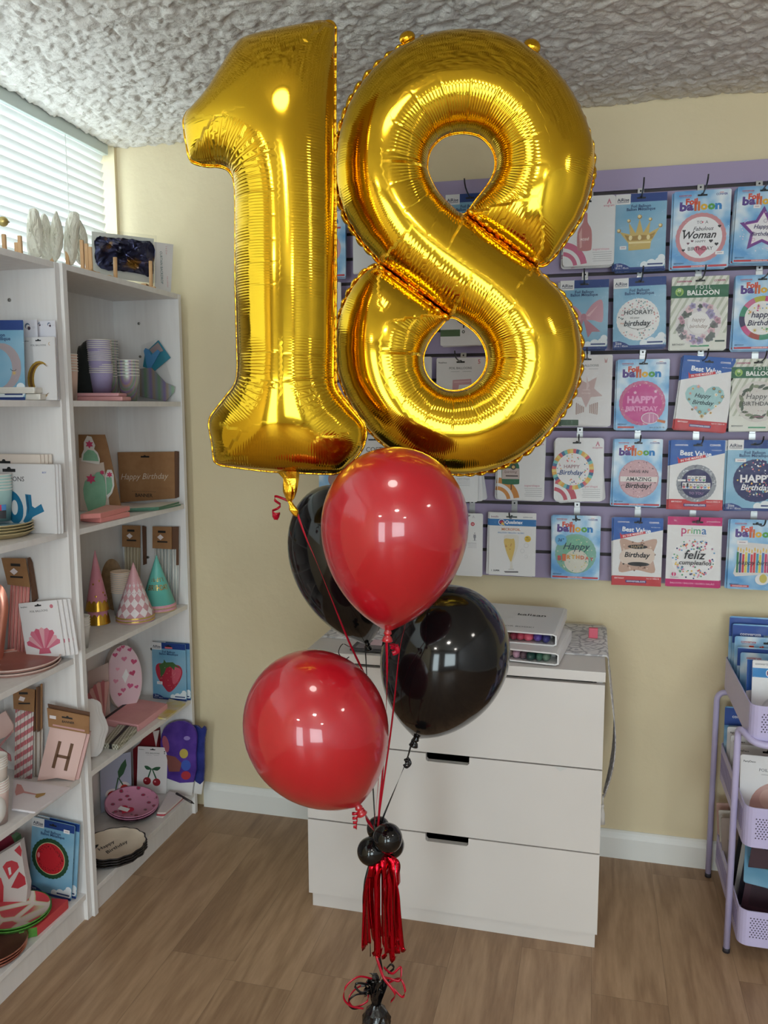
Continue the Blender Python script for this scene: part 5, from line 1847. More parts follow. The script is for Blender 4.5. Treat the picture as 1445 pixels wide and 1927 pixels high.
def hang(x0, x1, y0, y1, fn, row, label, nick, behind=2, roll=0.0, Y=2.548, fan=0.0, hook=True, sx=0.004, sleeve=True):
    ym = (y0 + y1) / 2
    a, b_ = at_y(x0, ym, Y), at_y(x1, ym, Y)
    xc = (x0 + x1) / 2
    zt, zb = at_y(xc, y0, Y).z, at_y(xc, y1, Y).z
    W, H = b_.x - a.x, zt - zb
    c = fn(W, H)
    loc = Vector(((a.x + b_.x) / 2, Y, zb))
    o = c.finish('foil_balloon_packet', label, 'balloon packet', loc, 0, 0.0, R_(roll), GP, sleeve=sleeve)
    zs = zt - 0.085 * W
    for k in range(behind):
        rn = random.Random(hash((x0, y0, k)) % 1000 + k)
        piv = Vector((loc.x, Y, zs))
        m_ = Matrix.Translation(Vector((rn.uniform(-1, 1) * sx - 0.002, 0.011 * (k + 1), -0.002 * (k + 1))) + piv) @ Matrix.Rotation(R_(rn.uniform(-1.5, 1.5) + fan * (k + 1)), 4, 'Y') @ Matrix.Translation(-piv)
        dup(o, m_, '%s packet behind the front %s packet on the same hook' % (ORD[k + 1], nick))
    if hook:
        zg = ZG[row * 3]
        h = thing('display_hook', 'dark metal display hook carrying the %s packets' % nick, 'display hook', (loc.x, YS, zs), 0, GH)
        mb = MB(); mb.box(-0.009, 0.009, -0.004, 0.0, zg - zs - 0.010, zg - zs + 0.007, m_brk, 0.001); mb.box(-0.009, 0.009, -0.0025, -0.0005, -0.006, zg - zs - 0.010, m_brk)
        mb.build('bracket', h)
        MB().lathe([(0.0028, 0), (0.0028, 0.0006), (0, 0.0006)], M((30, 30, 32)), 10, mtx=Matrix.Translation((0, -0.0041, zg - zs - 0.001)) @ Matrix.Rotation(R_(90), 4, 'X')).build('screw_hole', h)
        mb = MB(); mb.tube([(0, -0.002, 0.0), (0, -0.06, 0.0005), (0, -0.12, 0.003), (0, -0.15, 0.008), (0, -0.166, 0.016), (0, -0.174, 0.026)], 0.0021, m_hook, 8)
        mb.build('prong', h)
    return o


# row 1
hang(1060, 1157, 369, 500, p_rose, 0, 'white packet with pink champagne bottle balloon, top row beside the gold eight', 'pink bottle', 2)
hang(1157, 1253, 364, 507, p_crown, 0, 'light blue packet with gold crown balloon in the top row', 'gold crown', 2)
hang(1266, 1373, 358, 505, p_woman, 0, 'blue sky packet with round balloon for a fabulous woman, top row', 'fabulous woman', 1)
hang(1381, 1483, 350, 494, p_star, 0, 'blue sky packet with purple star birthday balloon, top row', 'purple star', 2, roll=1.5)
# row 2
hang(1053, 1144, 527, 657, p_bow, 1, 'light blue packet with pink bow balloon in the second row', 'pink bow', 2)
hang(1155, 1253, 522, 654, p_hooray, 1, 'light blue packet with round hooray birthday balloon, second row', 'hooray', 2, roll=-1)
hang(1262, 1369, 520, 658, p_flower, 1, 'sage striped packet with wreath of pale flowers, second row', 'flower wreath', 1)
hang(1381, 1483, 517, 658, p_color, 1, 'blue sky packet with round birthday balloon ringed in many colours', 'many coloured ring', 2)
# row 3
hang(1056, 1151, 668, 801, p_fringe, 2, 'white packet with pale pink fringed star balloon, third row', 'fringed star', 2)
hang(1160, 1258, 676, 808, p_pink, 2, 'blue sky packet with bright pink round birthday balloon, third row', 'bright pink', 2)
hang(1271, 1369, 671, 810, p_heart, 2, 'tilted white and blue packet with flowery heart balloon', 'flowery heart', 2, roll=5)
hang(1374, 1474, 675, 811, p_leaf, 2, 'sage striped packet with round balloon of green leaves, third row', 'green leaves', 1)
# row 4
hang(936, 1025, 818, 941, p_green_bottle, 3, 'white packet with green bottle balloon and orange arcs', 'green bottle', 2)
hang(1043, 1135, 824, 943, p_rainbow, 3, 'white packet with round birthday balloon in a rainbow striped rim', 'rainbow rim', 3, fan=-1.5)
hang(1154, 1245, 826, 953, p_amazing, 3, 'blue sky packet with dusty pink balloon wishing an amazing birthday', 'dusty pink', 1)
hang(1260, 1362, 828, 959, p_banner, 3, 'white and blue packet with silver rimmed balloon of letter bunting', 'letter bunting', 2, sx=0.006)
hang(1367, 1470, 828, 961, p_navy, 3, 'light blue packet with navy confetti birthday balloon, fourth row', 'navy confetti', 2)
# row 5
hang(858, 908, 966, 1084, lambda W, H: p_person(W, H), 4, 'narrow white packet with grey figure silhouette beside the upper red balloon', 'grey figure', 0, sleeve=True)
hang(920, 1008, 965, 1083, p_glass, 4, 'white packet with sparkling wine glass balloon in the bottom row', 'wine glass', 1)
hang(1038, 1129, 970, 1090, p_three, 4, 'blue sky packet with green round birthday balloon, bottom row', 'green round', 1)
hang(1153, 1246, 974, 1102, p_pillow, 4, 'white and blue packet with tan dotted pillow balloon, bottom row', 'tan pillow', 1)
hang(1254, 1356, 973, 1105, p_prima, 4, 'magenta edged packet with dotted balloon in Spanish, bottom row', 'magenta edged', 1)
hang(1371, 1473, 978, 1110, p_candles, 4, 'pale blue packet with square balloon of birthday candles', 'birthday candles', 2)
# glimpsed behind the gold numbers
hang(838, 930, 364, 505, p_navy, 0, 'light blue packet seen through the upper hole of the gold eight', 'upper hole', 1)
hang(829, 918, 516, 650, p_dark_bird, 1, 'white packet with dark blue creature and green corner, through the lower hole of the eight', 'lower hole creature', 1)
hang(821, 912, 673, 806, p_five, 2, 'white packet with pink number five, through the lower hole of the eight', 'number five', 0)
hang(716, 812, 672, 806, p_info, 2, 'plain white packet at the edge of the lower hole of the eight', 'plain white', 0)
hang(566, 650, 390, 523, p_pinklion, 0, 'blue sky packet with pale pink balloon, between the gold one and eight', 'pale pink', 1, sx=0.008)
hang(664, 748, 384, 512, p_info, 0, 'plain white information packet, just behind the left waist of the eight', 'information', 1)
hang(566, 642, 532, 650, p_info, 1, 'white packet mostly hidden behind the gold one balloon', 'hidden white', 1)
hang(680, 770, 818, 940, p_info, 3, 'white packet peeping out above the upper red balloon', 'peeping white', 0)
hang(600, 680, 830, 955, p_skyguy, 3, 'blue sky packet peeping out beneath the base of the gold one', 'blue peeping', 0)
o = hang(830, 900, 822, 944, p_person, 3, 'white packet fanned out beside the upper red balloon, under the eight', 'fanned white', 3, fan=-3.0)
# ========================================================== SHELF GOODS
ZA, ZB_, ZC_, ZD, ZE = (z + 0.0006 for z in SH)


DEBUG = False


class Stand:
    """an upright facing the aisle: local x along it, z up, origin at the middle of its foot"""
    def __init__(s, x0, x1, yb, z, X=None, yaw=0.0, out=0.0, Y=None):
        xc = (x0 + x1) / 2
        c = at_y(xc, yb, Y) if Y else at_x(xc, yb, X) if X is not None else at_z(xc, yb, z)
        a = 0.0 if Y else math.atan2(RH.y, RH.x) + R_(yaw)
        s.rot = a; s.z = z; s.yb = yb; s.moved = X is not None or Y is not None
        s.ex = Vector((math.cos(a), math.sin(a), 0))
        s.n = Vector((math.sin(a), -math.cos(a), 0))
        for it in range(4):
            s.c = Vector((c.x, c.y, z))
            l0, l1 = s.L(x0, yb)[0], s.L(x1, yb)[0]
            s.W = l1 - l0
            lo = s.c.x + s.ex.x * l0; hi = s.c.x + s.ex.x * l1
            xf = (XB_R if c.y > 1.933 else XB_L) - 0.004 + out
            sh = 0.0
            if lo < XL + 0.014:
                sh = XL + 0.014 - lo
            elif hi > xf:
                sh = max(xf - hi, XL + 0.014 - lo)
            if abs(sh) < 0.0008 or z > 1.8 or Y:
                break
            s.moved = True
            c = at_x(xc, yb, c.x + sh)
        s.c = s.c + s.ex * ((l0 + l1) / 2)
        s.mtx = Matrix.Translation(s.c) @ Matrix.Rotation(a, 4, 'Z')
        if DEBUG:
            print('STAND', (x0, x1, yb, z), 'c', tuple(round(v, 3) for v in s.c), 'W', round(s.W, 3), 'foot', round(on_plane(xc, yb, s.c, s.n).z - z, 3))

    def L(s, x, y):
        q = on_plane(x, y, s.c, s.n) - s.c
        return (q.dot(s.ex), q.z)

    def poly(s, pts):
        """pixels to the upright's plane; what stands on the shelf reaches down to it"""
        q = [s.L(*p) for p in pts]
        out = []
        for (x, y), (a, b_) in zip(pts, q):
            if s.z < 1.8 and (b_ < 0.0006 or (s.moved and y >= s.yb - 4)):
                b_ = 0.0006
            out.append((a, b_))
        return out

    def H(s, y, x=None):
        px = x if x is not None else None
        if px is None:
            # pixel column of the foot's middle
            d = s.c - CAM
            px = IW / 2 + FPX * d.dot(CR) / d.dot(CF)
        return s.L(px, y)[1]

    def root(s, name, label, cat, group=None, lean=0.0, roll=0.0):
        return thing(name, label, cat, s.c, s.rot, group, R_(lean), R_(roll))


def stand_card(fn, x0, x1, yt, yb, z, name, label, cat, X=None, yaw=0, lean=-4, roll=0, group=None, sleeve=True, copies=(), Y=None):
    s = Stand(x0, x1, yb, z, X, yaw, 0, Y)
    H = s.H(yt)
    c = fn(s.W, H)
    s.c.z += abs(s.W / 2 * math.sin(R_(roll)))
    o = c.finish(name, label, cat, s.c, s.rot, R_(lean), R_(roll), group, sleeve)
    for k, (dx, dy, lab) in enumerate(copies):
        dup(o, Matrix.Translation(s.ex * dx - s.n * dy), lab, group)
    return o


def flat_pack(name, label, cat, corners_px, z, h, top, side=None, group=None, strap=None, extra=None):
    """a soft square pack lying flat: corner pixels are of its top face, in order"""
    P = [at_z(x, y, z + h) for x, y in corners_px]
    base = sum(P, Vector()) / 4; base.z = z
    t = thing(name, label, cat, base, 0, group)
    c2 = sum((p for p in P), Vector()) / 4
    mb = MB()
    rows = [(0.985, 0.0), (1.0, h * 0.12), (1.0, h * 0.88), (0.985, h)]
    vs = []
    n = 24
    ring = []
    for i in range(4):
        a, b_ = P[i], P[(i + 1) % 4]
        for k in range(6):
            f0 = k / 6
            ring.append(a.lerp(b_, f0) if 0 < k else a.lerp(c2, 0.02))
    for sc, zz_ in rows:
        for p in ring:
            q = c2 + (p - c2) * sc
            vs.append((q.x, q.y, z + zz_))
    fs = []
    for r in range(3):
        for i in range(n):
            fs.append((r * n + i, r * n + (i + 1) % n, (r + 1) * n + (i + 1) % n, (r + 1) * n + i))
    ar = sum(vs[i][0] * vs[(i + 1) % n][1] - vs[(i + 1) % n][0] * vs[i][1] for i in range(n))
    if ar < 0:
        fs = [f[::-1] for f in fs]
    mb.add(vs, fs, side or top)
    capt = tuple(3 * n + i for i in range(n)); capb = tuple(reversed(range(n)))
    if ar < 0:
        capt, capb = capt[::-1], capb[::-1]
    mb.f.append(capt); mb.mi.append(mb.slot(top)); mb.sm.append(False)
    mb.f.append(capb); mb.mi.append(mb.slot(top)); mb.sm.append(False)
    mb.build('pack', t, world=True)
    if strap:
        col, u0, u1, over = strap
        mb = MB()
        def bl(u, v, dz=0.0006):
            a = P[0].lerp(P[1], u); b_ = P[3].lerp(P[2], u); q = a.lerp(b_, v); return (q.x, q.y, z + h + dz)
        mb.add([bl(u0, -0.005), bl(u1, -0.005), bl(u1, 1.0), bl(u0, 1.0), bl(u0, 0, -h * 0.9), bl(u1, 0, -h * 0.9)], [(0, 1, 2, 3), (4, 5, 1, 0)], col)
        for k in (0, 1):
            pass
        mb.build('paper_band', t, world=True)
    return t, P


def disc(name, label, cat, c, R, mat_top, mat_rim, group=None, th=0.006, rimw=0.16, waves=0, wamp=0.03, tilt=None, lip=0.008, n=56):
    """a paper plate: centre of its foot c"""
    t = thing(name, label, cat, c, 0, group)
    if tilt is not None:
        t.matrix_basis = Matrix.Translation(Vector(c)) @ tilt
    wob = (lambda a, i: 1 + wamp * math.cos(a * waves) * (1 if i in (2, 3, 4, 5) else 0.3)) if waves else None
    MB().lathe([(0.0, 0.0), (R * (1 - rimw) * 0.98, 0.0), (R * 0.97, lip - 0.001), (R, lip), (R, lip + 0.0015), (R * 0.96, lip + 0.0015)], mat_rim, n, caps=False, wob=wob).build('rim', t)
    MB().lathe([(R * 0.962, lip + 0.0013), (R * (1 - rimw), 0.0022), (0.0, 0.0022)], mat_top, n, caps=False, wob=wob).build('well', t)
    PARTS[t.name] = kids_of(t)
    return t


def cup(name, label, c, r0, r1, h, body, rim=(236, 232, 226), group=None, inner=(226, 220, 212)):
    t = thing(name, label, 'paper cup', c, 0, group)
    MB().lathe([(0, 0.004), (r0 * 0.96, 0.004), (r0, 0.0), (r1, h)], body, 28, caps=False).build('cup_body', t)
    MB().lathe([(r1 - 0.001, h - 0.001), (r1 + 0.0012, h - 0.0012), (r1 + 0.0018, h + 0.0006), (r1 + 0.0004, h + 0.0018), (r1 - 0.0016, h + 0.001), (r0 * 0.94, 0.006), (0, 0.006)], rim, 28, caps=False).build('rolled_rim', t)
    PARTS[t.name] = kids_of(t)
    return t


def cup_stack(px, yb, z, X, n, pitch, r0, r1, h, body, what, group, rim=(236, 232, 226), name='paper_cup', first=1):
    c = at_x(px, yb, X) if X is not None else at_z(px, yb, z)
    c = Vector((c.x, c.y, z))
    t0 = None
    tot = n
    for i in range(n):
        k = n - 1 - i
        pos = 'topmost' if k == 0 else ('lowest' if i == 0 else '%s from the top' % ORD[k])
        lab = '%s, %s' % (what, pos)
        if t0 is None:
            t0 = cup(name, lab, c, r0, r1, h, body, rim, group)
        else:
            dup(t0, Matrix.Translation((0, 0, pitch * i)), lab, group)
    return c, t0


def straws(s, pts, n, cols, root, stripe=False, dia=None):
    """a bundle of straws inside the quad pts (tl, tr, br, bl in pixels)"""
    q = [Vector((a, 0, b_)) for a, b_ in s.poly(pts)]
    for i in range(n):
        f0 = (i + 0.5) / n
        a = q[0].lerp(q[1], f0); b_ = q[3].lerp(q[2], f0)
        r = (q[1] - q[0]).length / n / 2 * 0.97
        mb = MB()
        mb.tube([a, b_], r, cols[i % len(cols)] if not isinstance(cols, bpy.types.Material) else cols, 8)
        mb.build('straw', root, (0, 0.002 * (i % 2), 0))


KR, KR2 = mottled('kraft_card', (146, 104, 66), (156, 114, 74), 30, 0.7), M((96, 64, 44), 0.7)


def kraft_head(mb, s, pts, holes=True, sticker=True, rot=0, y=0.0):
    q = s.poly(pts)
    mb.prism(q, y - 0.002, y, KR)
    c = (sum(p[0] for p in q) / 4, sum(p[1] for p in q) / 4)
    w_ = abs(q[1][0] - q[0][0]); h_ = abs(q[0][1] - q[3][1])
    bl = (26, 20, 18)
    mb.flat([(c[0] - w_ * 0.2, c[1] + h_ * 0.22), (c[0] + w_ * 0.2, c[1] + h_ * 0.22), (c[0] + w_ * 0.2, c[1] + h_ * 0.32), (c[0] - w_ * 0.2, c[1] + h_ * 0.32)], y - 0.0022, bl)
    mb.flat([(c[0] - w_ * 0.25, c[1] - h_ * 0.22), (c[0] + w_ * 0.28, c[1] - h_ * 0.22), (c[0] + w_ * 0.28, c[1] - h_ * 0.15), (c[0] - w_ * 0.25, c[1] - h_ * 0.15)], y - 0.0022, bl)
    if sticker:
        mb.flat(ell(c[0] - w_ * 0.08, c[1] + h_ * 0.02, w_ * 0.17, h_ * 0.13, 4, rot), y - 0.0024, (226, 214, 214))
    return q


def lumpy(name_part, root, pts, y0, depth, mat, crumple=0.0):
    """a soft body whose outline (local x,z) is given; bulges by depth"""
    mb = MB()
    xs = [p[0] for p in pts]; zs = [p[1] for p in pts]
    out = smooth_poly(pts, 3)
    c = (sum(p[0] for p in out) / len(out), sum(p[1] for p in out) / len(out))
    n = len(out); rings = 6
    vs = []; fs = []
    for sgn in (-1, 1):
        o = len(vs)
        for r in range(rings + 1):
            f0 = 1 - r / rings
            bul = depth * math.sqrt(max(0, 1 - f0 * f0))
            for p in out:
                vs.append((c[0] + (p[0] - c[0]) * f0, y0 + sgn * bul, max(0.0004, c[1] + (p[1] - c[1]) * f0)))
        for r in range(rings):
            for i in range(n):
                q = (o + r * n + i, o + r * n + (i + 1) % n, o + (r + 1) * n + (i + 1) % n, o + (r + 1) * n + i)
                fs.append(q if sgn < 0 else q[::-1])
    if crumple:
        rn = random.Random(len(vs))
        vs = [(x + rn.uniform(-0.4, 0.4) * crumple, y + rn.uniform(-1, 1) * crumple, max(0.0004, z + rn.uniform(-0.4, 0.4) * crumple)) for x, y, z in vs]
    mb.add(vs, fs, mat, not crumple)
    return mb.build(name_part, root)


RGOLD, nt, b = new_mat('rose_gold_foil')
b.inputs['Base Color'].default_value = lin((206, 140, 122)); b.inputs['Metallic'].default_value = 0.85; b.inputs['Roughness'].default_value = 0.28
bump(nt, b, noise_tex(nt, coords(nt), 30, 2), 0.2, 0.003)
RGOLD_M = mottled('rose_gold_print', (168, 108, 96), (180, 120, 106), 6, 0.4, metal=0.35)
GOLDP = M((200, 156, 66), 0.3, 0.3)
CREAM = M((230, 222, 212), 0.6)
PINK = mottled('soft_pink_paper', (224, 158, 160), (230, 168, 168), 25, 0.6)
PINK2 = M((222, 188, 180), 0.55)
WOODP = mottled('pale_beech', (206, 160, 112), (216, 172, 126), 40, 0.5, stretch=(1, 1, 0.15))

# ------------------------------------------------ nearer bookcase, shelf by shelf
def f_moon(W, H):
    c = t_airise(W, H)
    pts = [(0.62 + 0.33 * math.cos(a), 0.78 + 0.40 * math.sin(a)) for a in np.linspace(-PI * 0.62, PI * 0.55, 14)]
    pts += [(0.52 + 0.28 * math.cos(a), 0.80 + 0.34 * math.sin(a)) for a in np.linspace(PI * 0.55, -PI * 0.62, 14)]
    c.P(pts, (168, 154, 158), True)
    c.ring(0.82, 0.79, 0.05, 0.058, (30, 30, 40), True, 200, 330, 8).star(0.83, 0.88, 0.055, (206, 170, 96), 0.015, 8)
    return c


stand_card(f_moon, -66, 46, 601, 727, ZA, 'foil_balloon_packet', 'light blue packet with sleepy grey moon, upper shelf of the nearer bookcase', 'balloon packet', X=-1.465, group='balloon packets on the upper shelf')


def f_goldmoon(W, H):
    c = t_party(W, H, None, False)
    a = list(np.linspace(PI * 0.30, PI * 1.72, 16))
    pts = [(0.50 + 0.38 * math.cos(t), 1.12 - 0.50 * math.sin(t)) for t in a] + [(0.62 + 0.30 * math.cos(t), 1.12 - 0.42 * math.sin(t)) for t in a[::-1]]
    c.P(pts, GOLDP, True)
    pts = [(0.51 + 0.33 * math.cos(t), 1.12 - 0.45 * math.sin(t)) for t in a] + [(0.575 + 0.31 * math.cos(t), 1.12 - 0.43 * math.sin(t)) for t in a[::-1]]
    c.P(pts, (120, 84, 40), True).ring(0.85, 0.18, 0.03, 0.045, (206, 170, 120), True, 90, 270, 8)
    c.R(0.55, c.h - 0.16, 0.7, c.h - 0.15, (170, 166, 160))
    return c


stand_card(f_goldmoon, 46, 107.5, 634, 751, ZA, 'foil_balloon_packet', 'white packet with gold crescent moon, upper shelf of the nearer bookcase', 'balloon packet', Y=1.868, lean=-1, group='balloon packets on the upper shelf')


def f_print(W, H):
    c = Card(W, H, (222, 220, 228), rounded=0)
    c.C(0.5, 0.26, 0.13, (90, 110, 140)).C(0.53, 0.3, 0.1, (226, 222, 226)).C(0.58, 0.36, 0.08, (70, 50, 70)).lines(0.75, 0.92, 0.3, 2, 0.05, (150, 150, 160))
    return c


for k, (a, b_, yt, X, w_) in enumerate(((41, 77, 602, 1.886, ''), (72, 90, 604, 1.9, ''), (88, 111, 603, 1.893, ''))):
    stand_card(f_print, a, b_, yt, 748, ZA, 'foil_balloon_packet', 'pale packet behind the crescent moon packet, the one %s' % ('with most of its front showing' if k == 0 else 'showing only a narrow strip' if k == 1 else 'closest to the divider panel'),
               'balloon packet', Y=X, lean=0, group='pale packets behind the crescent moon', sleeve=False)


def shelfbox(name, label, cat, x0, x1, yb, z, X, h, depth, mat, group=None, yaw=0):
    s = Stand(x0, x1, yb, z, X, yaw)
    t = s.root(name, label, cat, group)
    mb = MB(); mb.box(-s.W / 2, s.W / 2, 0, depth, 0, h, mat, min(h * 0.3, 0.004)); mb.build('folded_paper', t)
    return t, s


for k, (x1, z0) in enumerate(((76, 0.0), (66, 0.0165))):
    t, s = shelfbox('napkin_pack', 'pack of white napkins lying before the moon packets, %s of two' % ('lower' if k == 0 else 'upper'), 'napkins', -50, x1, 752, ZA + z0, -1.44, 0.016, 0.10, M((228, 222, 212), 0.7), 'white napkin packs')
    MB().box(-s.W / 2 - 0.002, s.W / 2 + 0.004, -0.0015, -0.001, 0.002, 0.014, m_film).build('wrapper', t)


def f_boy(W, H):
    c = Card(W, H, (232, 228, 228), rounded=0.01)
    q = lambda pts: [((x + 60) / 168, (y - 873) / 168) for x, y in pts]
    b1_, b2_c = (32, 118, 158), (20, 86, 122)
    c.P(q([(12, 881), (20, 881), (22, 878), (26, 878), (28, 881), (36, 881), (36, 886), (12, 886)]), SLOTC)
    c.T('FOIL BALLOONS', (12 + 60) / 168, (897 - 873) / 168, 0.47, (60, 58, 60), 0.006).T('BOY', (89 + 60) / 168, (886 - 873) / 168, 0.045, (70, 90, 170), 0.02)
    c.P(q(smooth_poly([(22, 918), (30, 917), (40, 925), (47, 940), (46, 958), (38, 968), (28, 968), (20, 958), (16, 938)], 3)), b1_, True).P(q(ell(31.5, 943, 6, 12)), WHT, True)
    c.P(q([(52, 921), (63, 922), (64, 940), (69, 943), (81, 936), (86, 948), (70, 955), (64, 958), (55, 971), (46, 965), (52, 955), (54, 943)]), b1_, True).P(q([(54, 923), (57, 923), (59, 944), (56, 955)]), b2_c, True)
    c.P(q(smooth_poly([(-50, 925), (-20, 915), (0, 930), (-4, 945), (2, 958), (-10, 972), (-48, 968)], 3)), b1_, True)
    c.lines(0.87, 0.93, 0.68, 3, 0.012, (176, 174, 176), 0.005)
    return c


stand_card(f_boy, -60, 108, 873, 1006, ZB_, 'foil_balloon_packet', 'large white packet with blue script word balloon, second shelf of the nearer bookcase', 'balloon packet', Y=1.862, lean=-1,
           copies=((0.006, 0.005, 'second large white packet tucked behind the blue script word packet'), (0.011, 0.010, 'third large white packet tucked behind the blue script word packet')), group='large white packets')


def f_cream(W, H):
    c = Card(W, H, (226, 212, 200), rounded=0.01)
    c.slot(0.45, 0.1, 0.2); c.lines(0.75, 0.9, 0.13, 1, 0.02, (160, 140, 130)); c.C(0.2, 0.1, 0.015, (90, 80, 80), n=8)
    return c


stand_card(f_cream, -40, 82, 855, 985, ZB_, 'foil_balloon_packet', 'cream packet foremost behind the blue script word packet', 'balloon packet', Y=1.885, lean=0, sleeve=False, group='cream packets',
           copies=tuple((0.0075 * (k + 1), 0.0055 * (k + 1), '%s cream packet behind the blue script word packet' % ORD[k + 1]) for k in range(3)))

MINT = mottled('mint_print', (170, 206, 202), (182, 214, 210), 20, 0.45)
# plates, then the cups standing on them
pc = at_z(-12, 1000, ZB_ + 0.012); pc.x = max(pc.x, XL + 0.105)
for k in range(4):
    disc('paper_plate', 'pale blue plate with wavy gold edge under the mint cups, %s of four' % ('topmost', 'second', 'third', 'lowest')[3 - k], 'plate', (pc.x, pc.y, ZB_ + 0.0005 + 0.0075 * k), 0.096, M((150, 184, 196), 0.5),
         M((206, 186, 140), 0.45, 0.2), 'pale blue wavy plates', waves=22, wamp=0.018, lip=0.012)
c, t0 = cup_stack(2, 985, ZB_ + 0.0335, pc.x - 0.012, 6, 0.0079, 0.024, 0.032, 0.083, MINT, 'mint paper cup stacked on the wavy plates', 'mint cups on the plates')
s = Stand(0, 17, 970, c.z, c.x + 0.012)
t = thing('price_sticker', 'pink and blue price sticker with barcode on the mint cup', 'sticker', c)
mb = MB()
for (a0, a1, z0, z1, col) in ((-84, -44, 0.030, 0.045, (214, 50, 100)), (-44, -20, 0.030, 0.045, (90, 150, 210)), (-84, -20, 0.008, 0.030, (70, 66, 70))):
    n_ = 6
    vs = []
    for i in range(n_ + 1):
        a = R_(a0 + (a1 - a0) * i / n_)
        for zz_ in (z0, z1):
            r = 0.024 + (0.008) * zz_ / 0.083 + 0.0006
            vs.append((r * math.cos(a), r * math.sin(a), zz_))
    mb.add(vs, [(2 * i, 2 * i + 2, 2 * i + 3, 2 * i + 1) for i in range(n_)], col)
mb.build('label', t)

# third shelf: straws, shell packets, rose gold trays
s = Stand(13, 50, 1222, ZC_, Y=1.896)
t = s.root('straw_pack', 'pack of pink striped paper straws with kraft header behind the rose gold tray', 'straws', 'straw packs')
straws(s, [(20, 1099), (56, 1103), (50, 1219), (13, 1222)], 11, [(222, 140, 134), (230, 166, 156)], t)
mb = MB(); kraft_head(mb, s, [(6, 1049), (51, 1050), (60, 1104), (18, 1099)], y=-0.006); mb.prism(s.poly([(51, 1050), (56, 1060), (67, 1128), (60, 1135), (58, 1104)]), 0.0, 0.012, KR2); mb.build('header_card', t)


def f_shell(W, H):
    c = t_party(W, H, None, False)
    c.C(0.84, 0.13, 0.045, (206, 120, 134), n=12)
    cx, cy = 0.5, 1.12
    for i in range(9):
        a0 = R_(200 + 140 * i / 9); a1 = R_(200 + 140 * (i + 1) / 9); am = (a0 + a1) / 2
        rr = 0.50 if abs(i - 4) < 3 else 0.45
        c.P([(cx, cy), (cx + rr * math.cos(a0), cy + rr * math.sin(a0)), (cx + (rr + 0.04) * math.cos(am), cy + (rr + 0.04) * math.sin(am)), (cx + rr * math.cos(a1), cy + rr * math.sin(a1))],
            [(206, 96, 122), (226, 168, 176), (214, 120, 142)][i % 3], True)
    c.P([(0.38, 1.05), (0.62, 1.05), (0.66, 1.18), (0.34, 1.18)], (206, 100, 124), True)
    return c


stand_card(f_shell, 50, 123, 1139, 1232, ZC_, 'foil_balloon_packet', 'white packet with pink shell balloon leaning in front of its stack', 'balloon packet', Y=1.878, lean=-2, roll=-8, group='pink shell packets', sleeve=False,
           copies=((0.010, 0.007, 'second packet behind the front pink shell packet'), (0.019, 0.014, 'third packet behind the front pink shell packet'), (0.026, 0.021, 'rearmost packet of the pink shell stack')))
s = Stand(-45, 14, 1215, ZC_, None)
t = s.root('foil_tray', 'shiny oval rose gold tray propped upright by the striped straws', 'tray')
q = s.poly([(-40, 1150), (-25, 1108), (-5, 1097), (10, 1112), (16, 1140), (12, 1180), (0, 1212), (-25, 1218)])
lumpy('oval_dish', t, q, 0, 0.012, RGOLD)
tc_ = at_z(33, 1244, ZC_ + 0.014)
for k in range(2):
    disc('serving_tray', 'round rose gold tray with white edge, %s' % ('lower one' if k == 0 else 'upper one with a price tag'), 'tray', (tc_.x, tc_.y, ZC_ + 0.0005 + 0.0105 * k), 0.108, RGOLD_M, M((224, 196, 186), 0.4), 'round rose gold trays', rimw=0.05, lip=0.0085)
t = thing('price_tag', 'small white price tag on the upper rose gold tray', 'price tag', (tc_.x - 0.02, tc_.y - 0.06, ZC_ + 0.0205))
MB().box(-0.012, 0.012, -0.006, 0.006, -0.0006, 0.0, (238, 232, 232)).build('paper', t)

# fourth shelf
s = Stand(27, 60, 1466, ZD, None)
t = s.root('straw_pack', 'pack of pink and white spiral straws with kraft header beside the letter banner', 'straws', 'straw packs')
m_spiral, nt, b = new_mat('pink_spiral_straw')
sp = N(nt, 'ShaderNodeSeparateXYZ'); nt.links.new(coords(nt), sp.inputs[0])
wv = math_node(nt, 'SINE', math_node(nt, 'ADD', math_node(nt, 'MULTIPLY', sp.outputs['Z'], 240), math_node(nt, 'MULTIPLY', sp.outputs['X'], -150)))
nt.links.new(ramp(nt, math_node(nt, 'ADD', math_node(nt, 'MULTIPLY', wv, 0.5), 0.5), [(0.4, (206, 120, 128)), (0.6, (236, 226, 222))]), b.inputs['Base Color'])
straws(s, [(29, 1332), (63, 1337), (60, 1468), (27, 1463)], 10, m_spiral, t)
mb = MB(); kraft_head(mb, s, [(26, 1290), (68, 1296), (66, 1338), (28, 1332)], y=-0.006, rot=0.4); mb.build('header_card', t)
for k, (xa, xb_, yt) in enumerate(((63, 73, 1292), (72, 81, 1286))):
    s = Stand(xa, xb_, 1462, ZD, None)
    t = s.root('straw_pack', 'pack of brown and white straws squeezed behind the spiral straws, %s' % ('nearer to them' if k == 0 else 'closer to the letter banner'), 'straws', 'straw packs')
    straws(s, [(xa, 1372), (xb_, 1368), (xb_ - 1, 1460), (xa, 1462)], 3, [(206, 196, 188), (150, 130, 116)], t)
    mb = MB(); mb.prism(s.poly([(xa, yt + 5), (xb_ - 4, yt + 5), (xb_ - 4, 1374), (xa, 1376)]), -0.007, -0.002, KR2); mb.prism(s.poly([(xb_ - 3, yt), (xb_, yt), (xb_, 1370), (xb_ - 3, 1372)]), -0.007, -0.002, KR); mb.build('header_card', t)

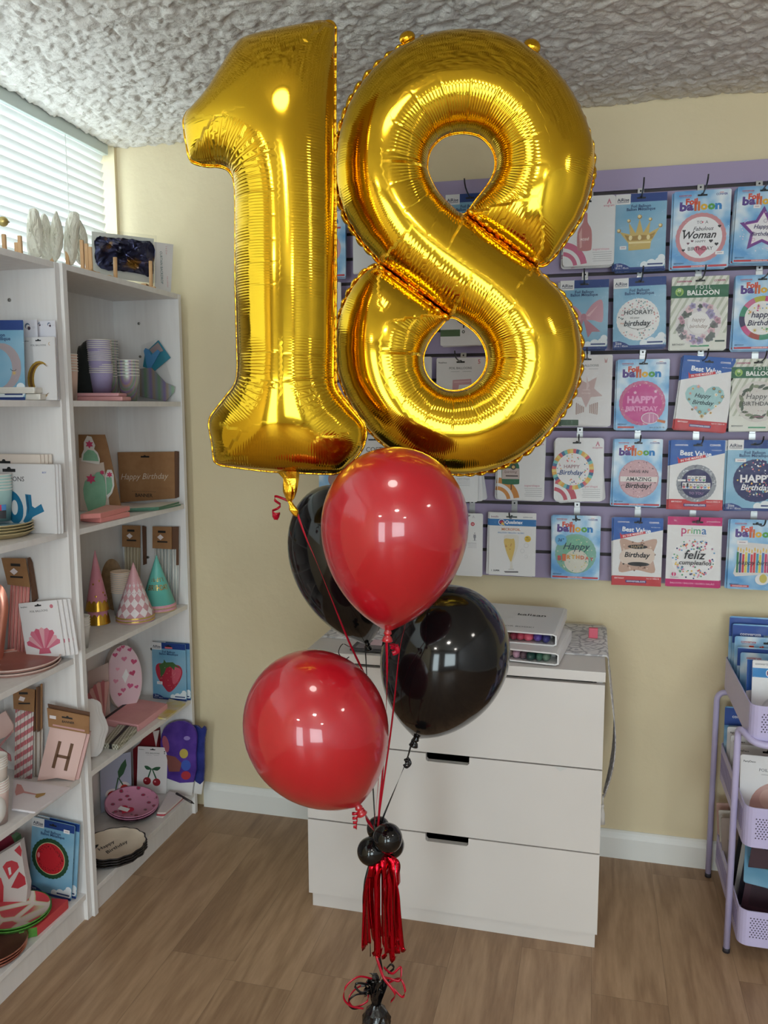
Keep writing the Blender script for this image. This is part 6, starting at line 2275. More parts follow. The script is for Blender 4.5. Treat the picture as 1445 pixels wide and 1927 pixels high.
s = Stand(72, 140, 1482, ZD, None)
t = s.root('letter_banner', 'pink pennant banner pack with a dark letter and kraft header', 'banner')
mb = MB(); mb.prism(s.poly([(95, 1364), (163, 1378), (141, 1489), (107, 1464), (70, 1470)]), 0.0, 0.006, PINK2); mb.prism(s.poly([(97, 1366), (168, 1380), (147, 1488), (139, 1489), (163, 1380)]), 0.007, 0.016, M((216, 176, 172), 0.5)); mb.build('pennant', t)
mb = MB()
for pl in ([(110, 1394), (116, 1395.5), (103, 1446), (97, 1444.5)], [(133, 1398.5), (139, 1400), (126, 1451), (120, 1449.5)], [(107, 1419), (132, 1424), (130.5, 1429.5), (106, 1424.5)]):
    mb.flat(s.poly(pl), -0.0004, (104, 72, 50))
mb.build('lettering', t)
mb = MB(); mb.prism(s.poly([(89, 1325), (168, 1341), (168, 1350), (90, 1332)]), 0.002, 0.004, KR2); mb.prism(s.poly([(90, 1331), (169, 1347), (169, 1380), (93, 1366)]), -0.006, -0.002, KR)
for pl, col in (([(118, 1346), (126, 1347.5), (127, 1345.5), (130, 1346), (131, 1348), (138, 1349.5), (138, 1352.5), (118, 1349)], (30, 22, 18)), ([(95, 1344), (107, 1346), (107, 1352), (95, 1350)], (226, 216, 216)), ([(101, 1361), (161, 1372), (161, 1375.5), (101, 1364)], (196, 150, 146))):
    mb.flat(s.poly(pl), -0.0064, col)
x_, z_ = s.L(130, 1357.5)
put_text(mb, 'BANNER', x_, z_, s.W * 0.34, -0.0064, (40, 28, 22), 0.03, rot=-R_(9))
mb.build('header_card', t)

FL = [(28, 1466), (133, 1482), (66, 1527), (24, 1521)]
for k in range(4):
    pts = [(x - 1.2 * k + (2 if k % 2 else 0), y + 0.5 * k) for x, y in FL]
    P = [at_z(x, y, ZD + 0.0165 - 0.0042 * k) for x, y in pts]
    ctr = sum(P, Vector()) / 4; ctr.z = ZD + 0.0125 - 0.0042 * k
    t = thing('foil_balloon_packet', ['white packet with pink flamingo legs lying on top of the flat stack', 'second packet down in the flat flamingo stack', 'third packet down in the flat flamingo stack', 'lowest packet in the flat flamingo stack'][k], 'balloon packet', ctr, 0, 'flat flamingo packets')
    mb = MB(); zt = 0.0034
    vs = [(p.x - ctr.x, p.y - ctr.y, zz_) for zz_ in (0, zt) for p in P]
    ar = sum(vs[i][0] * vs[(i + 1) % 4][1] - vs[(i + 1) % 4][0] * vs[i][1] for i in range(4))
    fs = [(3, 2, 1, 0), (4, 5, 6, 7)] + [(i, (i + 1) % 4, 4 + (i + 1) % 4, 4 + i) for i in range(4)]
    mb.add(vs, fs if ar > 0 else [f[::-1] for f in fs], M((230, 224, 228), 0.4)); mb.build('card', t)
    if k == 0:
        mb = MB()
        zp = ZD + 0.0165
        for j, (pl, col) in enumerate((([(32, 1475), (40, 1477), (46, 1489), (70, 1494), (70, 1496.5), (44, 1492), (30, 1497), (28, 1490)], (206, 150, 146)), ([(68, 1494), (86, 1492), (84, 1496), (70, 1502), (66, 1500)], (176, 140, 80)))):
            q = [at_z(x, y, zp) for x, y in pl]
            q2 = [(p.x - ctr.x, p.y - ctr.y) for p in q]
            tri = tessellate_polygon([[Vector((a, b_, 0)) for a, b_ in q2]])
            fs = []
            for tt in tri:
                a, b_, c_ = (q2[i] for i in tt)
                fs.append(tt if (b_[0] - a[0]) * (c_[1] - a[1]) - (b_[1] - a[1]) * (c_[0] - a[0]) > 0 else (tt[0], tt[2], tt[1]))
            mb.add([(a, b_, zt + 0.0006 + 0.0002 * j) for a, b_ in q2], fs, col)
        mb.build('printed_picture', t)

c1 = at_z(-3, 1547, ZD)
ct, t0 = cup_stack(-3, 1547, ZD, None, 5, 0.0066, 0.0215, 0.0285, 0.085, mottled('blush_print', (222, 196, 190), (230, 206, 200), 15, 0.5), 'blush paper cup at the edge of the fourth shelf, lower stack', 'blush cups')
ct2, _ = cup_stack(-4, 1500, ZD + 0.085 + 0.004 * 5 - 0.044, ct.x, 5, 0.0062, 0.0215, 0.0285, 0.085, M((226, 214, 206), 0.5), 'blush paper cup at the edge of the fourth shelf, upper stack', 'blush cups')
for o in [o for o in COL.objects if 'upper stack' in str(o.get('label', '')) and 'blush' in o['label']]:
    o.location.y = ct.y; o.location.x = ct.x
wc = at_z(-16, 1556, ZD)
t = thing('white_ornament', 'glossy white round ornament in front of the blush cups', 'ornament', (wc.x, wc.y, ZD))
R0 = 0.036
MB().lathe([(0.012, 0)] + [(R0 * math.cos(a), 0.045 + 0.045 * math.sin(a)) for a in np.linspace(-PI * 0.42, PI * 0.5, 16)], M((236, 234, 232), 0.25), 28).build('body', t)
s = Stand(-10, 25, 1470, ZD, None)
t = s.root('paper_garland', 'blush paper fringe garland folded behind the blush cups', 'garland')
mb = MB()
mb.prism(s.poly([(-10, 1350), (10, 1338), (25, 1365), (25, 1378), (8, 1388), (-10, 1395)]), 0, 0.004, PINK2)
for i in range(8):
    mb.prism(s.poly([(24 - 3 * i, 1374 + 3.2 * i), (26 - 3 * i, 1371 + 3.2 * i), (20 - 3 * i, 1384 + 3.5 * i), (17 - 3 * i, 1383 + 3.5 * i)]), -0.002, 0.0, M((206, 150, 150), 0.5))
mb.prism(s.poly([(-10, 1398), (20, 1420), (22, 1432), (-10, 1414)]), -0.004, 0.0, M((196, 130, 134), 0.5))
mb.build('paper', t)

# bottom shelf
def f_melon(W, H):
    c = t_airise(W, H)
    c.P(scallop(0.47, 0.82, 0.43, 30, 0.03), (34, 74, 46), True).C(0.47, 0.82, 0.35, (206, 196, 150)).C(0.47, 0.82, 0.335, (196, 32, 44))
    rn = random.Random(1)
    for i in range(60):
        a = 2 * PI * i / 60 + rn.uniform(-0.05, 0.05); r = rn.uniform(0.22, 0.31)
        c.P(ell(0.47 + r * math.cos(a), 0.82 + r * math.sin(a), 0.008, 0.013, 6), (70, 14, 18), True)
    c.P(ell(0.21, 0.78, 0.03, 0.06), (226, 130, 136), True).sticker(0.84, 0.14, 0.14, 0.08)
    return c


stand_card(f_melon, 55, 133, 1551, 1684, ZE, 'foil_balloon_packet', 'light blue packet with watermelon slice balloon, bottom shelf', 'balloon packet', Y=1.872, lean=-2, roll=5, group='watermelon packets',
           copies=((0.008, 0.012, 'light blue packet just behind the watermelon slice packet'),))
s = Stand(-40, 50, 1685, ZE, None)
t = s.root('napkin_pack', 'upright pack of watermelon napkins in clear wrap on the bottom shelf', 'napkins')
mb = MB(); mb.prism(s.poly([(-40, 1632), (38, 1584), (46, 1640), (52, 1668), (45, 1686), (-40, 1700)]), 0, 0.025, M((216, 208, 204), 0.5)); mb.build('pack', t)
mb = MB()
for pl, col in (([(5, 1631), (12, 1622), (22, 1619), (33, 1623), (36, 1632), (17, 1655)], (206, 66, 76)), ([(36, 1640), (47, 1650), (49, 1664), (34, 1672), (21, 1670)], (190, 52, 64)), ([(-20, 1645), (2, 1652), (7, 1668), (3, 1682), (-20, 1690)], (206, 62, 72)), ([(27, 1600), (37, 1590), (41, 1600), (40, 1612), (33, 1606)], (196, 60, 70))):
    mb.flat(s.poly(pl), -0.0006, col)
mb.flat(s.poly([(15, 1633), (20, 1631), (22, 1644), (18, 1647)]), -0.0012, (236, 230, 230))
mb.build('printed_picture', t)
s2 = Stand(-40, 28, 1640, ZE, Y=1.86)
t = thing('napkin_pack', 'dark red watermelon pack leaning at the back of the bottom shelf', 'napkins', s2.c, s2.rot)
mb = MB(); mb.prism(s2.poly([(-40, 1600), (0, 1578), (22, 1572), (29, 1582), (32, 1600), (-40, 1640)]), 0, 0.02, M((130, 24, 50), 0.4)); mb.prism(s2.poly([(22, 1572), (30, 1576), (34, 1594), (31, 1600), (28, 1584)]), -0.002, 0.02, M((90, 130, 90), 0.4)); mb.prism(s2.poly([(-40, 1640), (32, 1600), (32, 1690), (-40, 1700)]), 0, 0.018, M((120, 26, 44), 0.5)); mb.build('pack', t)
PW_ = at_z(30, 1709, ZE + 0.05)
m_mel, nt, b = new_mat('watermelon_plate_print')
vv = N(nt, 'ShaderNodeTexVoronoi'); vv.inputs['Scale'].default_value = 14.0; vv.feature = 'DISTANCE_TO_EDGE'
nt.links.new(coords(nt), vv.inputs['Vector'])
nt.links.new(ramp(nt, vv.outputs['Distance'], [(0.05, (226, 214, 206)), (0.10, (206, 210, 170)), (0.13, (206, 70, 80)), (0.5, (196, 60, 70))], 'LINEAR'), b.inputs['Base Color'])
b.inputs['Roughness'].default_value = 0.4
m_rind = mottled('green_rind', (60, 122, 40), (92, 152, 60), 40, 0.5)
t, P = flat_pack('napkin_box', 'red box of watermelon napkins with green front edge under the watermelon plate', 'napkins', [(36, 1752), (70, 1744), (129, 1692), (70, 1688)], ZE, 0.026, M((206, 60, 66), 0.5), M((206, 74, 78), 0.5))
mb = MB(); a, b_ = P[0], P[1]
dv = Vector((0, -0.0012, 0))
mb.add([a + dv, b_ + dv, Vector((b_.x, b_.y, ZE + 0.001)) + dv, Vector((a.x, a.y, ZE + 0.001)) + dv], [(0, 3, 2, 1)], m_rind); mb.build('green_band', t, world=True)
for k in range(2):
    disc('paper_plate', 'watermelon print plate with green rind rim, %s of two' % ('lower' if k == 0 else 'upper'), 'plate', (PW_.x, PW_.y, ZE + 0.027 + 0.008 * k), 0.088, m_mel, m_rind, 'watermelon plates', rimw=0.1, lip=0.011)
pr_ = at_z(-18, 1785, ZE + 0.012)
m_rgd = mottled('dark_rose_gold', (128, 84, 72), (146, 98, 84), 8, 0.35, metal=0.5)
for k in range(3):
    disc('paper_plate', 'round rose gold plate on the bottom shelf, %s of three' % ('lowest', 'middle', 'topmost')[k], 'plate', (pr_.x + 0.002 * k, pr_.y, ZE + 0.0005 + 0.0085 * k), 0.086, m_rgd, RGOLD, 'rose gold plates', rimw=0.08, lip=0.010)
t = thing('rose_gold_cup', 'faceted rose gold foil cup standing on the rose gold plates', 'cup', (pr_.x - 0.003, pr_.y - 0.028, ZE + 0.022))
MB().lathe([(0.026, 0.0), (0.034, 0.02), (0.027, 0.055), (0.024, 0.08)], RGOLD, 9, smooth=False).build('body', t)

# ------------------------------------------------ corner bookcase, shelf by shelf
GR5 = 'cups on the upper shelf of the corner bookcase'
cup_stack(127, 737, ZA, -1.425, 7, 0.0075, 0.024, 0.030, 0.082, M((226, 196, 180), 0.5), 'peach paper cup hidden by the divider, upper shelf', 'peach cups')
s = Stand(146, 205, 738, ZA, -1.50)
t = s.root('gift_bag', 'black gift bag slumped behind the lavender cups', 'bag')
lumpy('bag', t, s.poly([(146, 737), (144, 690), (146, 655), (152, 650), (160, 642), (180, 640), (198, 660), (205, 737)]), 0, 0.03, mottled('black_plastic', (34, 40, 40), (44, 50, 50), 12, 0.35, 18, 0.6, 0.01))
LAV = mottled('lavender_print', (168, 158, 200), (178, 168, 208), 20, 0.4)
HOLO, nt, b = new_mat('iridescent_foil')
sp = N(nt, 'ShaderNodeSeparateXYZ'); nt.links.new(coords(nt), sp.inputs[0])
lwn = N(nt, 'ShaderNodeLayerWeight'); lwn.inputs['Blend'].default_value = 0.5
nt.links.new(ramp(nt, math_node(nt, 'FRACT', math_node(nt, 'ADD', math_node(nt, 'MULTIPLY', lwn.outputs['Facing'], 3.0), math_node(nt, 'MULTIPLY', sp.outputs['X'], 22.0))),
                  [(0.0, (176, 176, 186)), (0.22, (150, 190, 150)), (0.4, (186, 186, 190)), (0.6, (170, 150, 206)), (0.8, (196, 176, 150)), (1.0, (176, 176, 186))]), b.inputs['Base Color'])
b.inputs['Metallic'].default_value = 0.45; b.inputs['Roughness'].default_value = 0.25
XS = -1.44
sl = Stand(150, 240, 737, ZA, XS)
t = sl.root('napkin_pack', 'flat pink napkin pack under the lavender cups', 'napkins', 'pink napkin packs on the upper shelf')
MB().box(-sl.W / 2, sl.W / 2, -0.052, 0.045, 0.0003, 0.0135, PINK, 0.004).build('pack', t)
t = sl.root('napkin_pack', 'second flat pink napkin pack, on the first one beneath the lavender cups', 'napkins', 'pink napkin packs on the upper shelf')
MB().box(-sl.W / 2, sl.W * 0.42, -0.05, 0.043, 0.0140, 0.024, M((230, 170, 176), 0.5), 0.004).build('pack', t)
zc = ZA + 0.0245
for j, (n_, dz, dx, lab) in enumerate(((5, 0.0, 0, 'lower'), (6, 0.036, -1.5, 'middle'), (5, 0.072, -2.5, 'upper'))):
    cup_stack(192 + dx, 733, zc + dz, XS, n_, 0.0058, 0.026, 0.0335, 0.060, LAV, 'lavender paper cup in the %s set of its stack' % lab, 'lavender cups')
cup_stack(205, 735, ZA, -1.53, 15, 0.0082, 0.027, 0.0345, 0.08, HOLO, 'silver iridescent cup in the tall stack behind the lavender cups', 'tall iridescent stack')
cup_stack(243, 752, ZA, -1.395, 6, 0.0092, 0.0235, 0.0325, 0.078, HOLO, 'iridescent cup in the short stack on the shelf edge', 'short iridescent stack')
s = Stand(262, 338, 753, ZA, -1.415, -4)
t = s.root('party_garland', 'clear bag of iridescent paper shapes with blue heart, upper shelf', 'garland')
mb = MB(); mb.prism(s.poly([(264, 694), (286, 692), (312, 720), (329, 728), (328, 738), (312, 749), (264, 746)]), -0.004, 0.0, HOLO); mb.build('iridescent_card', t)
mb = MB(); mb.prism(s.poly([(297, 640), (320, 673), (290, 698), (268, 690), (272, 664)]), 0.004, 0.007, M((40, 128, 150), 0.35)); mb.build('teal_card', t)
mb = MB(); mb.prism(s.poly([(281, 658), (297, 644), (307, 660), (289, 668)]), 0.001, 0.004, M((150, 132, 134), 0.5)); mb.build('grey_card', t)
mb = MB(); mb.prism(s.poly([(271, 660), (274, 655), (281, 658), (285, 668), (297, 658), (302, 662), (284, 694), (278, 696)]), -0.003, 0.0, M((78, 140, 190), 0.35)); mb.build('blue_heart', t)
mb = MB(); mb.prism(s.poly([(268, 650), (298, 638), (330, 730), (322, 752), (262, 752)]), -0.010, -0.0095, m_film); mb.build('clear_bag', t)

# second shelf
s = Stand(150, 226, 952, ZB_, None)
t = s.root('cactus_banner', 'cactus banner pack with kraft backing on the second shelf', 'banner')
mb = MB(); mb.prism(s.poly([(145, 818), (195, 818), (201, 840), (227, 950), (150, 952)]), 0.010, 0.014, KR); mb.build('backing_card', t)
mb = MB(); mb.prism(s.poly([(147, 862), (181, 860), (183, 872), (194, 870), (206, 952), (150, 956)]), 0.004, 0.008, M((214, 196, 182), 0.6)); mb.build('paper_bag', t)
m_cac = mottled('cactus_green', (128, 178, 146), (140, 190, 158), 30, 0.5)
for pl, y in (([(153, 868), (154, 855), (158, 846), (158, 832), (164, 820), (172, 822), (179, 838), (177, 845), (184, 852), (188, 864), (187, 874)], -0.001), ([(198, 895), (202, 884), (210, 884), (214, 894), (215, 914), (211, 928), (203, 938), (199, 930)], -0.001)):
    mb = MB(); mb.prism(s.poly(pl), y, y + 0.002, M((230, 226, 220), 0.5)); mb.build('cactus_cutout', t)
mb = MB()
for pl, col, y in (([(156, 866), (158, 854), (166, 846), (176, 848), (183, 856), (186, 868)], m_cac, -0.002), ([(200, 898), (210, 898), (212, 914), (208, 926), (201, 932)], m_cac, -0.002),
                   ([(157, 920), (160, 906), (168, 897), (178, 894), (182, 889), (188, 888), (196, 898), (199, 912), (200, 940), (196, 951), (166, 950), (159, 938)], m_cac, -0.003)):
    mb.prism(s.poly(pl), y, y + 0.002, col)
for cx, cy, r in ((169, 836, 8), (172, 901, 10), (193, 889, 5), (207, 893, 6)):
    x_, z_ = s.L(cx, cy); k_ = s.L(cx + r, cy)[0] - x_
    mb.flat(star(x_, z_, k_, k_ * 0.55, 6, 0.5), -0.0045, (206, 66, 110))
mb.build('cactus_print', t)
for k in range(2):
    yy = 970 if k == 0 else 951
    flat_pack('napkin_pack', 'pink napkin pack on the second shelf edge, %s of two' % ('lower' if k == 0 else 'upper'), 'napkins',
              [(150, 972 - 4 * k), (189, 975 - 9 * k), (245, 963 - 11 * k), (200, 962 - 12 * k)], ZB_ + 0.0145 * k + 0.0002, 0.014, M((236, 176, 164), 0.6), M((224, 142, 136), 0.6), 'pink napkin packs on the second shelf')
s = Stand(224, 331, 946, ZB_, Y=2.54)
t = s.root('birthday_banner', 'kraft happy birthday banner pack standing at the back of the second shelf', 'banner')
mb = MB(); mb.prism(s.poly([(221, 851), (328, 850), (329, 938), (227, 950)]), 0, 0.006, KR); mb.prism(s.poly([(328, 849), (334, 850), (334, 936), (329, 938)]), 0.001, 0.012, KR2); mb.flat(s.poly([(265, 858), (270, 858), (272, 856), (275, 858), (281, 858), (281, 861), (265, 861)]), -0.0004, (24, 18, 16)); mb.build('card', t)
mb = MB()
x_, z_ = s.L(272, 898); w_ = s.L(316, 898)[0] - s.L(226, 898)[0]
put_text(mb, 'Happy Birthday', x_, z_, w_, -0.0005, (206, 190, 172), 0.0, 0.35, hmax=w_ * 0.2, rot=R_(2))
x_, z_ = s.L(271, 932); put_text(mb, 'BANNER', x_, z_, w_ * 0.36, -0.0005, (40, 28, 20), 0.02)
x_, z_ = s.L(271, 925); put_text(mb, 'ROSE GOLD FOILED BUNTING', x_, z_, w_ * 0.5, -0.0005, (90, 62, 40), 0.0)
mb.build('lettering', t)
for k in range(2):
    flat_pack('table_cover', 'flat white pack with green edges before the kraft banner, %s of two' % ('lower' if k == 0 else 'upper'), 'table cover',
              [(240, 960 - 3 * k), (299, 957 - 3 * k), (341 - 3 * k, 948 - 4 * k), (288, 947 - 2 * k)], ZB_ + 0.0062 * k + 0.0002, 0.006, M((224, 220, 212), 0.5), M((72, 120, 96), 0.5), 'flat packs with green edges')

# third shelf: hats, cups, straws
def cone_hat(label, cx, yb, apex_y, Rpx, z, body, deco, group, n_nest=1, pitch=0.012, X=None):
    c = at_z(cx, yb, z) if X is None else at_x(cx, yb, X)
    c = Vector((c.x, c.y, z)); R = Rpx / ppm(c)
    s = Stand(cx - 5, cx + 5, yb, z, c.x)
    H = s.L(cx, apex_y)[1] - pitch * (n_nest - 1)
    for k in range(n_nest):
        lab = label if n_nest == 1 else '%s, %s' % (label, ('the outer one on top' if k == n_nest - 1 else 'the inner one underneath' if n_nest == 2 else 'number %s up from the shelf' % ORD[k]))
        t = thing('party_hat', lab, 'party hat', c + Vector((0, 0, pitch * k)), 0, group)
        deco(t, R, H, body)
    return c, R, H


def cone_mesh(t, R, H, body, n=40):
    MB().lathe([(R * 0.985, 0.0), (R, 0.0004), (0.0012, H)], body, n, caps=False).build('cone', t)


def cone_pt(R, H, a, f0, o=0.0004):
    r = R * (1 - f0) + o
    return (r * math.cos(a), r * math.sin(a), H * f0)


def deco_gold(t, R, H, body):
    cone_mesh(t, R, H, body)
    mb = MB(); n = 36
    vs = []; fs = []
    for i in range(n + 1):
        a = 2 * PI * i / n
        vs += [cone_pt(R, H, a, 0.0, 0.0008), cone_pt(R, H, a, 0.13 + 0.05 * abs(math.sin(a * 6)), 0.0008)]
    fs = [(2 * i, 2 * i + 2, 2 * i + 3, 2 * i + 1) for i in range(n)]
    mb.add(vs, fs, M((206, 160, 62), 0.2, 0.9)); mb.build('gold_trim', t)
    mb = MB()
    for k in range(14):
        a = k * 2.4; f0 = 0.25 + 0.5 * ((k * 7) % 10) / 10
        pts = []
        for j in range(6):
            an = 2 * PI * j / 6
            pts.append(cone_pt(R, H, a + 0.10 * math.cos(an) / (1 - f0 * 0.6), f0 + 0.018 * math.sin(an), 0.0007))
        mb.add(pts, [tuple(range(6))], M((206, 160, 62), 0.2, 0.9))
    mb.build('gold_star_print', t)


def deco_diamond(t, R, H, body):
    cone_mesh(t, R, H, body)
    mb = MB(); n = 12; rows = 5
    for r in range(rows):
        f0 = 0.13 + r * 0.172; dh = 0.086
        for i in range(n):
            a = 2 * PI * i / n; da = PI / n
            if f0 + dh > 0.97:
                continue
            o_ = 0.0008; f_lo = max(f0 - dh, 0.0)
            mb.add([cone_pt(R, H, a, f0, o_), cone_pt(R, H, a, f_lo, o_), cone_pt(R, H, a + da / 2, (f0 + f_lo) / 2, o_), cone_pt(R, H, a + da, f0, o_), cone_pt(R, H, a + da / 2, f0 + dh / 2, o_), cone_pt(R, H, a, f0 + dh, o_), cone_pt(R, H, a - da / 2, f0 + dh / 2, o_), cone_pt(R, H, a - da, f0, o_), cone_pt(R, H, a - da / 2, (f0 + f_lo) / 2, o_)],
                   [(0, k, k % 8 + 1) for k in range(1, 9)], (236, 226, 228))
    mb.build('diamond_print', t)
    mb = MB(); vs = []
    for i in range(37):
        a = 2 * PI * i / 36
        vs += [cone_pt(R, H, a, 0.02, 0.0008), cone_pt(R, H, a, 0.045, 0.0008)]
    mb.add(vs, [(2 * i, 2 * i + 2, 2 * i + 3, 2 * i + 1) for i in range(36)], M((206, 180, 100), 0.3, 0.6)); mb.build('gold_line', t)


def deco_mint(t, R, H, body):
    cone_mesh(t, R, H, body)
    mb = MB()
    for f0, f1, col in ((0.0, 0.012, (206, 180, 100)), (0.012, 0.06, (222, 160, 176))):
        vs = []
        for i in range(37):
            a = 2 * PI * i / 36
            vs += [cone_pt(R, H, a, f0, 0.0008), cone_pt(R, H, a, f1, 0.0008)]
        mb.add(vs, [(2 * i, 2 * i + 2, 2 * i + 3, 2 * i + 1) for i in range(36)], col)
    mb.build('striped_trim', t)
    mb = MB()
    base_a = math.atan2(-FH.y, -FH.x) + 0.35
    for word, f0, hh_ in (('HAPPY', 0.56, 0.10), ('BIRTHDAY', 0.40, 0.10)):
        vs, fs = text_geo(word, 0.02, 0.0)
        xs = [p[0] for p in vs]; ys = [p[1] for p in vs]
        w_ = max(xs) - min(xs); ang = 1.55 if word == 'HAPPY' else 1.95
        out = []
        for x_, y_ in vs:
            out.append(cone_pt(R, H, base_a + ang * ((x_ - min(xs)) / w_ - 0.5), f0 + hh_ * (y_ / max(ys) - 0.5), 0.0007))
        mb.add(out, fs, M((206, 170, 90), 0.25, 0.85))
    mb.build('lettering', t)


cone_hat('pink party hat with gold scalloped trim by the divider', 185, 1172, 1036, 22, ZC_, mottled('pink_hat', (214, 140, 156), (222, 150, 166), 12, 0.35), deco_gold, 'pink and gold party hats', 2, 0.044)
cone_hat('pink and white diamond patterned party hat on the shelf edge', 255, 1166, 1059, 36, ZC_, M((222, 168, 176), 0.4), deco_diamond, 'diamond patterned hats', 2, 0.010)
cone_hat('mint party hat with gold birthday lettering', 298, 1146, 1045, 33, ZC_, M((108, 196, 184), 0.4), deco_mint, 'mint party hats', 2, 0.012)
cup_stack(229, 1142, ZC_, -1.492, 11, 0.0066, 0.023, 0.0305, 0.078, M((196, 190, 184), 0.5), 'white and grey paper cup stacked between pink and diamond hats', 'grey cups', rim=(230, 206, 182))
cup_stack(149, 1178, ZC_, -1.40, 5, 0.0075, 0.022, 0.029, 0.06, M((230, 228, 226), 0.5), 'white paper cup at the divider foot beside the pink hats', 'white cups')
s = Stand(192, 232, 1100, ZC_, -1.555)
t = thing('paper_plate', 'brown plate propped against the back panel behind the grey cups', 'plate', s.c, s.rot)
bt_ = s.L(212, 1052)[1]; lumpy('disc', t, ell(0, bt_ / 2 + 0.0008, 22 * (s.L(213, 1080)[0] - s.L(212, 1080)[0]), bt_ / 2, 16), 0, 0.005, mottled('wicker_brown', (120, 92, 60), (140, 110, 74), 60, 0.6))
for k, (xa, xb_, yt, yh, yb, cols, lab) in enumerate(((234, 264, 988, 1030, 1118, [(196, 184, 160), (176, 160, 132)], 'pack of beige striped straws with kraft header behind the grey cups'),
                                                     (291, 323, 990, 1033, 1138, [(206, 206, 200), (176, 182, 180)], 'pack of grey striped straws with kraft header behind the mint hat'),
                                                     (324, 337, 991, 1033, 1136, [(216, 214, 208), (190, 192, 190)], 'narrow pack of pale straws against the end panel'))):
    s = Stand(xa, xb_, yb, ZC_, Y=2.536 + 0.003 * k)
    t = s.root('straw_pack', lab, 'straws', 'straw packs on the third shelf')
    straws(s, [(xa, yh - 2), (xb_, yh), (xb_ - 2, yb), (xa + 2, yb)], 10 if k < 2 else 4, cols, t)
    mb = MB()
    if k < 2:
        kraft_head(mb, s, [(xa - 2, yt), (xb_ + 2, yt + 1), (xb_ + 2, yh), (xa - 2, yh - 2)], y=-0.006)
        mb.prism(s.poly([(xb_ + 2, yt + 2), (xb_ + 8, yt + 4), (xb_ + 9, yh + 32), (xb_ + 4, yh + 34)]), 0.004, 0.012, KR2)
    else:
        mb.prism(s.poly([(xa - 1, yt), (xb_, yt), (xb_, yh + 30), (xb_ - 4, yh + 30), (xb_ - 4, yh), (xa - 1, yh)]), -0.006, -0.002, KR2)
    mb.build('header_card', t)

# fourth shelf
m_hp, nt, b = new_mat('heart_plate_print')
b.inputs['Base Color'].default_value = lin((222, 186, 196)); b.inputs['Roughness'].default_value = 0.4
s = Stand(206, 262, 1322, ZD, -1.51, 25)
for k in range(7):
    t = thing('paper_plate', ('pink plate printed with hearts, facing out of its upright stack' if k == 0 else '%s plate behind the hearts plate in the upright stack' % ORD[k]), 'plate', s.c - s.n * (0.0032 * k) - s.ex * (0.0016 * k), s.rot, 'upright heart plates', R_(-10))
    ctr_ = s.L(236, 1217)[1] / 2; ux_ = s.L(237, 1268)[0] - s.L(236, 1268)[0]; mx_ = s.L(236, 1268)[0]
    q = ell(mx_, ctr_ + 0.0006, 33 * ux_, ctr_ - 0.001, 30)
    if k == 0:
        mb = MB(); mb.prism(q, 0, 0.002, M((216, 190, 190), 0.5)); mb.build('plate', t)
        mb = MB(); mb.flat(ell(mx_, ctr_ + 0.0006, 31.5 * ux_, ctr_ - 0.004, 30), -0.0002, m_hp)
        for i, (hx, hy, r, col) in enumerate(((254, 1248, 6, (190, 50, 100)), (236, 1243, 5.5, (206, 110, 140)), (251, 1269, 6, (180, 40, 90)), (246, 1292, 6, (196, 70, 120)), (219, 1236, 5, (190, 60, 110)), (227, 1226, 5, (196, 80, 120)), (219, 1284, 5, (214, 130, 156)), (234, 1221, 4, (196, 70, 110)), (247, 1226, 4.5, (190, 60, 110)), (223, 1262, 4, (226, 150, 170)), (233, 1300, 5, (200, 90, 130)), (258, 1294, 4, (196, 70, 120)), (226, 1308, 4, (190, 60, 100)))):
            x_, z_ = s.L(hx, hy); k_ = s.L(hx + r, hy)[0] - x_
            mb.flat(heart(x_, z_, k_, 0.25 * ((i % 3) - 1)), -0.0004 - 0.00001 * i, col)
        mb.build('printed_picture', t)
        mb = MB(); mb.flat(s.poly([(239, 1261), (244, 1272), (237, 1288), (231, 1276)]), -0.0007, (236, 232, 232)); mb.build('price_label', t)
    else:
        mb = MB(); mb.prism(q, 0, 0.0024, M((176, 158, 146), 0.6)); mb.build('plate', t)
s = Stand(168, 206, 1334, ZD, None)
t = s.root('shell_plate', 'pink striped shell shaped plates standing by the divider', 'plate')
mb = MB()
px0, py0 = 196, 1336
for i in range(8):
    a0, a1 = R_(180 + 105 * i / 8), R_(180 + 105 * (i + 1) / 8)
    r0_ = 42
    mb.prism(s.poly([(px0, py0), (px0 + r0_ * 0.85 * math.cos(a0), py0 + r0_ * 1.25 * math.sin(a0)), (px0 + r0_ * 0.89 * math.cos((a0 + a1) / 2), py0 + r0_ * 1.31 * math.sin((a0 + a1) / 2)), (px0 + r0_ * 0.85 * math.cos(a1), py0 + r0_ * 1.25 * math.sin(a1))]), -0.002 * (i % 2), 0.004, [(206, 120, 124), (230, 176, 170)][i % 2])
mb.build('fan', t)
s2 = Stand(167, 200, 1320, ZD, None)
t = thing('foil_balloon_packet', 'pale blush card standing behind the striped shell plates', 'card', s2.c - s2.n * 0.02, s2.rot)
mb = MB(); mb.prism(s2.poly([(160, 1268), (199, 1251), (202, 1318), (160, 1325)]), 0, 0.003, M((216, 190, 182), 0.5)); mb.build('card', t)
t, P = flat_pack('napkin_pack', 'large pink napkin pack with a black paper band, fourth shelf', 'napkins', [(193, 1352), (260, 1365), (316, 1324), (248, 1313)], ZD, 0.022, PINK, M((226, 164, 168), 0.55), strap=((32, 30, 32), 0.02, 0.10, 0.5))
m_ging, nt, b = new_mat('sage_gingham')
ck = N(nt, 'ShaderNodeTexChecker'); ck.inputs['Scale'].default_value = 150
ck.inputs['Color1'].default_value = lin((128, 126, 104)); ck.inputs['Color2'].default_value = lin((206, 202, 188)); nt.links.new(coords(nt, rot=(0, 0, 0.5)), ck.inputs['Vector']); nt.links.new(ck.outputs['Color'], b.inputs['Base Color'])
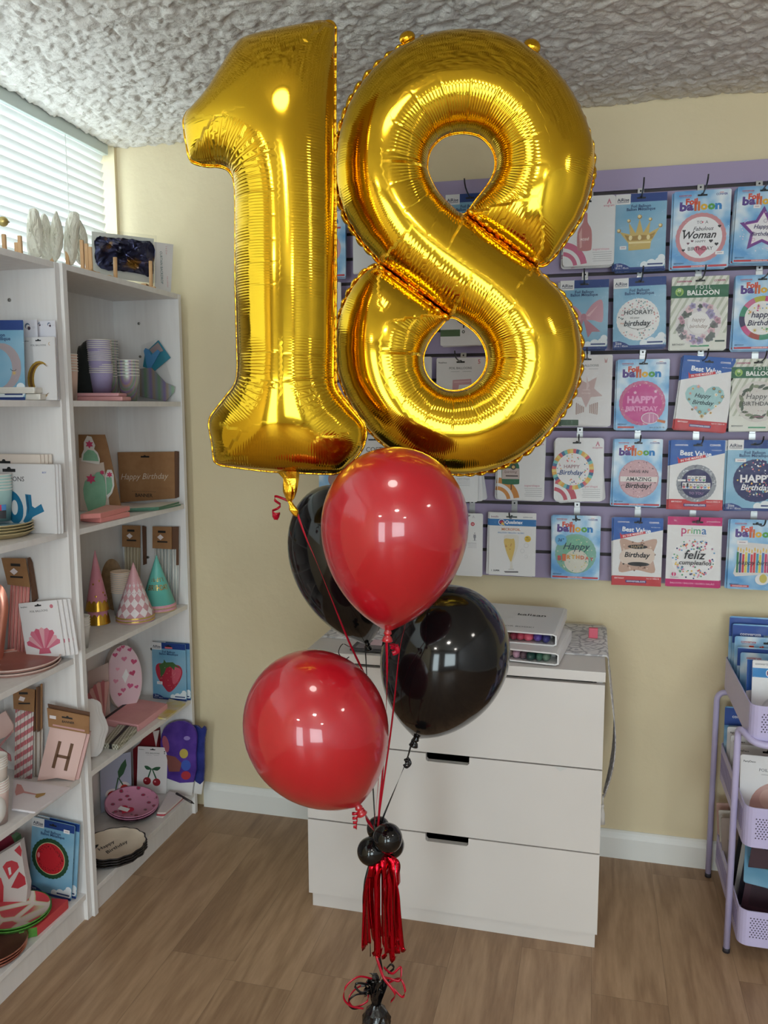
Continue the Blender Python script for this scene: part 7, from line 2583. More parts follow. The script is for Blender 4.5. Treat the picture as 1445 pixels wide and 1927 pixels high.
flat_pack('napkin_pack', 'small sage gingham napkin pack with black band on the shelf edge', 'napkins', [(192, 1398), (222, 1402), (258, 1368), (222, 1363)], ZD, 0.017, m_ging, m_ging, strap=((32, 30, 32), 0.44, 0.62, 0.5))
for k in range(3):
    s = Stand(170 + 4 * k, 198 + 2 * k, 1424, ZD, None, 35)
    t = thing('paper_plate', 'white wavy edged plate leaning on the divider, %s' % ('foremost', 'middle', 'rearmost')[k], 'plate', s.c - Vector((0, 0.006 * k, 0)), s.rot, 'white wavy plates')
    q = [(168, 1322), (180, 1317), (190, 1324), (193, 1340), (200, 1356), (204, 1372), (199, 1388), (196, 1402), (190, 1416), (180, 1424), (172, 1418), (168, 1400)]
    lumpy('wavy_dish', t, s.poly([(x - 3 * k, y - 1 * k) for x, y in q]), 0, 0.006, M((232, 230, 230), 0.35))


def f_berry(W, H):
    c = t_airise(W, H)
    c.P(smooth_poly([(0.10, 0.72), (0.2, 0.58), (0.5, 0.6), (0.8, 0.6), (0.9, 0.78), (0.8, 1.05), (0.6, 1.3), (0.47, 1.36), (0.35, 1.25), (0.16, 0.98)], 4), (178, 44, 66), True)
    c.P(smooth_poly([(0.6, 0.66), (0.82, 0.68), (0.86, 0.82), (0.72, 1.08), (0.6, 1.1)], 4), (206, 90, 110), True)
    c.P([(0.2, 0.62), (0.34, 0.55), (0.36, 0.46), (0.42, 0.54), (0.62, 0.52), (0.84, 0.68), (0.68, 0.64), (0.66, 0.74), (0.54, 0.64), (0.42, 0.70), (0.36, 0.84), (0.24, 0.98), (0.24, 0.76)], (70, 106, 60), True)
    confetti(c, 0.5, 0.95, 0.3, 26, [(226, 170, 150)], 0.008, 3)
    c.R(0.40, 0.105, 0.62, 0.15, (226, 110, 120)).sticker(0.22, 1.12, 0.16, 0.08)
    return c


stand_card(f_berry, 288.5, 351, 1211, 1314, ZD, 'foil_balloon_packet', 'light blue packet with red strawberry balloon against the end panel', 'balloon packet', Y=2.53, lean=-1, group='strawberry packets',
           copies=((0.010, 0.012, 'light blue packet just behind the strawberry packet'),))
fpos = flat_pack('table_cover', 'flat clear pack with yellow flowers beside the pink napkins', 'table cover', [(296, 1350), (312, 1352), (350, 1322), (318, 1314)], ZD, 0.006, mottled('yellow_flower_film', (206, 196, 178), (206, 186, 90), 22, 0.3), None)

# bottom shelf
def f_cherry(W, H):
    c = t_party(W, H)
    g, r = (40, 90, 60), (150, 22, 36)
    for (x0, y0), (x1, y1) in (((0.47, 0.74), (0.36, 1.1)), ((0.5, 0.74), (0.66, 1.12))):
        c.P([(x0 - 0.02, y0), (x0 + 0.02, y0), (x1 + 0.025, y1), (x1 - 0.025, y1)], g, True)
    c.P(smooth_poly([(0.48, 0.76), (0.36, 0.66), (0.24, 0.66), (0.32, 0.78)], 4), g, True).P(smooth_poly([(0.5, 0.76), (0.62, 0.68), (0.78, 0.68), (0.68, 0.8)], 4), g, True)
    c.C(0.34, 1.17, 0.13, r).C(0.66, 1.2, 0.13, r).C(0.29, 1.15, 0.03, (226, 150, 156)).C(0.61, 1.18, 0.03, (226, 150, 156))
    c.C(0.9, 0.14, 0.025, (80, 80, 80), n=8).C(0.9, 0.2, 0.02, (80, 80, 80), n=8)
    return c


stand_card(f_cherry, 257, 313, 1409, 1494, ZE, 'foil_balloon_packet', 'white packet with red cherry pair balloon on the bottom shelf', 'balloon packet', X=None, lean=-3, roll=3, group='packets on the bottom shelf', sleeve=False)
s = Stand(190, 250, 1510, ZE, -1.562, 52)
t = s.root('cherry_banner', 'clear pack of cherry cut-outs with green leaf by the divider', 'banner')
mb = MB(); mb.prism(s.poly([(188, 1428), (246, 1415), (248, 1500), (190, 1515)]), 0, 0.003, M((176, 182, 204), 0.4)); mb.build('card', t)
mb = MB()
for pl, col, y in (([(236, 1428), (238, 1440), (232, 1456), (223, 1466), (221, 1452), (228, 1438)], (54, 96, 66), -0.0010), ([(221, 1462), (223, 1466), (218, 1488), (216, 1488)], (54, 96, 66), -0.0010), ([(222, 1464), (224, 1464), (232, 1476), (230, 1478)], (54, 96, 66), -0.001),
                   (ell(213, 1497, 11, 9), (206, 56, 50), -0.0012), (ell(234, 1484, 8, 8), (206, 60, 50), -0.0012), (ell(214, 1496, 16, 12), (226, 222, 222), -0.0006), (ell(234, 1483, 12, 12), (226, 222, 222), -0.0006)):
    mb.flat(s.poly(pl), y, col)
mb.build('printed_picture', t)
s = Stand(252, 298, 1478, ZE, Y=2.532)
t = thing('gift_bag', 'dark red gift bag standing behind the cherry packet', 'bag', s.c, s.rot)
mb = MB(); mb.prism(s.poly([(250, 1410), (262, 1400), (276, 1380), (296, 1372), (299, 1420), (296, 1475), (252, 1482)]), 0, 0.02, M((124, 26, 34), 0.45)); mb.prism(s.poly([(288, 1376), (300, 1374), (294, 1405)]), -0.002, 0.0, M((226, 214, 210), 0.5)); mb.build('bag', t)
# the purple treat bags stick out past the end panel
for k, (dx, lab) in enumerate(((0, 'purple party bag with white foot sticking out of the bottom shelf'), (16, 'dark blue party bag mostly hidden behind the purple one'))):
    s = Stand(302 + dx, 367 + dx, 1509, ZE, Y=2.528 + 0.016 * k)
    t = thing('party_bag', lab, 'bag', s.c, s.rot, 'party bags on the bottom shelf')
    top = [(302, 1395), (308, 1372), (322, 1360), (345, 1357), (362, 1366), (370, 1385), (368, 1420), (364, 1472), (312, 1464), (304, 1430)] if k == 0 else [(350, 1372), (370, 1366), (378, 1372), (383, 1367), (388, 1374), (385, 1390), (384, 1420), (383, 1470), (368, 1471), (352, 1430)]
    mb = MB(); mb.prism(s.poly(smooth_poly(top, 2)), 0, 0.008, mottled('purple_print', (70, 46, 130), (96, 66, 160), 18, 0.25) if k == 0 else mottled('navy_print', (34, 44, 110), (54, 64, 140), 18, 0.25)); mb.build('bag', t)
    mb = MB(); mb.prism(s.poly([(312, 1463), (364, 1471), (361, 1512), (310, 1506)] if k == 0 else [(366, 1471), (382, 1470), (379, 1508), (364, 1512)]), 0.0006, 0.007, M((228, 226, 224), 0.5)); mb.build('white_foot', t)
    if k == 0:
        mb = MB()
        for j, (pl, col) in enumerate(((ell(312, 1400, 6, 16, 14, 0, -0.2), (170, 90, 110)), ([(312, 1420), (330, 1424), (342, 1436), (338, 1452), (318, 1452)], (130, 76, 70)), (ell(346, 1418, 8, 9), (190, 170, 80)), (ell(350, 1440, 9, 10), (60, 90, 180)), (ell(350, 1459, 9, 8), (176, 50, 60)), (ell(352, 1389, 6, 4), (150, 130, 196)))):
            mb.flat(s.poly(pl), -0.0006 - 0.0001 * j, col)
        mb.build('printed_picture', t)
m_bowp, nt, b = new_mat('pink_bow_plate_print')
vv = N(nt, 'ShaderNodeTexVoronoi'); vv.inputs['Scale'].default_value = 40.0; nt.links.new(coords(nt), vv.inputs['Vector'])
nt.links.new(ramp(nt, vv.outputs['Distance'], [(0.18, (176, 40, 84)), (0.26, (120, 104, 100)), (0.34, (222, 150, 180)), (1.0, (224, 158, 186))], 'LINEAR'), b.inputs['Base Color']); b.inputs['Roughness'].default_value = 0.35
bp_ = at_z(248, 1516, ZE + 0.03)
tl = Matrix.Rotation(R_(9), 4, 'Y') @ Matrix.Rotation(R_(6), 4, 'X')
for k in range(3):
    disc('paper_plate', 'pink plate printed with bows and berries, %s of its pile' % ('lowest', 'middle', 'topmost')[k], 'plate', (bp_.x, bp_.y, ZE + 0.022 + 0.007 * k), 0.088, m_bowp, M((60, 44, 52), 0.4) if k == 0 else M((206, 140, 170), 0.4), 'pink bow plates', rimw=0.12, lip=0.009, tilt=tl)
t = thing('price_label', 'white price label on the topmost pink bow plate', 'price label', (bp_.x - 0.002, bp_.y - 0.045, ZE + 0.0405))
t.matrix_basis = t.matrix_basis @ tl
MB().box(-0.018, 0.018, -0.009, 0.009, -0.0005, 0.0, (236, 230, 230)).build('paper', t)
MB().prism(heart(0, 0, 0.024), 0, 0.0004, (196, 40, 70), mtx=Matrix.Translation((0.008, 0.002, -0.0012)) @ Matrix.Rotation(R_(-90), 4, 'X')).build('red_heart', t)
for k in range(3):
    flat_pack('napkin_pack', 'red edged white napkin pack under the dark pen, %s of three' % ('lowest', 'middle', 'topmost')[k], 'napkins',
              [(293 + k, 1535 - 3 * k), (306 + 3 * k, 1537 - 4 * k), (348, 1500 - 2 * k), (318, 1492 - 2 * k)], ZE + 0.0063 * k, 0.006, M((226, 216, 214), 0.5), M((190, 70, 84), 0.5) if k % 2 else M((222, 210, 206), 0.5), 'red edged napkin packs')
pa, pb = at_z(332, 1493, ZE + 0.022), at_z(361, 1510, ZE + 0.012)
t = thing('marker_pen', 'dark pen lying across the red edged napkins', 'pen', (pa + pb) / 2)
MB().tube([pa, pb], 0.0042, M((52, 44, 46), 0.4), 12).build('barrel', t, world=True)
dv_ = (pb - pa).normalized(); MB().tube([pb, pb + dv_ * 0.012], [0.0034, 0.0012], M((36, 30, 32), 0.4), 12).build('tip', t, world=True)
hb = at_z(214, 1592, ZE + 0.026)
for k in range(4):
    disc('paper_plate', 'cream scalloped plate with black edge lettered happy birthday, topmost of the pile' if k == 3 else 'cream scalloped plate with black edge, %s of the pile' % ('lowest', 'third from the top', 'second from the top')[k], 'plate', (hb.x, hb.y, ZE + 0.0005 + 0.008 * k), 0.098, M((226, 210, 190), 0.45), M((38, 34, 36), 0.4), 'cream birthday plates', waves=14, wamp=0.028, rimw=0.13, lip=0.010)
t = [o for o in COL.objects if str(o.get('label', '')).startswith('cream scalloped plate with black edge lettered')][0]
mb = MB(); rt = Matrix.Rotation(R_(72), 4, 'Z') @ Matrix.Translation((0, 0, 0.0024)) @ Matrix.Rotation(R_(-90), 4, 'X')
put_text(mb, 'Happy', -0.012, 0.018, 0.062, -0.0003, (46, 40, 44), 0.008, 0.3, mtx=rt); put_text(mb, 'Birthday', 0.0, -0.016, 0.082, -0.0003, (46, 40, 44), 0.008, 0.3, mtx=rt)
mb.build('lettering', t)
MB().prism(smooth_poly([(-0.068, 0.038), (-0.04, 0.052), (-0.02, 0.046), (-0.035, 0.036), (-0.055, 0.030)], 3), -0.0003, 0.0, (40, 36, 38), mtx=rt).build('black_motif', t)

# ------------------------------------------------------- on top of the bookcases
def peg(mb, s, x0, x1, y0, y1, dy=0.0):
    q = s.poly([(x0, y0), (x1, y0), (x1, y1), (x0, y1)])
    mb.box(min(q[0][0], q[3][0]), max(q[1][0], q[2][0]), dy, dy + (q[1][0] - q[0][0]), max(0.0, q[2][1]), q[0][1], WOODP, 0.0015)


s = Stand(88, 172, 505, ZT, -1.44)
t = s.root('plate_rack', 'wooden peg rack holding bags on top of the corner bookcase', 'rack')
mb = MB()
q0, q1 = s.L(88, 480)[0], s.L(173, 480)[0]
mb.box(q0, q1, -0.008, 0.008, 0.0, 0.014, WOODP, 0.002); mb.box(q0, q1, 0.05, 0.066, 0.0, 0.014, WOODP, 0.002); mb.box(q1 - 0.012, q1, -0.008, 0.066, 0.0, 0.012, WOODP, 0.002)
mb.build('rail', t)
for x0, y0 in ((91, 446), (121, 449), (149, 451), (158, 458), (165, 464)):
    mb = MB(); a = s.L(x0, y0); b_ = s.L(x0 + 6.5, y0)
    mb.box(a[0], b_[0], 0.0, b_[0] - a[0], 0.012, a[1], WOODP, 0.0015); mb.build('peg', t)
m_bagc = mottled('cream_film_bag', (216, 212, 196), (234, 230, 216), 14, 0.3, 30, 0.7, 0.01)
for k, (pts, X) in enumerate((([(57, 482), (55, 440), (56, 400), (62, 392), (70, 398), (76, 430), (78, 470), (72, 485)], -1.45), ([(78, 488), (74, 440), (76, 412), (84, 402), (92, 425), (96, 470), (92, 490)], -1.47),
                              ([(100, 482), (97, 440), (104, 398), (110, 410), (116, 440), (114, 470), (107, 492)], -1.445), ([(126, 488), (124, 440), (130, 404), (140, 398), (146, 412), (143, 470), (138, 498)], -1.44),
                              ([(146, 492), (142, 450), (145, 410), (155, 424), (162, 450), (160, 495)], -1.455))):
    xs = [p[0] for p in pts]
    s = Stand(min(xs), max(xs), 495, ZT, X)
    t = s.root('tassel_bag', 'cream film bag of tassels in the peg rack, %s' % ('closest to the viewer', 'second along the rack', 'middle one of five', 'fourth along the rack', 'last one by the mirrored pack')[k], 'bag', 'cream bags in the peg rack')
    q = s.poly(pts); zmin = min(p[1] for p in q)
    q = [(a, max(0.006, b_ - (zmin - 0.01 if zmin < 0 else 0))) for a, b_ in q]
    qc = sum(a for a, b_ in q) / len(q)
    lumpy('film_bag', t, [(qc + (a - qc) * 1.3, b_) for a, b_ in q], 0, 0.02, m_bagc, 0.0025)
s = Stand(172, 326, 530, ZT, -1.455, 28)
t = s.root('curtain_pack', 'clear pack of navy and gold foil curtain on top of the corner bookcase', 'curtain pack')
q = s.poly([(173, 436), (290, 450), (290, 534), (173, 520)]); zb = min(p[1] for p in q)
mb = MB(); mb.prism([(a, b_ - min(0, zb) + 0.002) for a, b_ in q], 0.004, 0.006, M((206, 204, 196), 0.5)); mb.build('backing_card', t)
m_navyf, nt, b = new_mat('navy_and_gold_foil')
vv = N(nt, 'ShaderNodeTexVoronoi'); vv.inputs['Scale'].default_value = 24.0; nt.links.new(coords(nt), vv.inputs['Vector'])
nt.links.new(ramp(nt, noise_tex(nt, coords(nt), 16, 3), [(0.34, (140, 100, 40)), (0.44, (50, 52, 84)), (0.62, (44, 46, 74)), (0.74, (190, 196, 206))]), b.inputs['Base Color'])
b.inputs['Metallic'].default_value = 0.7; b.inputs['Roughness'].default_value = 0.22
bump(nt, b, vv.outputs['Distance'], 0.9, 0.02)
q = s.poly([(178, 456), (188, 447), (215, 450), (240, 452), (265, 455), (288, 462), (289, 500), (284, 522), (262, 516), (230, 512), (205, 510), (184, 502), (178, 480)])
lumpy('folded_foil', t, [(a, b_ - min(0, zb) + 0.002) for a, b_ in q], -0.006, 0.02, m_navyf, 0.006)
q = s.poly([(290, 447), (326, 452), (321, 544), (291, 540)]); dz = -min(p[1] for p in q) + 0.001
mb = MB(); mb.prism([(a, b_ + dz) for a, b_ in q], 0.0, 0.003, M((206, 200, 196), 0.5)); mb.build('header_card', t)
mb = MB(); cx = sum(p[0] for p in q) / 4; cz = sum(p[1] for p in q) / 4 + dz; hq = q[0][1] - q[3][1]
put_text(mb, 'CURTAIN BACKDROP', cx - 0.006, cz, hq * 0.66, -0.0005, (70, 100, 100), 0.01, rot=R_(-90), hmax=0.008)
put_text(mb, 'FOIL CURTAIN', cx + 0.012, cz - hq * 0.28, hq * 0.22, -0.0005, (190, 110, 110), 0.0, rot=R_(-90), hmax=0.005); put_text(mb, '1 x 2 m', cx + 0.012, cz + hq * 0.36, hq * 0.16, -0.0005, (190, 110, 110), 0.0, rot=R_(-90), hmax=0.005)
mb.build('lettering', t)
q = s.poly([(172, 434), (291, 448), (291, 536), (172, 522)])
mb = MB(); mb.prism([(a, b_ - min(0, zb) + 0.002) for a, b_ in q], -0.0305, -0.030, m_film); mb.build('clear_bag', t)
for k, (x0, y0, yb_, X) in enumerate(((213, 484, 526, -1.40), (280, 491, 545, -1.385))):
    s = Stand(x0, x0 + 9, yb_, ZT, X)
    t = s.root('wooden_easel', 'small wooden easel propping the curtain pack, %s' % ('by the peg rack' if k == 0 else 'at the end with the card label'), 'easel', 'small wooden easels')
    h_ = max(0.05, s.L(x0 + 4, y0)[1])
    r = 0.0058
    mb = MB(); mb.tube([(0, 0.0, 0.006), (0, 0.004, h_)], r, WOODP, 10); mb.build('upright', t)
    mb = MB(); mb.tube([(-0.004, 0.012, 0.006), (-0.002, 0.008, h_ * 0.92)], r * 0.9, WOODP, 10); mb.build('back_leg', t)
    mb = MB(); mb.box(-0.045, 0.014, -0.008, 0.008, 0.0, 0.011, WOODP, 0.002); mb.box(-0.03, -0.012, -0.012, 0.02, 0.0, 0.02, WOODP, 0.002); mb.build('foot', t)
s = Stand(-30, 40, 470, ZT, -1.46)
t = s.root('plate_rack', 'empty wooden peg rack on top of the nearer bookcase', 'rack')
mb = MB(); q0, q1 = s.L(-30, 470)[0], s.L(40, 470)[0]
mb.box(q0, q1, -0.008, 0.008, 0.0, 0.012, WOODP, 0.002); mb.build('rail', t)
for x0, y0 in ((-20, 440), (2, 440), (26, 456), (32, 443)):
    mb = MB(); a = s.L(x0, y0); b_ = s.L(x0 + 7, y0)
    mb.box(a[0], b_[0], 0.0, b_[0] - a[0], 0.010, max(0.03, a[1]), WOODP, 0.0015); mb.build('peg', t)
s = Stand(-14, 20, 455, ZT, -1.42)
t = s.root('gold_figurine', 'small gold ornament on the nearer bookcase, cut by the photo edge', 'ornament')
g_ = M((196, 176, 112), 0.3, 0.7)
cx, cz = s.L(6, 417)
mb = MB(); mb.lathe([(0.0, -0.012)] + [(0.012 * math.cos(a), 0.012 * math.sin(a)) for a in np.linspace(-1.4, 1.4, 12)] + [(0.0, 0.012)], g_, 20, c=(cx, 0, cz), caps=False); mb.lathe([(0.0, -0.003), (0.003, 0), (0.0, 0.003)], M((110, 90, 60), 0.4), 10, c=(cx + 0.0135, 0, cz - 0.001)); mb.build('bulb', t)
mb = MB(); mb.tube([(cx - 0.018, 0, 0.0), (cx - 0.016, 0, cz), (cx - 0.014, 0, cz + 0.03)], 0.004, g_, 10); mb.lathe([(0.0, 0.0), (0.02, 0.0), (0.018, 0.005), (0, 0.006)], g_, 20, c=(cx - 0.018, 0, 0)); mb.tube([(cx - 0.016, 0, cz), (cx, 0, cz)], 0.003, g_, 8); mb.build('stem', t)
# ============================================== ON THE CHEST, AND THE CART
m_cloth, nt, b = new_mat('grey_leaf_print_cloth')
vv = N(nt, 'ShaderNodeTexVoronoi'); vv.inputs['Scale'].default_value = 30; vv.feature = 'DISTANCE_TO_EDGE'; nt.links.new(coords(nt), vv.inputs['Vector'])
nz_ = noise_tex(nt, coords(nt), 40, 3)
nt.links.new(ramp(nt, math_node(nt, 'ADD', math_node(nt, 'MULTIPLY', vv.outputs['Distance'], 1.2), math_node(nt, 'MULTIPLY', nz_, 0.5)), [(0.30, (176, 174, 178)), (0.36, (226, 224, 224)), (0.62, (228, 226, 226)), (0.68, (186, 184, 190))]), b.inputs['Base Color'])
b.inputs['Roughness'].default_value = 0.8
ZT_D = 0.7715
run = thing('table_runner', 'white table runner with grey leaf print draped over the chest top', 'table runner', ((DXa + DXb) / 2, 2.42, ZT_D))
mb = MB()
ya, yb = 2.26, 2.585
P_ = [(DXa - 0.004, 0.30), (DXa - 0.004, 0.0012), (DXb + 0.001, 0.0012)]
rows = []
xs_ = np.linspace(DXa + 0.004, DXb + 0.003, 30)
prof = [(x, ZT_D + 0.0014) for x in xs_] + [(DXb + 0.008, ZT_D - 0.004), (DXb + 0.009, ZT_D - 0.03)] + [(DXb + 0.010 + 0.026 * math.sin(PI * (i / 12) ** 1.3), ZT_D - 0.03 - 0.44 * i / 12) for i in range(1, 13)]
nprof = len(prof); ny_ = 18
vs = []
for j in range(ny_ + 1):
    f0 = j / ny_
    for i, (x, z) in enumerate(prof):
        hang_ = max(0.0, (ZT_D - 0.02 - z) / 0.45)
        mid = (ya + yb) / 2; half = (yb - ya) / 2 * (1 - 0.92 * max(0.0, hang_ - 0.25) / 0.78)
        y = mid + (2 * f0 - 1) * half
        wv = 0.004 * math.sin(f0 * 20) * hang_
        vs.append((x + abs(wv), y, z))
for j in range(ny_):
    for i in range(nprof - 1):
        a = j * nprof + i
        pass
fs = [(j * nprof + i, j * nprof + i + 1, (j + 1) * nprof + i + 1, (j + 1) * nprof + i) for j in range(ny_) for i in range(nprof - 1)]
mb.add(vs, fs, m_cloth, True)
o = mb.build('cloth', run, world=True)
md = o.modifiers.new('thickness', 'SOLIDIFY'); md.thickness = 0.0012; md.offset = 1.0
zb_ = prof[-1][1]; xt = prof[-1][0]; ym_ = (ya + yb) / 2
MB().tube([(xt, ym_, zb_), (xt, ym_, zb_ - 0.03)], 0.0025, M((226, 222, 216), 0.7), 8).build('tassel_cord', run, world=True)
MB().lathe([(0.0, 0.0), (0.005, -0.003), (0.005, -0.008), (0.003, -0.012), (0.0075, -0.03), (0.009, -0.062), (0.0, -0.062)], M((230, 226, 220), 0.8), 14, c=(xt, ym_, zb_ - 0.03)).build('tassel', run, world=True)

# two binders of colour swatches
ZBK = ZT_D + 0.0035
m_book = M((230, 228, 228), 0.4)


def binder(label, fl, fr, br, z, h, cols, text=None, dz=0.0):
    """front-left, front-right and back-right foot corners in pixels"""
    A, B, C_ = at_z(*fl, z), at_z(*fr, z), at_z(*br, z)
    ex = (B - A); W = ex.length; ex.normalize(); ey = (C_ - B); ey = (ey - ex * ey.dot(ex)); Dp = ey.length
    t = thing('swatch_binder', label, 'binder', ((A + B) / 2).to_tuple(), math.atan2(ex.y, ex.x), 'white swatch binders')
    T = 0.004
    for nm, z0, z1 in (('lower_cover', 0, T), ('upper_cover', h - T, h)):
        MB().box(-W / 2, W / 2, 0, Dp, z0, z1, m_book, 0.0012).build(nm, t)
    mb = MB()
    pts = [(W / 2 - 0.003, 0.0005), (W / 2 + 0.007, 0.004), (W / 2 + 0.007, h - 0.004), (W / 2 - 0.003, h - 0.0005), (W / 2 - 0.003, h - T), (W / 2 + 0.003, h - 0.006), (W / 2 + 0.003, 0.006), (W / 2 - 0.003, T)]
    mb.prism(pts, 0.0, Dp, m_book); mb.build('spine', t)
    rn = random.Random(len(label))
    x = -W / 2 + 0.012
    i = 0
    while x < W / 2 - 0.014:
        r = rn.uniform(0.010, 0.0155)
        mb = MB(); c = cols[i % len(cols)]
        zz_ = T + (h - 2 * T) * rn.uniform(0.45, 0.55)
        hh_ = (h - 2 * T) / 2 - 0.0005
        mb.lathe([(0.0, -1)] + [(math.cos(a), math.sin(a)) for a in np.linspace(-1.3, 1.3, 8)] + [(0.0, 1)], M(c, 0.35), 12, mtx=Matrix.Translation((x, 0.022 + rn.uniform(-0.004, 0.006), zz_)) @ Matrix.Rotation(R_(90), 4, 'X') @ Matrix.Diagonal((r, hh_, 0.026, 1)))
        mb.build('swatch_balloon', t)
        x += r * 1.65; i += 1
    MB().box(-W / 2 + 0.004, W / 2 - 0.01, 0.06, Dp - 0.006, T + 0.0005, h - T - 0.0005, M((206, 204, 202), 0.6), 0.002).build('swatch_pages', t)
    if text:
        mb = MB(); mt = Matrix.Translation((0, 0, h)) @ Matrix.Rotation(R_(-90), 4, 'X')
        put_text(mb, text[0], W * 0.13, Dp * 0.62, W * 0.36, -0.0005, (40, 38, 42), 0.012, mtx=mt); put_text(mb, text[1], -W * 0.02, Dp * 0.17, W * 0.5, -0.0005, (110, 106, 110), 0.0, mtx=mt)
        mb.build('lettering', t)
    return t


binder('white binder of latex colour swatches, the lower of the two on the chest', (902, 1238), (1046, 1253), (1110, 1209), ZBK, 0.034, [(40, 70, 66), (60, 100, 84), (96, 120, 104), (150, 130, 120), (180, 140, 160), (90, 70, 80)])
mb = MB()
pk = at_z(1113, 1187, ZBK + 0.03)
binder('white binder lettered colour book lying on top of the other binder', (886, 1204), (1042, 1217), (1107, 1168), ZBK + 0.0345, 0.034, [(176, 70, 90), (206, 90, 110), (90, 70, 150), (60, 60, 120), (150, 110, 90), (120, 40, 60)], ('kalisan', 'COLOR BOOK!'))
for nm, px_, cols in (('pink', 0, (214, 92, 112)),):
    p0 = at_z(1110, 1203, ZBK)
    t = thing('swatch_card', 'coral pink card sticking out behind the swatch binders', 'card', (p0.x + 0.012, p0.y + 0.012, ZBK))
    MB().box(-0.016, 0.010, 0.0, 0.014, 0.0, 0.030, M(cols, 0.5), 0.002).build('card', t)

pt = at_z(690, 1226, ZT_D)
t = thing('photo_tray', 'flat dark framed tray with papers on the chest beneath the hidden black balloon', 'tray', (pt.x + 0.03, pt.y + 0.03, ZT_D + 0.0035))
MB().box(-0.075, 0.075, -0.045, 0.05, 0.0, 0.006, M((34, 32, 36), 0.35), 0.001).build('base', t)
MB().box(-0.062, 0.055, -0.033, 0.04, 0.006, 0.0072, M((120, 114, 116), 0.4)).build('picture', t)
MB().box(-0.03, 0.074, 0.0, 0.052, 0.0072, 0.0085, M((222, 190, 198), 0.5)).build('pink_paper', t)

# ------------------------------------------------------------------ cart
m_cart = mottled('lilac_powder_coat', (190, 182, 220), (195, 187, 225), 5, 0.35)
CXa, CXb, CYa, CYb = 0.402, 0.80, 2.145, 2.575
cart = thing('utility_cart', 'lilac three-tier metal cart with perforated bins against the back wall', 'cart', ((CXa + CXb) / 2, (CYa + CYb) / 2, 0))
LXa, LXb = 0.386, 0.816


def fillet(pts, rad, n=7):
    pts = [Vector(p) for p in pts]
    out = [pts[0]]
    for a, b_, c in zip(pts, pts[1:], pts[2:]):
        u, v2 = (a - b_).normalized(), (c - b_).normalized()
        d = min(rad, (a - b_).length * 0.45, (c - b_).length * 0.45)
        p0, p1 = b_ + u * d, b_ + v2 * d
        for i in range(n + 1):
            t_ = i / n
            out.append(p0 * (1 - t_) ** 2 + b_ * 2 * t_ * (1 - t_) + p1 * t_ ** 2)
    out.append(pts[-1])
    return out


for yy, ztop, nm in ((2.205, 0.632, 'front_frame'), (2.572, 0.595, 'rear_frame')):
    r = 0.0085
    if nm == 'rear_frame':
        corners = [(LXa, yy, 0.012), (LXa, yy, ztop), (LXa + 0.2, yy, ztop)]
    else:
        corners = [(LXa, yy, 0.012), (LXa, yy, ztop), (LXa + 0.028, yy - 0.072, ztop - 0.02), (LXa + 0.2, yy - 0.072, ztop - 0.02)]
    path = fillet(corners, 0.03)
    mir = [Vector((LXa + LXb - p.x, p.y, p.z)) for p in path[::-1]]
    MB().tube(path + mir, r, m_cart, 14).build('leg_frame', cart, world=True)
    for xx in (LXa, LXb):
        MB().lathe([(0.0095, 0.0), (0.0095, 0.012), (0.0, 0.012)], M((40, 36, 44), 0.6), 14, c=(xx, yy, 0.0)).build('foot', cart, world=True)


def rounded_rect(x0, x1, y0, y1, r, n=5):
    o = []
    for cx, cy_, a0 in ((x1 - r, y1 - r, 0), (x0 + r, y1 - r, 90), (x0 + r, y0 + r, 180), (x1 - r, y0 + r, 270)):
        for i in range(n + 1):
            a = R_(a0 + 90 * i / n); o.append((cx + r * math.cos(a), cy_ + r * math.sin(a)))
    return o


for z0, z1 in ((0.612, 0.708), (0.330, 0.440), (0.060, 0.160)):
    t0, t1 = rounded_rect(CXa, CXb, CYa, CYb, 0.026), rounded_rect(CXa + 0.003, CXb - 0.003, CYa + 0.003, CYb - 0.003, 0.023)
    n = len(t0)
    vs = [(x, y, z0 + 0.004) for x, y in t0] + [(x, y, z1) for x, y in t0] + [(x, y, z1) for x, y in t1] + [(x, y, z0 + 0.006) for x, y in t1]
    fs = []
    for i in range(n):
        j = (i + 1) % n
        fs += [(i, j, n + j, n + i), (n + i, n + j, 2 * n + j, 2 * n + i), (2 * n + i, 2 * n + j, 3 * n + j, 3 * n + i)]
    fs += [tuple(reversed(range(n))), tuple(3 * n + i for i in range(n))]
    mb = MB(); mb.add(vs, fs, m_cart); bo = mb.build('bin', cart, world=True)
    # punched holes: their shade painted as flat dark discs in front, strips at the sides
    hol = MB(); dk = M((58, 50, 74), 0.7)
    for blk in (0, 1, 2):
        x0 = CXa + 0.028 + blk * 0.118
        for a in range(13):
            for c_ in range(9):
                x = x0 + a * 0.0078 + (c_ % 2) * 0.0039; z = z0 + 0.030 + c_ * 0.0064
                if z > z1 - 0.018 or (blk == 2 and x > CXb - 0.03):
                    continue
                hol.add([(x + 0.0019 * math.cos(k * PI / 4), CYa - 0.0003, z + 0.0019 * math.sin(k * PI / 4)) for k in range(8)], [tuple(range(8))], dk)
    ho = hol.build('perforation', bo); ho.location = (-cart.location.x, -cart.location.y, -cart.location.z)
    if z0 < 0.5:
        sl_ = MB()
        for a in range(34):
            y = CYa + 0.035 + a * 0.0108
            sl_.box(CXa - 0.0006, CXa + 0.0004, y, y + 0.0032, z0 + 0.03, z1 - 0.022, M((132, 122, 160), 0.6))
        so = sl_.build('side_slots', bo); so.location = ho.location

GC = 'balloon packets in the cart'
CW = 0.165


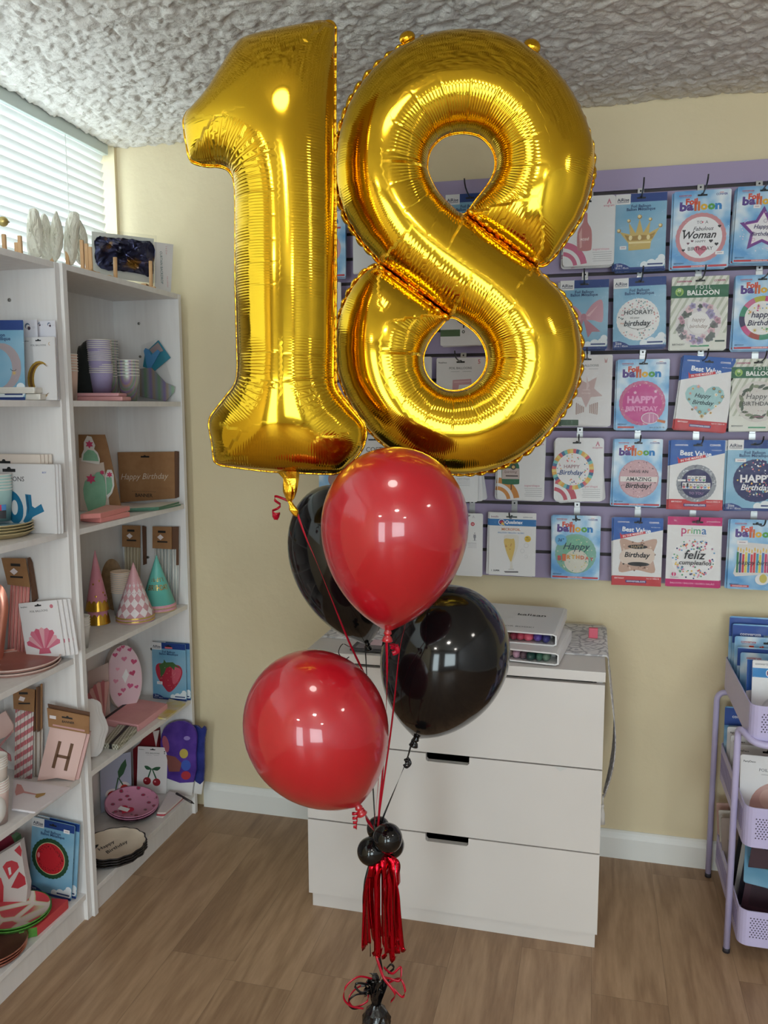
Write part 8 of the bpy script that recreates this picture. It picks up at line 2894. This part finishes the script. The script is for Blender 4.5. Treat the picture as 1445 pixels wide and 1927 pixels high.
def f_blue(W, H):
    c = Card(W, H, m_sky)
    c.R(0, 0.02, 1, 0.30, (40, 78, 160)).T('converusa', 0.26, 0.16, 0.30, (232, 232, 240), 0.02).T('CONVER', 0.80, 0.16, 0.26, (232, 200, 210), 0.03).slot(0.53, 0.17, 0.17, (120, 150, 176))
    return c


def f_qual(W, H):
    c = p_glass(W, H)
    return c


def in_cart(fn, x0, y, z, W, H, lean, label, sleeve=True, name='foil_balloon_packet'):
    c = fn(W, H)
    return c.finish(name, label, 'balloon packet', (x0 + W / 2, y, z), 0, R_(-lean), 0, GC, sleeve)


def f_balloon_clear(W, H):
    c = Card(W, H, WHT, rounded=0.02)
    c.R(0, 0.12, 1, 0.27, (44, 130, 196)).T('Qualatex', 0.60, 0.195, 0.42, (242, 244, 250), 0.03, 0.2).C(0.27, 0.195, 0.07, (240, 242, 246), pic=False, n=18).C(0.27, 0.195, 0.058, (150, 60, 70), pic=False, n=18)
    c.P([(0.21, 0.2), (0.27, 0.145), (0.325, 0.19), (0.27, 0.22)], (70, 90, 150)).P([(0.29, 0.2), (0.35, 0.265), (0.25, 0.24)], (226, 190, 80))
    c.T('MICROFOIL', 0.56, 0.33, 0.42, (150, 150, 160), 0.01).T('BALLOON / BALLON', 0.50, 0.395, 0.4, (60, 120, 190), 0.01).C(0.45, 0.86, 0.33, (206, 204, 206)).C(0.45, 0.86, 0.30, (222, 220, 222)).T('converting', 0.16, 0.06, 0.24, (90, 90, 110)).slot(0.58, 0.07, 0.18, (120, 124, 124))
    return c


zb0 = 0.6192
in_cart(f_blue, CXa + 0.006, 2.545, zb0, 0.20, 0.215, 3, 'tallest blue packet standing at the back of the top cart bin')
in_cart(f_blue, CXa + 0.012, 2.525, zb0, 0.19, 0.198, 3, 'blue packet second from the back of the top cart bin')
in_cart(lambda W, H: t_foil(W, H), CXa + 0.014, 2.49, zb0, 0.185, 0.170, 4, 'pale blue packet in the middle of the top cart bin')
in_cart(f_blue, CXa + 0.016, 2.45, zb0, 0.18, 0.150, 4, 'blue banded packet third from the back of the top cart bin')
in_cart(lambda W, H: t_foil(W, H), CXa + 0.018, 2.41, zb0, 0.175, 0.145, 5, 'light sky packet behind the white ones in the top cart bin')
in_cart(t_best, CXa + 0.018, 2.31, zb0, 0.17, 0.155, 5, 'blue edged packet just behind the front white packet of the top bin')
in_cart(f_balloon_clear, CXa + 0.025, 2.27, zb0, 0.165, 0.165, 6, 'white packet with blue band at the front of the top cart bin')
zb1 = 0.3372


def f_rose(W, H):
    c = t_party(W, H)
    c.C(0.54, 0.78, 0.40, (196, 150, 140), 0.40).C(0.44, 0.64, 0.16, (210, 168, 156), 0.16).P([(0.78, 1.14), (0.84, 1.2), (0.76, 1.2)], (176, 130, 120), True)
    return c


in_cart(f_blue, CXa + 0.006, 2.545, zb1, 0.19, 0.22, 3, 'blue packet at the back of the middle cart bin')
for k in range(4):
    in_cart(lambda W, H: t_party(W, H), CXa + 0.008 + 0.002 * k, 2.50 - 0.05 * k, zb1, 0.18, 0.175 - 0.006 * k, 3, '%s white packet from the back of the middle cart bin' % ORD[k])
in_cart(f_rose, CXa + 0.006, 2.25, zb1, 0.175, 0.19, 8, 'white packet with round rose gold balloon in the middle cart bin')
zb2 = 0.0672
rn = random.Random(2)
for k, (col, lab) in enumerate((((200, 160, 150), 'blush packet leaning out at the back of the lowest cart bin'), ((206, 196, 186), 'cream packet second from the back of the lowest cart bin'), ((150, 130, 120), 'taupe packet third from the back of the lowest cart bin'),
                                ((40, 40, 46), 'black packet leaning beside the white one in the lowest cart bin'), ((216, 214, 212), 'white packet wedged between black ones in the lowest cart bin'), ((50, 44, 56), 'dark plum packet in front of the white one in the lowest cart bin'), ((66, 38, 48), 'dark maroon packet tilted near the front of the lowest cart bin'))):
    c = Card(0.16, 0.19, col, rounded=0.02); c.slot()
    c.R(0.1, 0.4, 0.9, 1.0, tuple(int(v * 0.8) for v in col), True)
    c.finish('foil_balloon_packet', lab, 'balloon packet', (CXa + (0.086 if k < 3 else 0.094 + 0.001 * k), 2.53 - 0.047 * k, zb2 + 0.08 * math.sin(R_(4 if k < 3 else 7))), 0, R_(-4), R_(-4 if k < 3 else 7), GC)


def f_paleblue(W, H):
    c = Card(W, H, m_sky2)
    c.P([(0.03, 0.05), (0.8, 0.05), (0.9, 0.25), (0.5, 0.4), (0.05, 0.25)], (206, 202, 210), True).T('SUPER SHAPE', 0.42, 0.16, 0.6, (120, 110, 130), 0.02).T('BALLOON', 0.5, 0.28, 0.5, (120, 110, 130), 0.02).P([(0.05, 0.4), (0.4, 0.42), (0.36, 0.55), (0.08, 0.5)], (80, 160, 160), True)
    return c


c = f_paleblue(0.19, 0.15)
c.finish('foil_balloon_packet', 'pale blue packet lying slanted across the lowest cart bin', 'balloon packet', (CXa + 0.115, 2.215, 0.185), 0, R_(-52), R_(8), GC)
c = Card(0.19, 0.16, (176, 96, 120)); c.R(0.08, 0.1, 0.92, 0.6, (196, 120, 146), True); c.T('FOIL BALLOON', 0.5, 0.3, 0.6, (232, 206, 214), 0.02)
c.finish('foil_balloon_packet', 'dusty rose packet lying on the pale blue one in the lowest bin', 'balloon packet', (CXa + 0.14, 2.262, 0.224), 0, R_(-60), R_(8), GC)
# ------------------------------------------------------------ final settings
vs_ = SC.view_settings
SC.display_settings.display_device = 'sRGB'
vs_.view_transform = 'Standard'; vs_.look = 'None'; vs_.exposure = EXPOSURE; vs_.gamma = 1.0; vs_.use_curve_mapping = False
cy = SC.cycles
cy.use_denoising = True
cy.max_bounces = 8; cy.diffuse_bounces = 4; cy.glossy_bounces = 6; cy.transmission_bounces = 4; cy.transparent_max_bounces = 24
cy.sample_clamp_indirect = 6.0
cy.caustics_reflective = False; cy.caustics_refractive = False
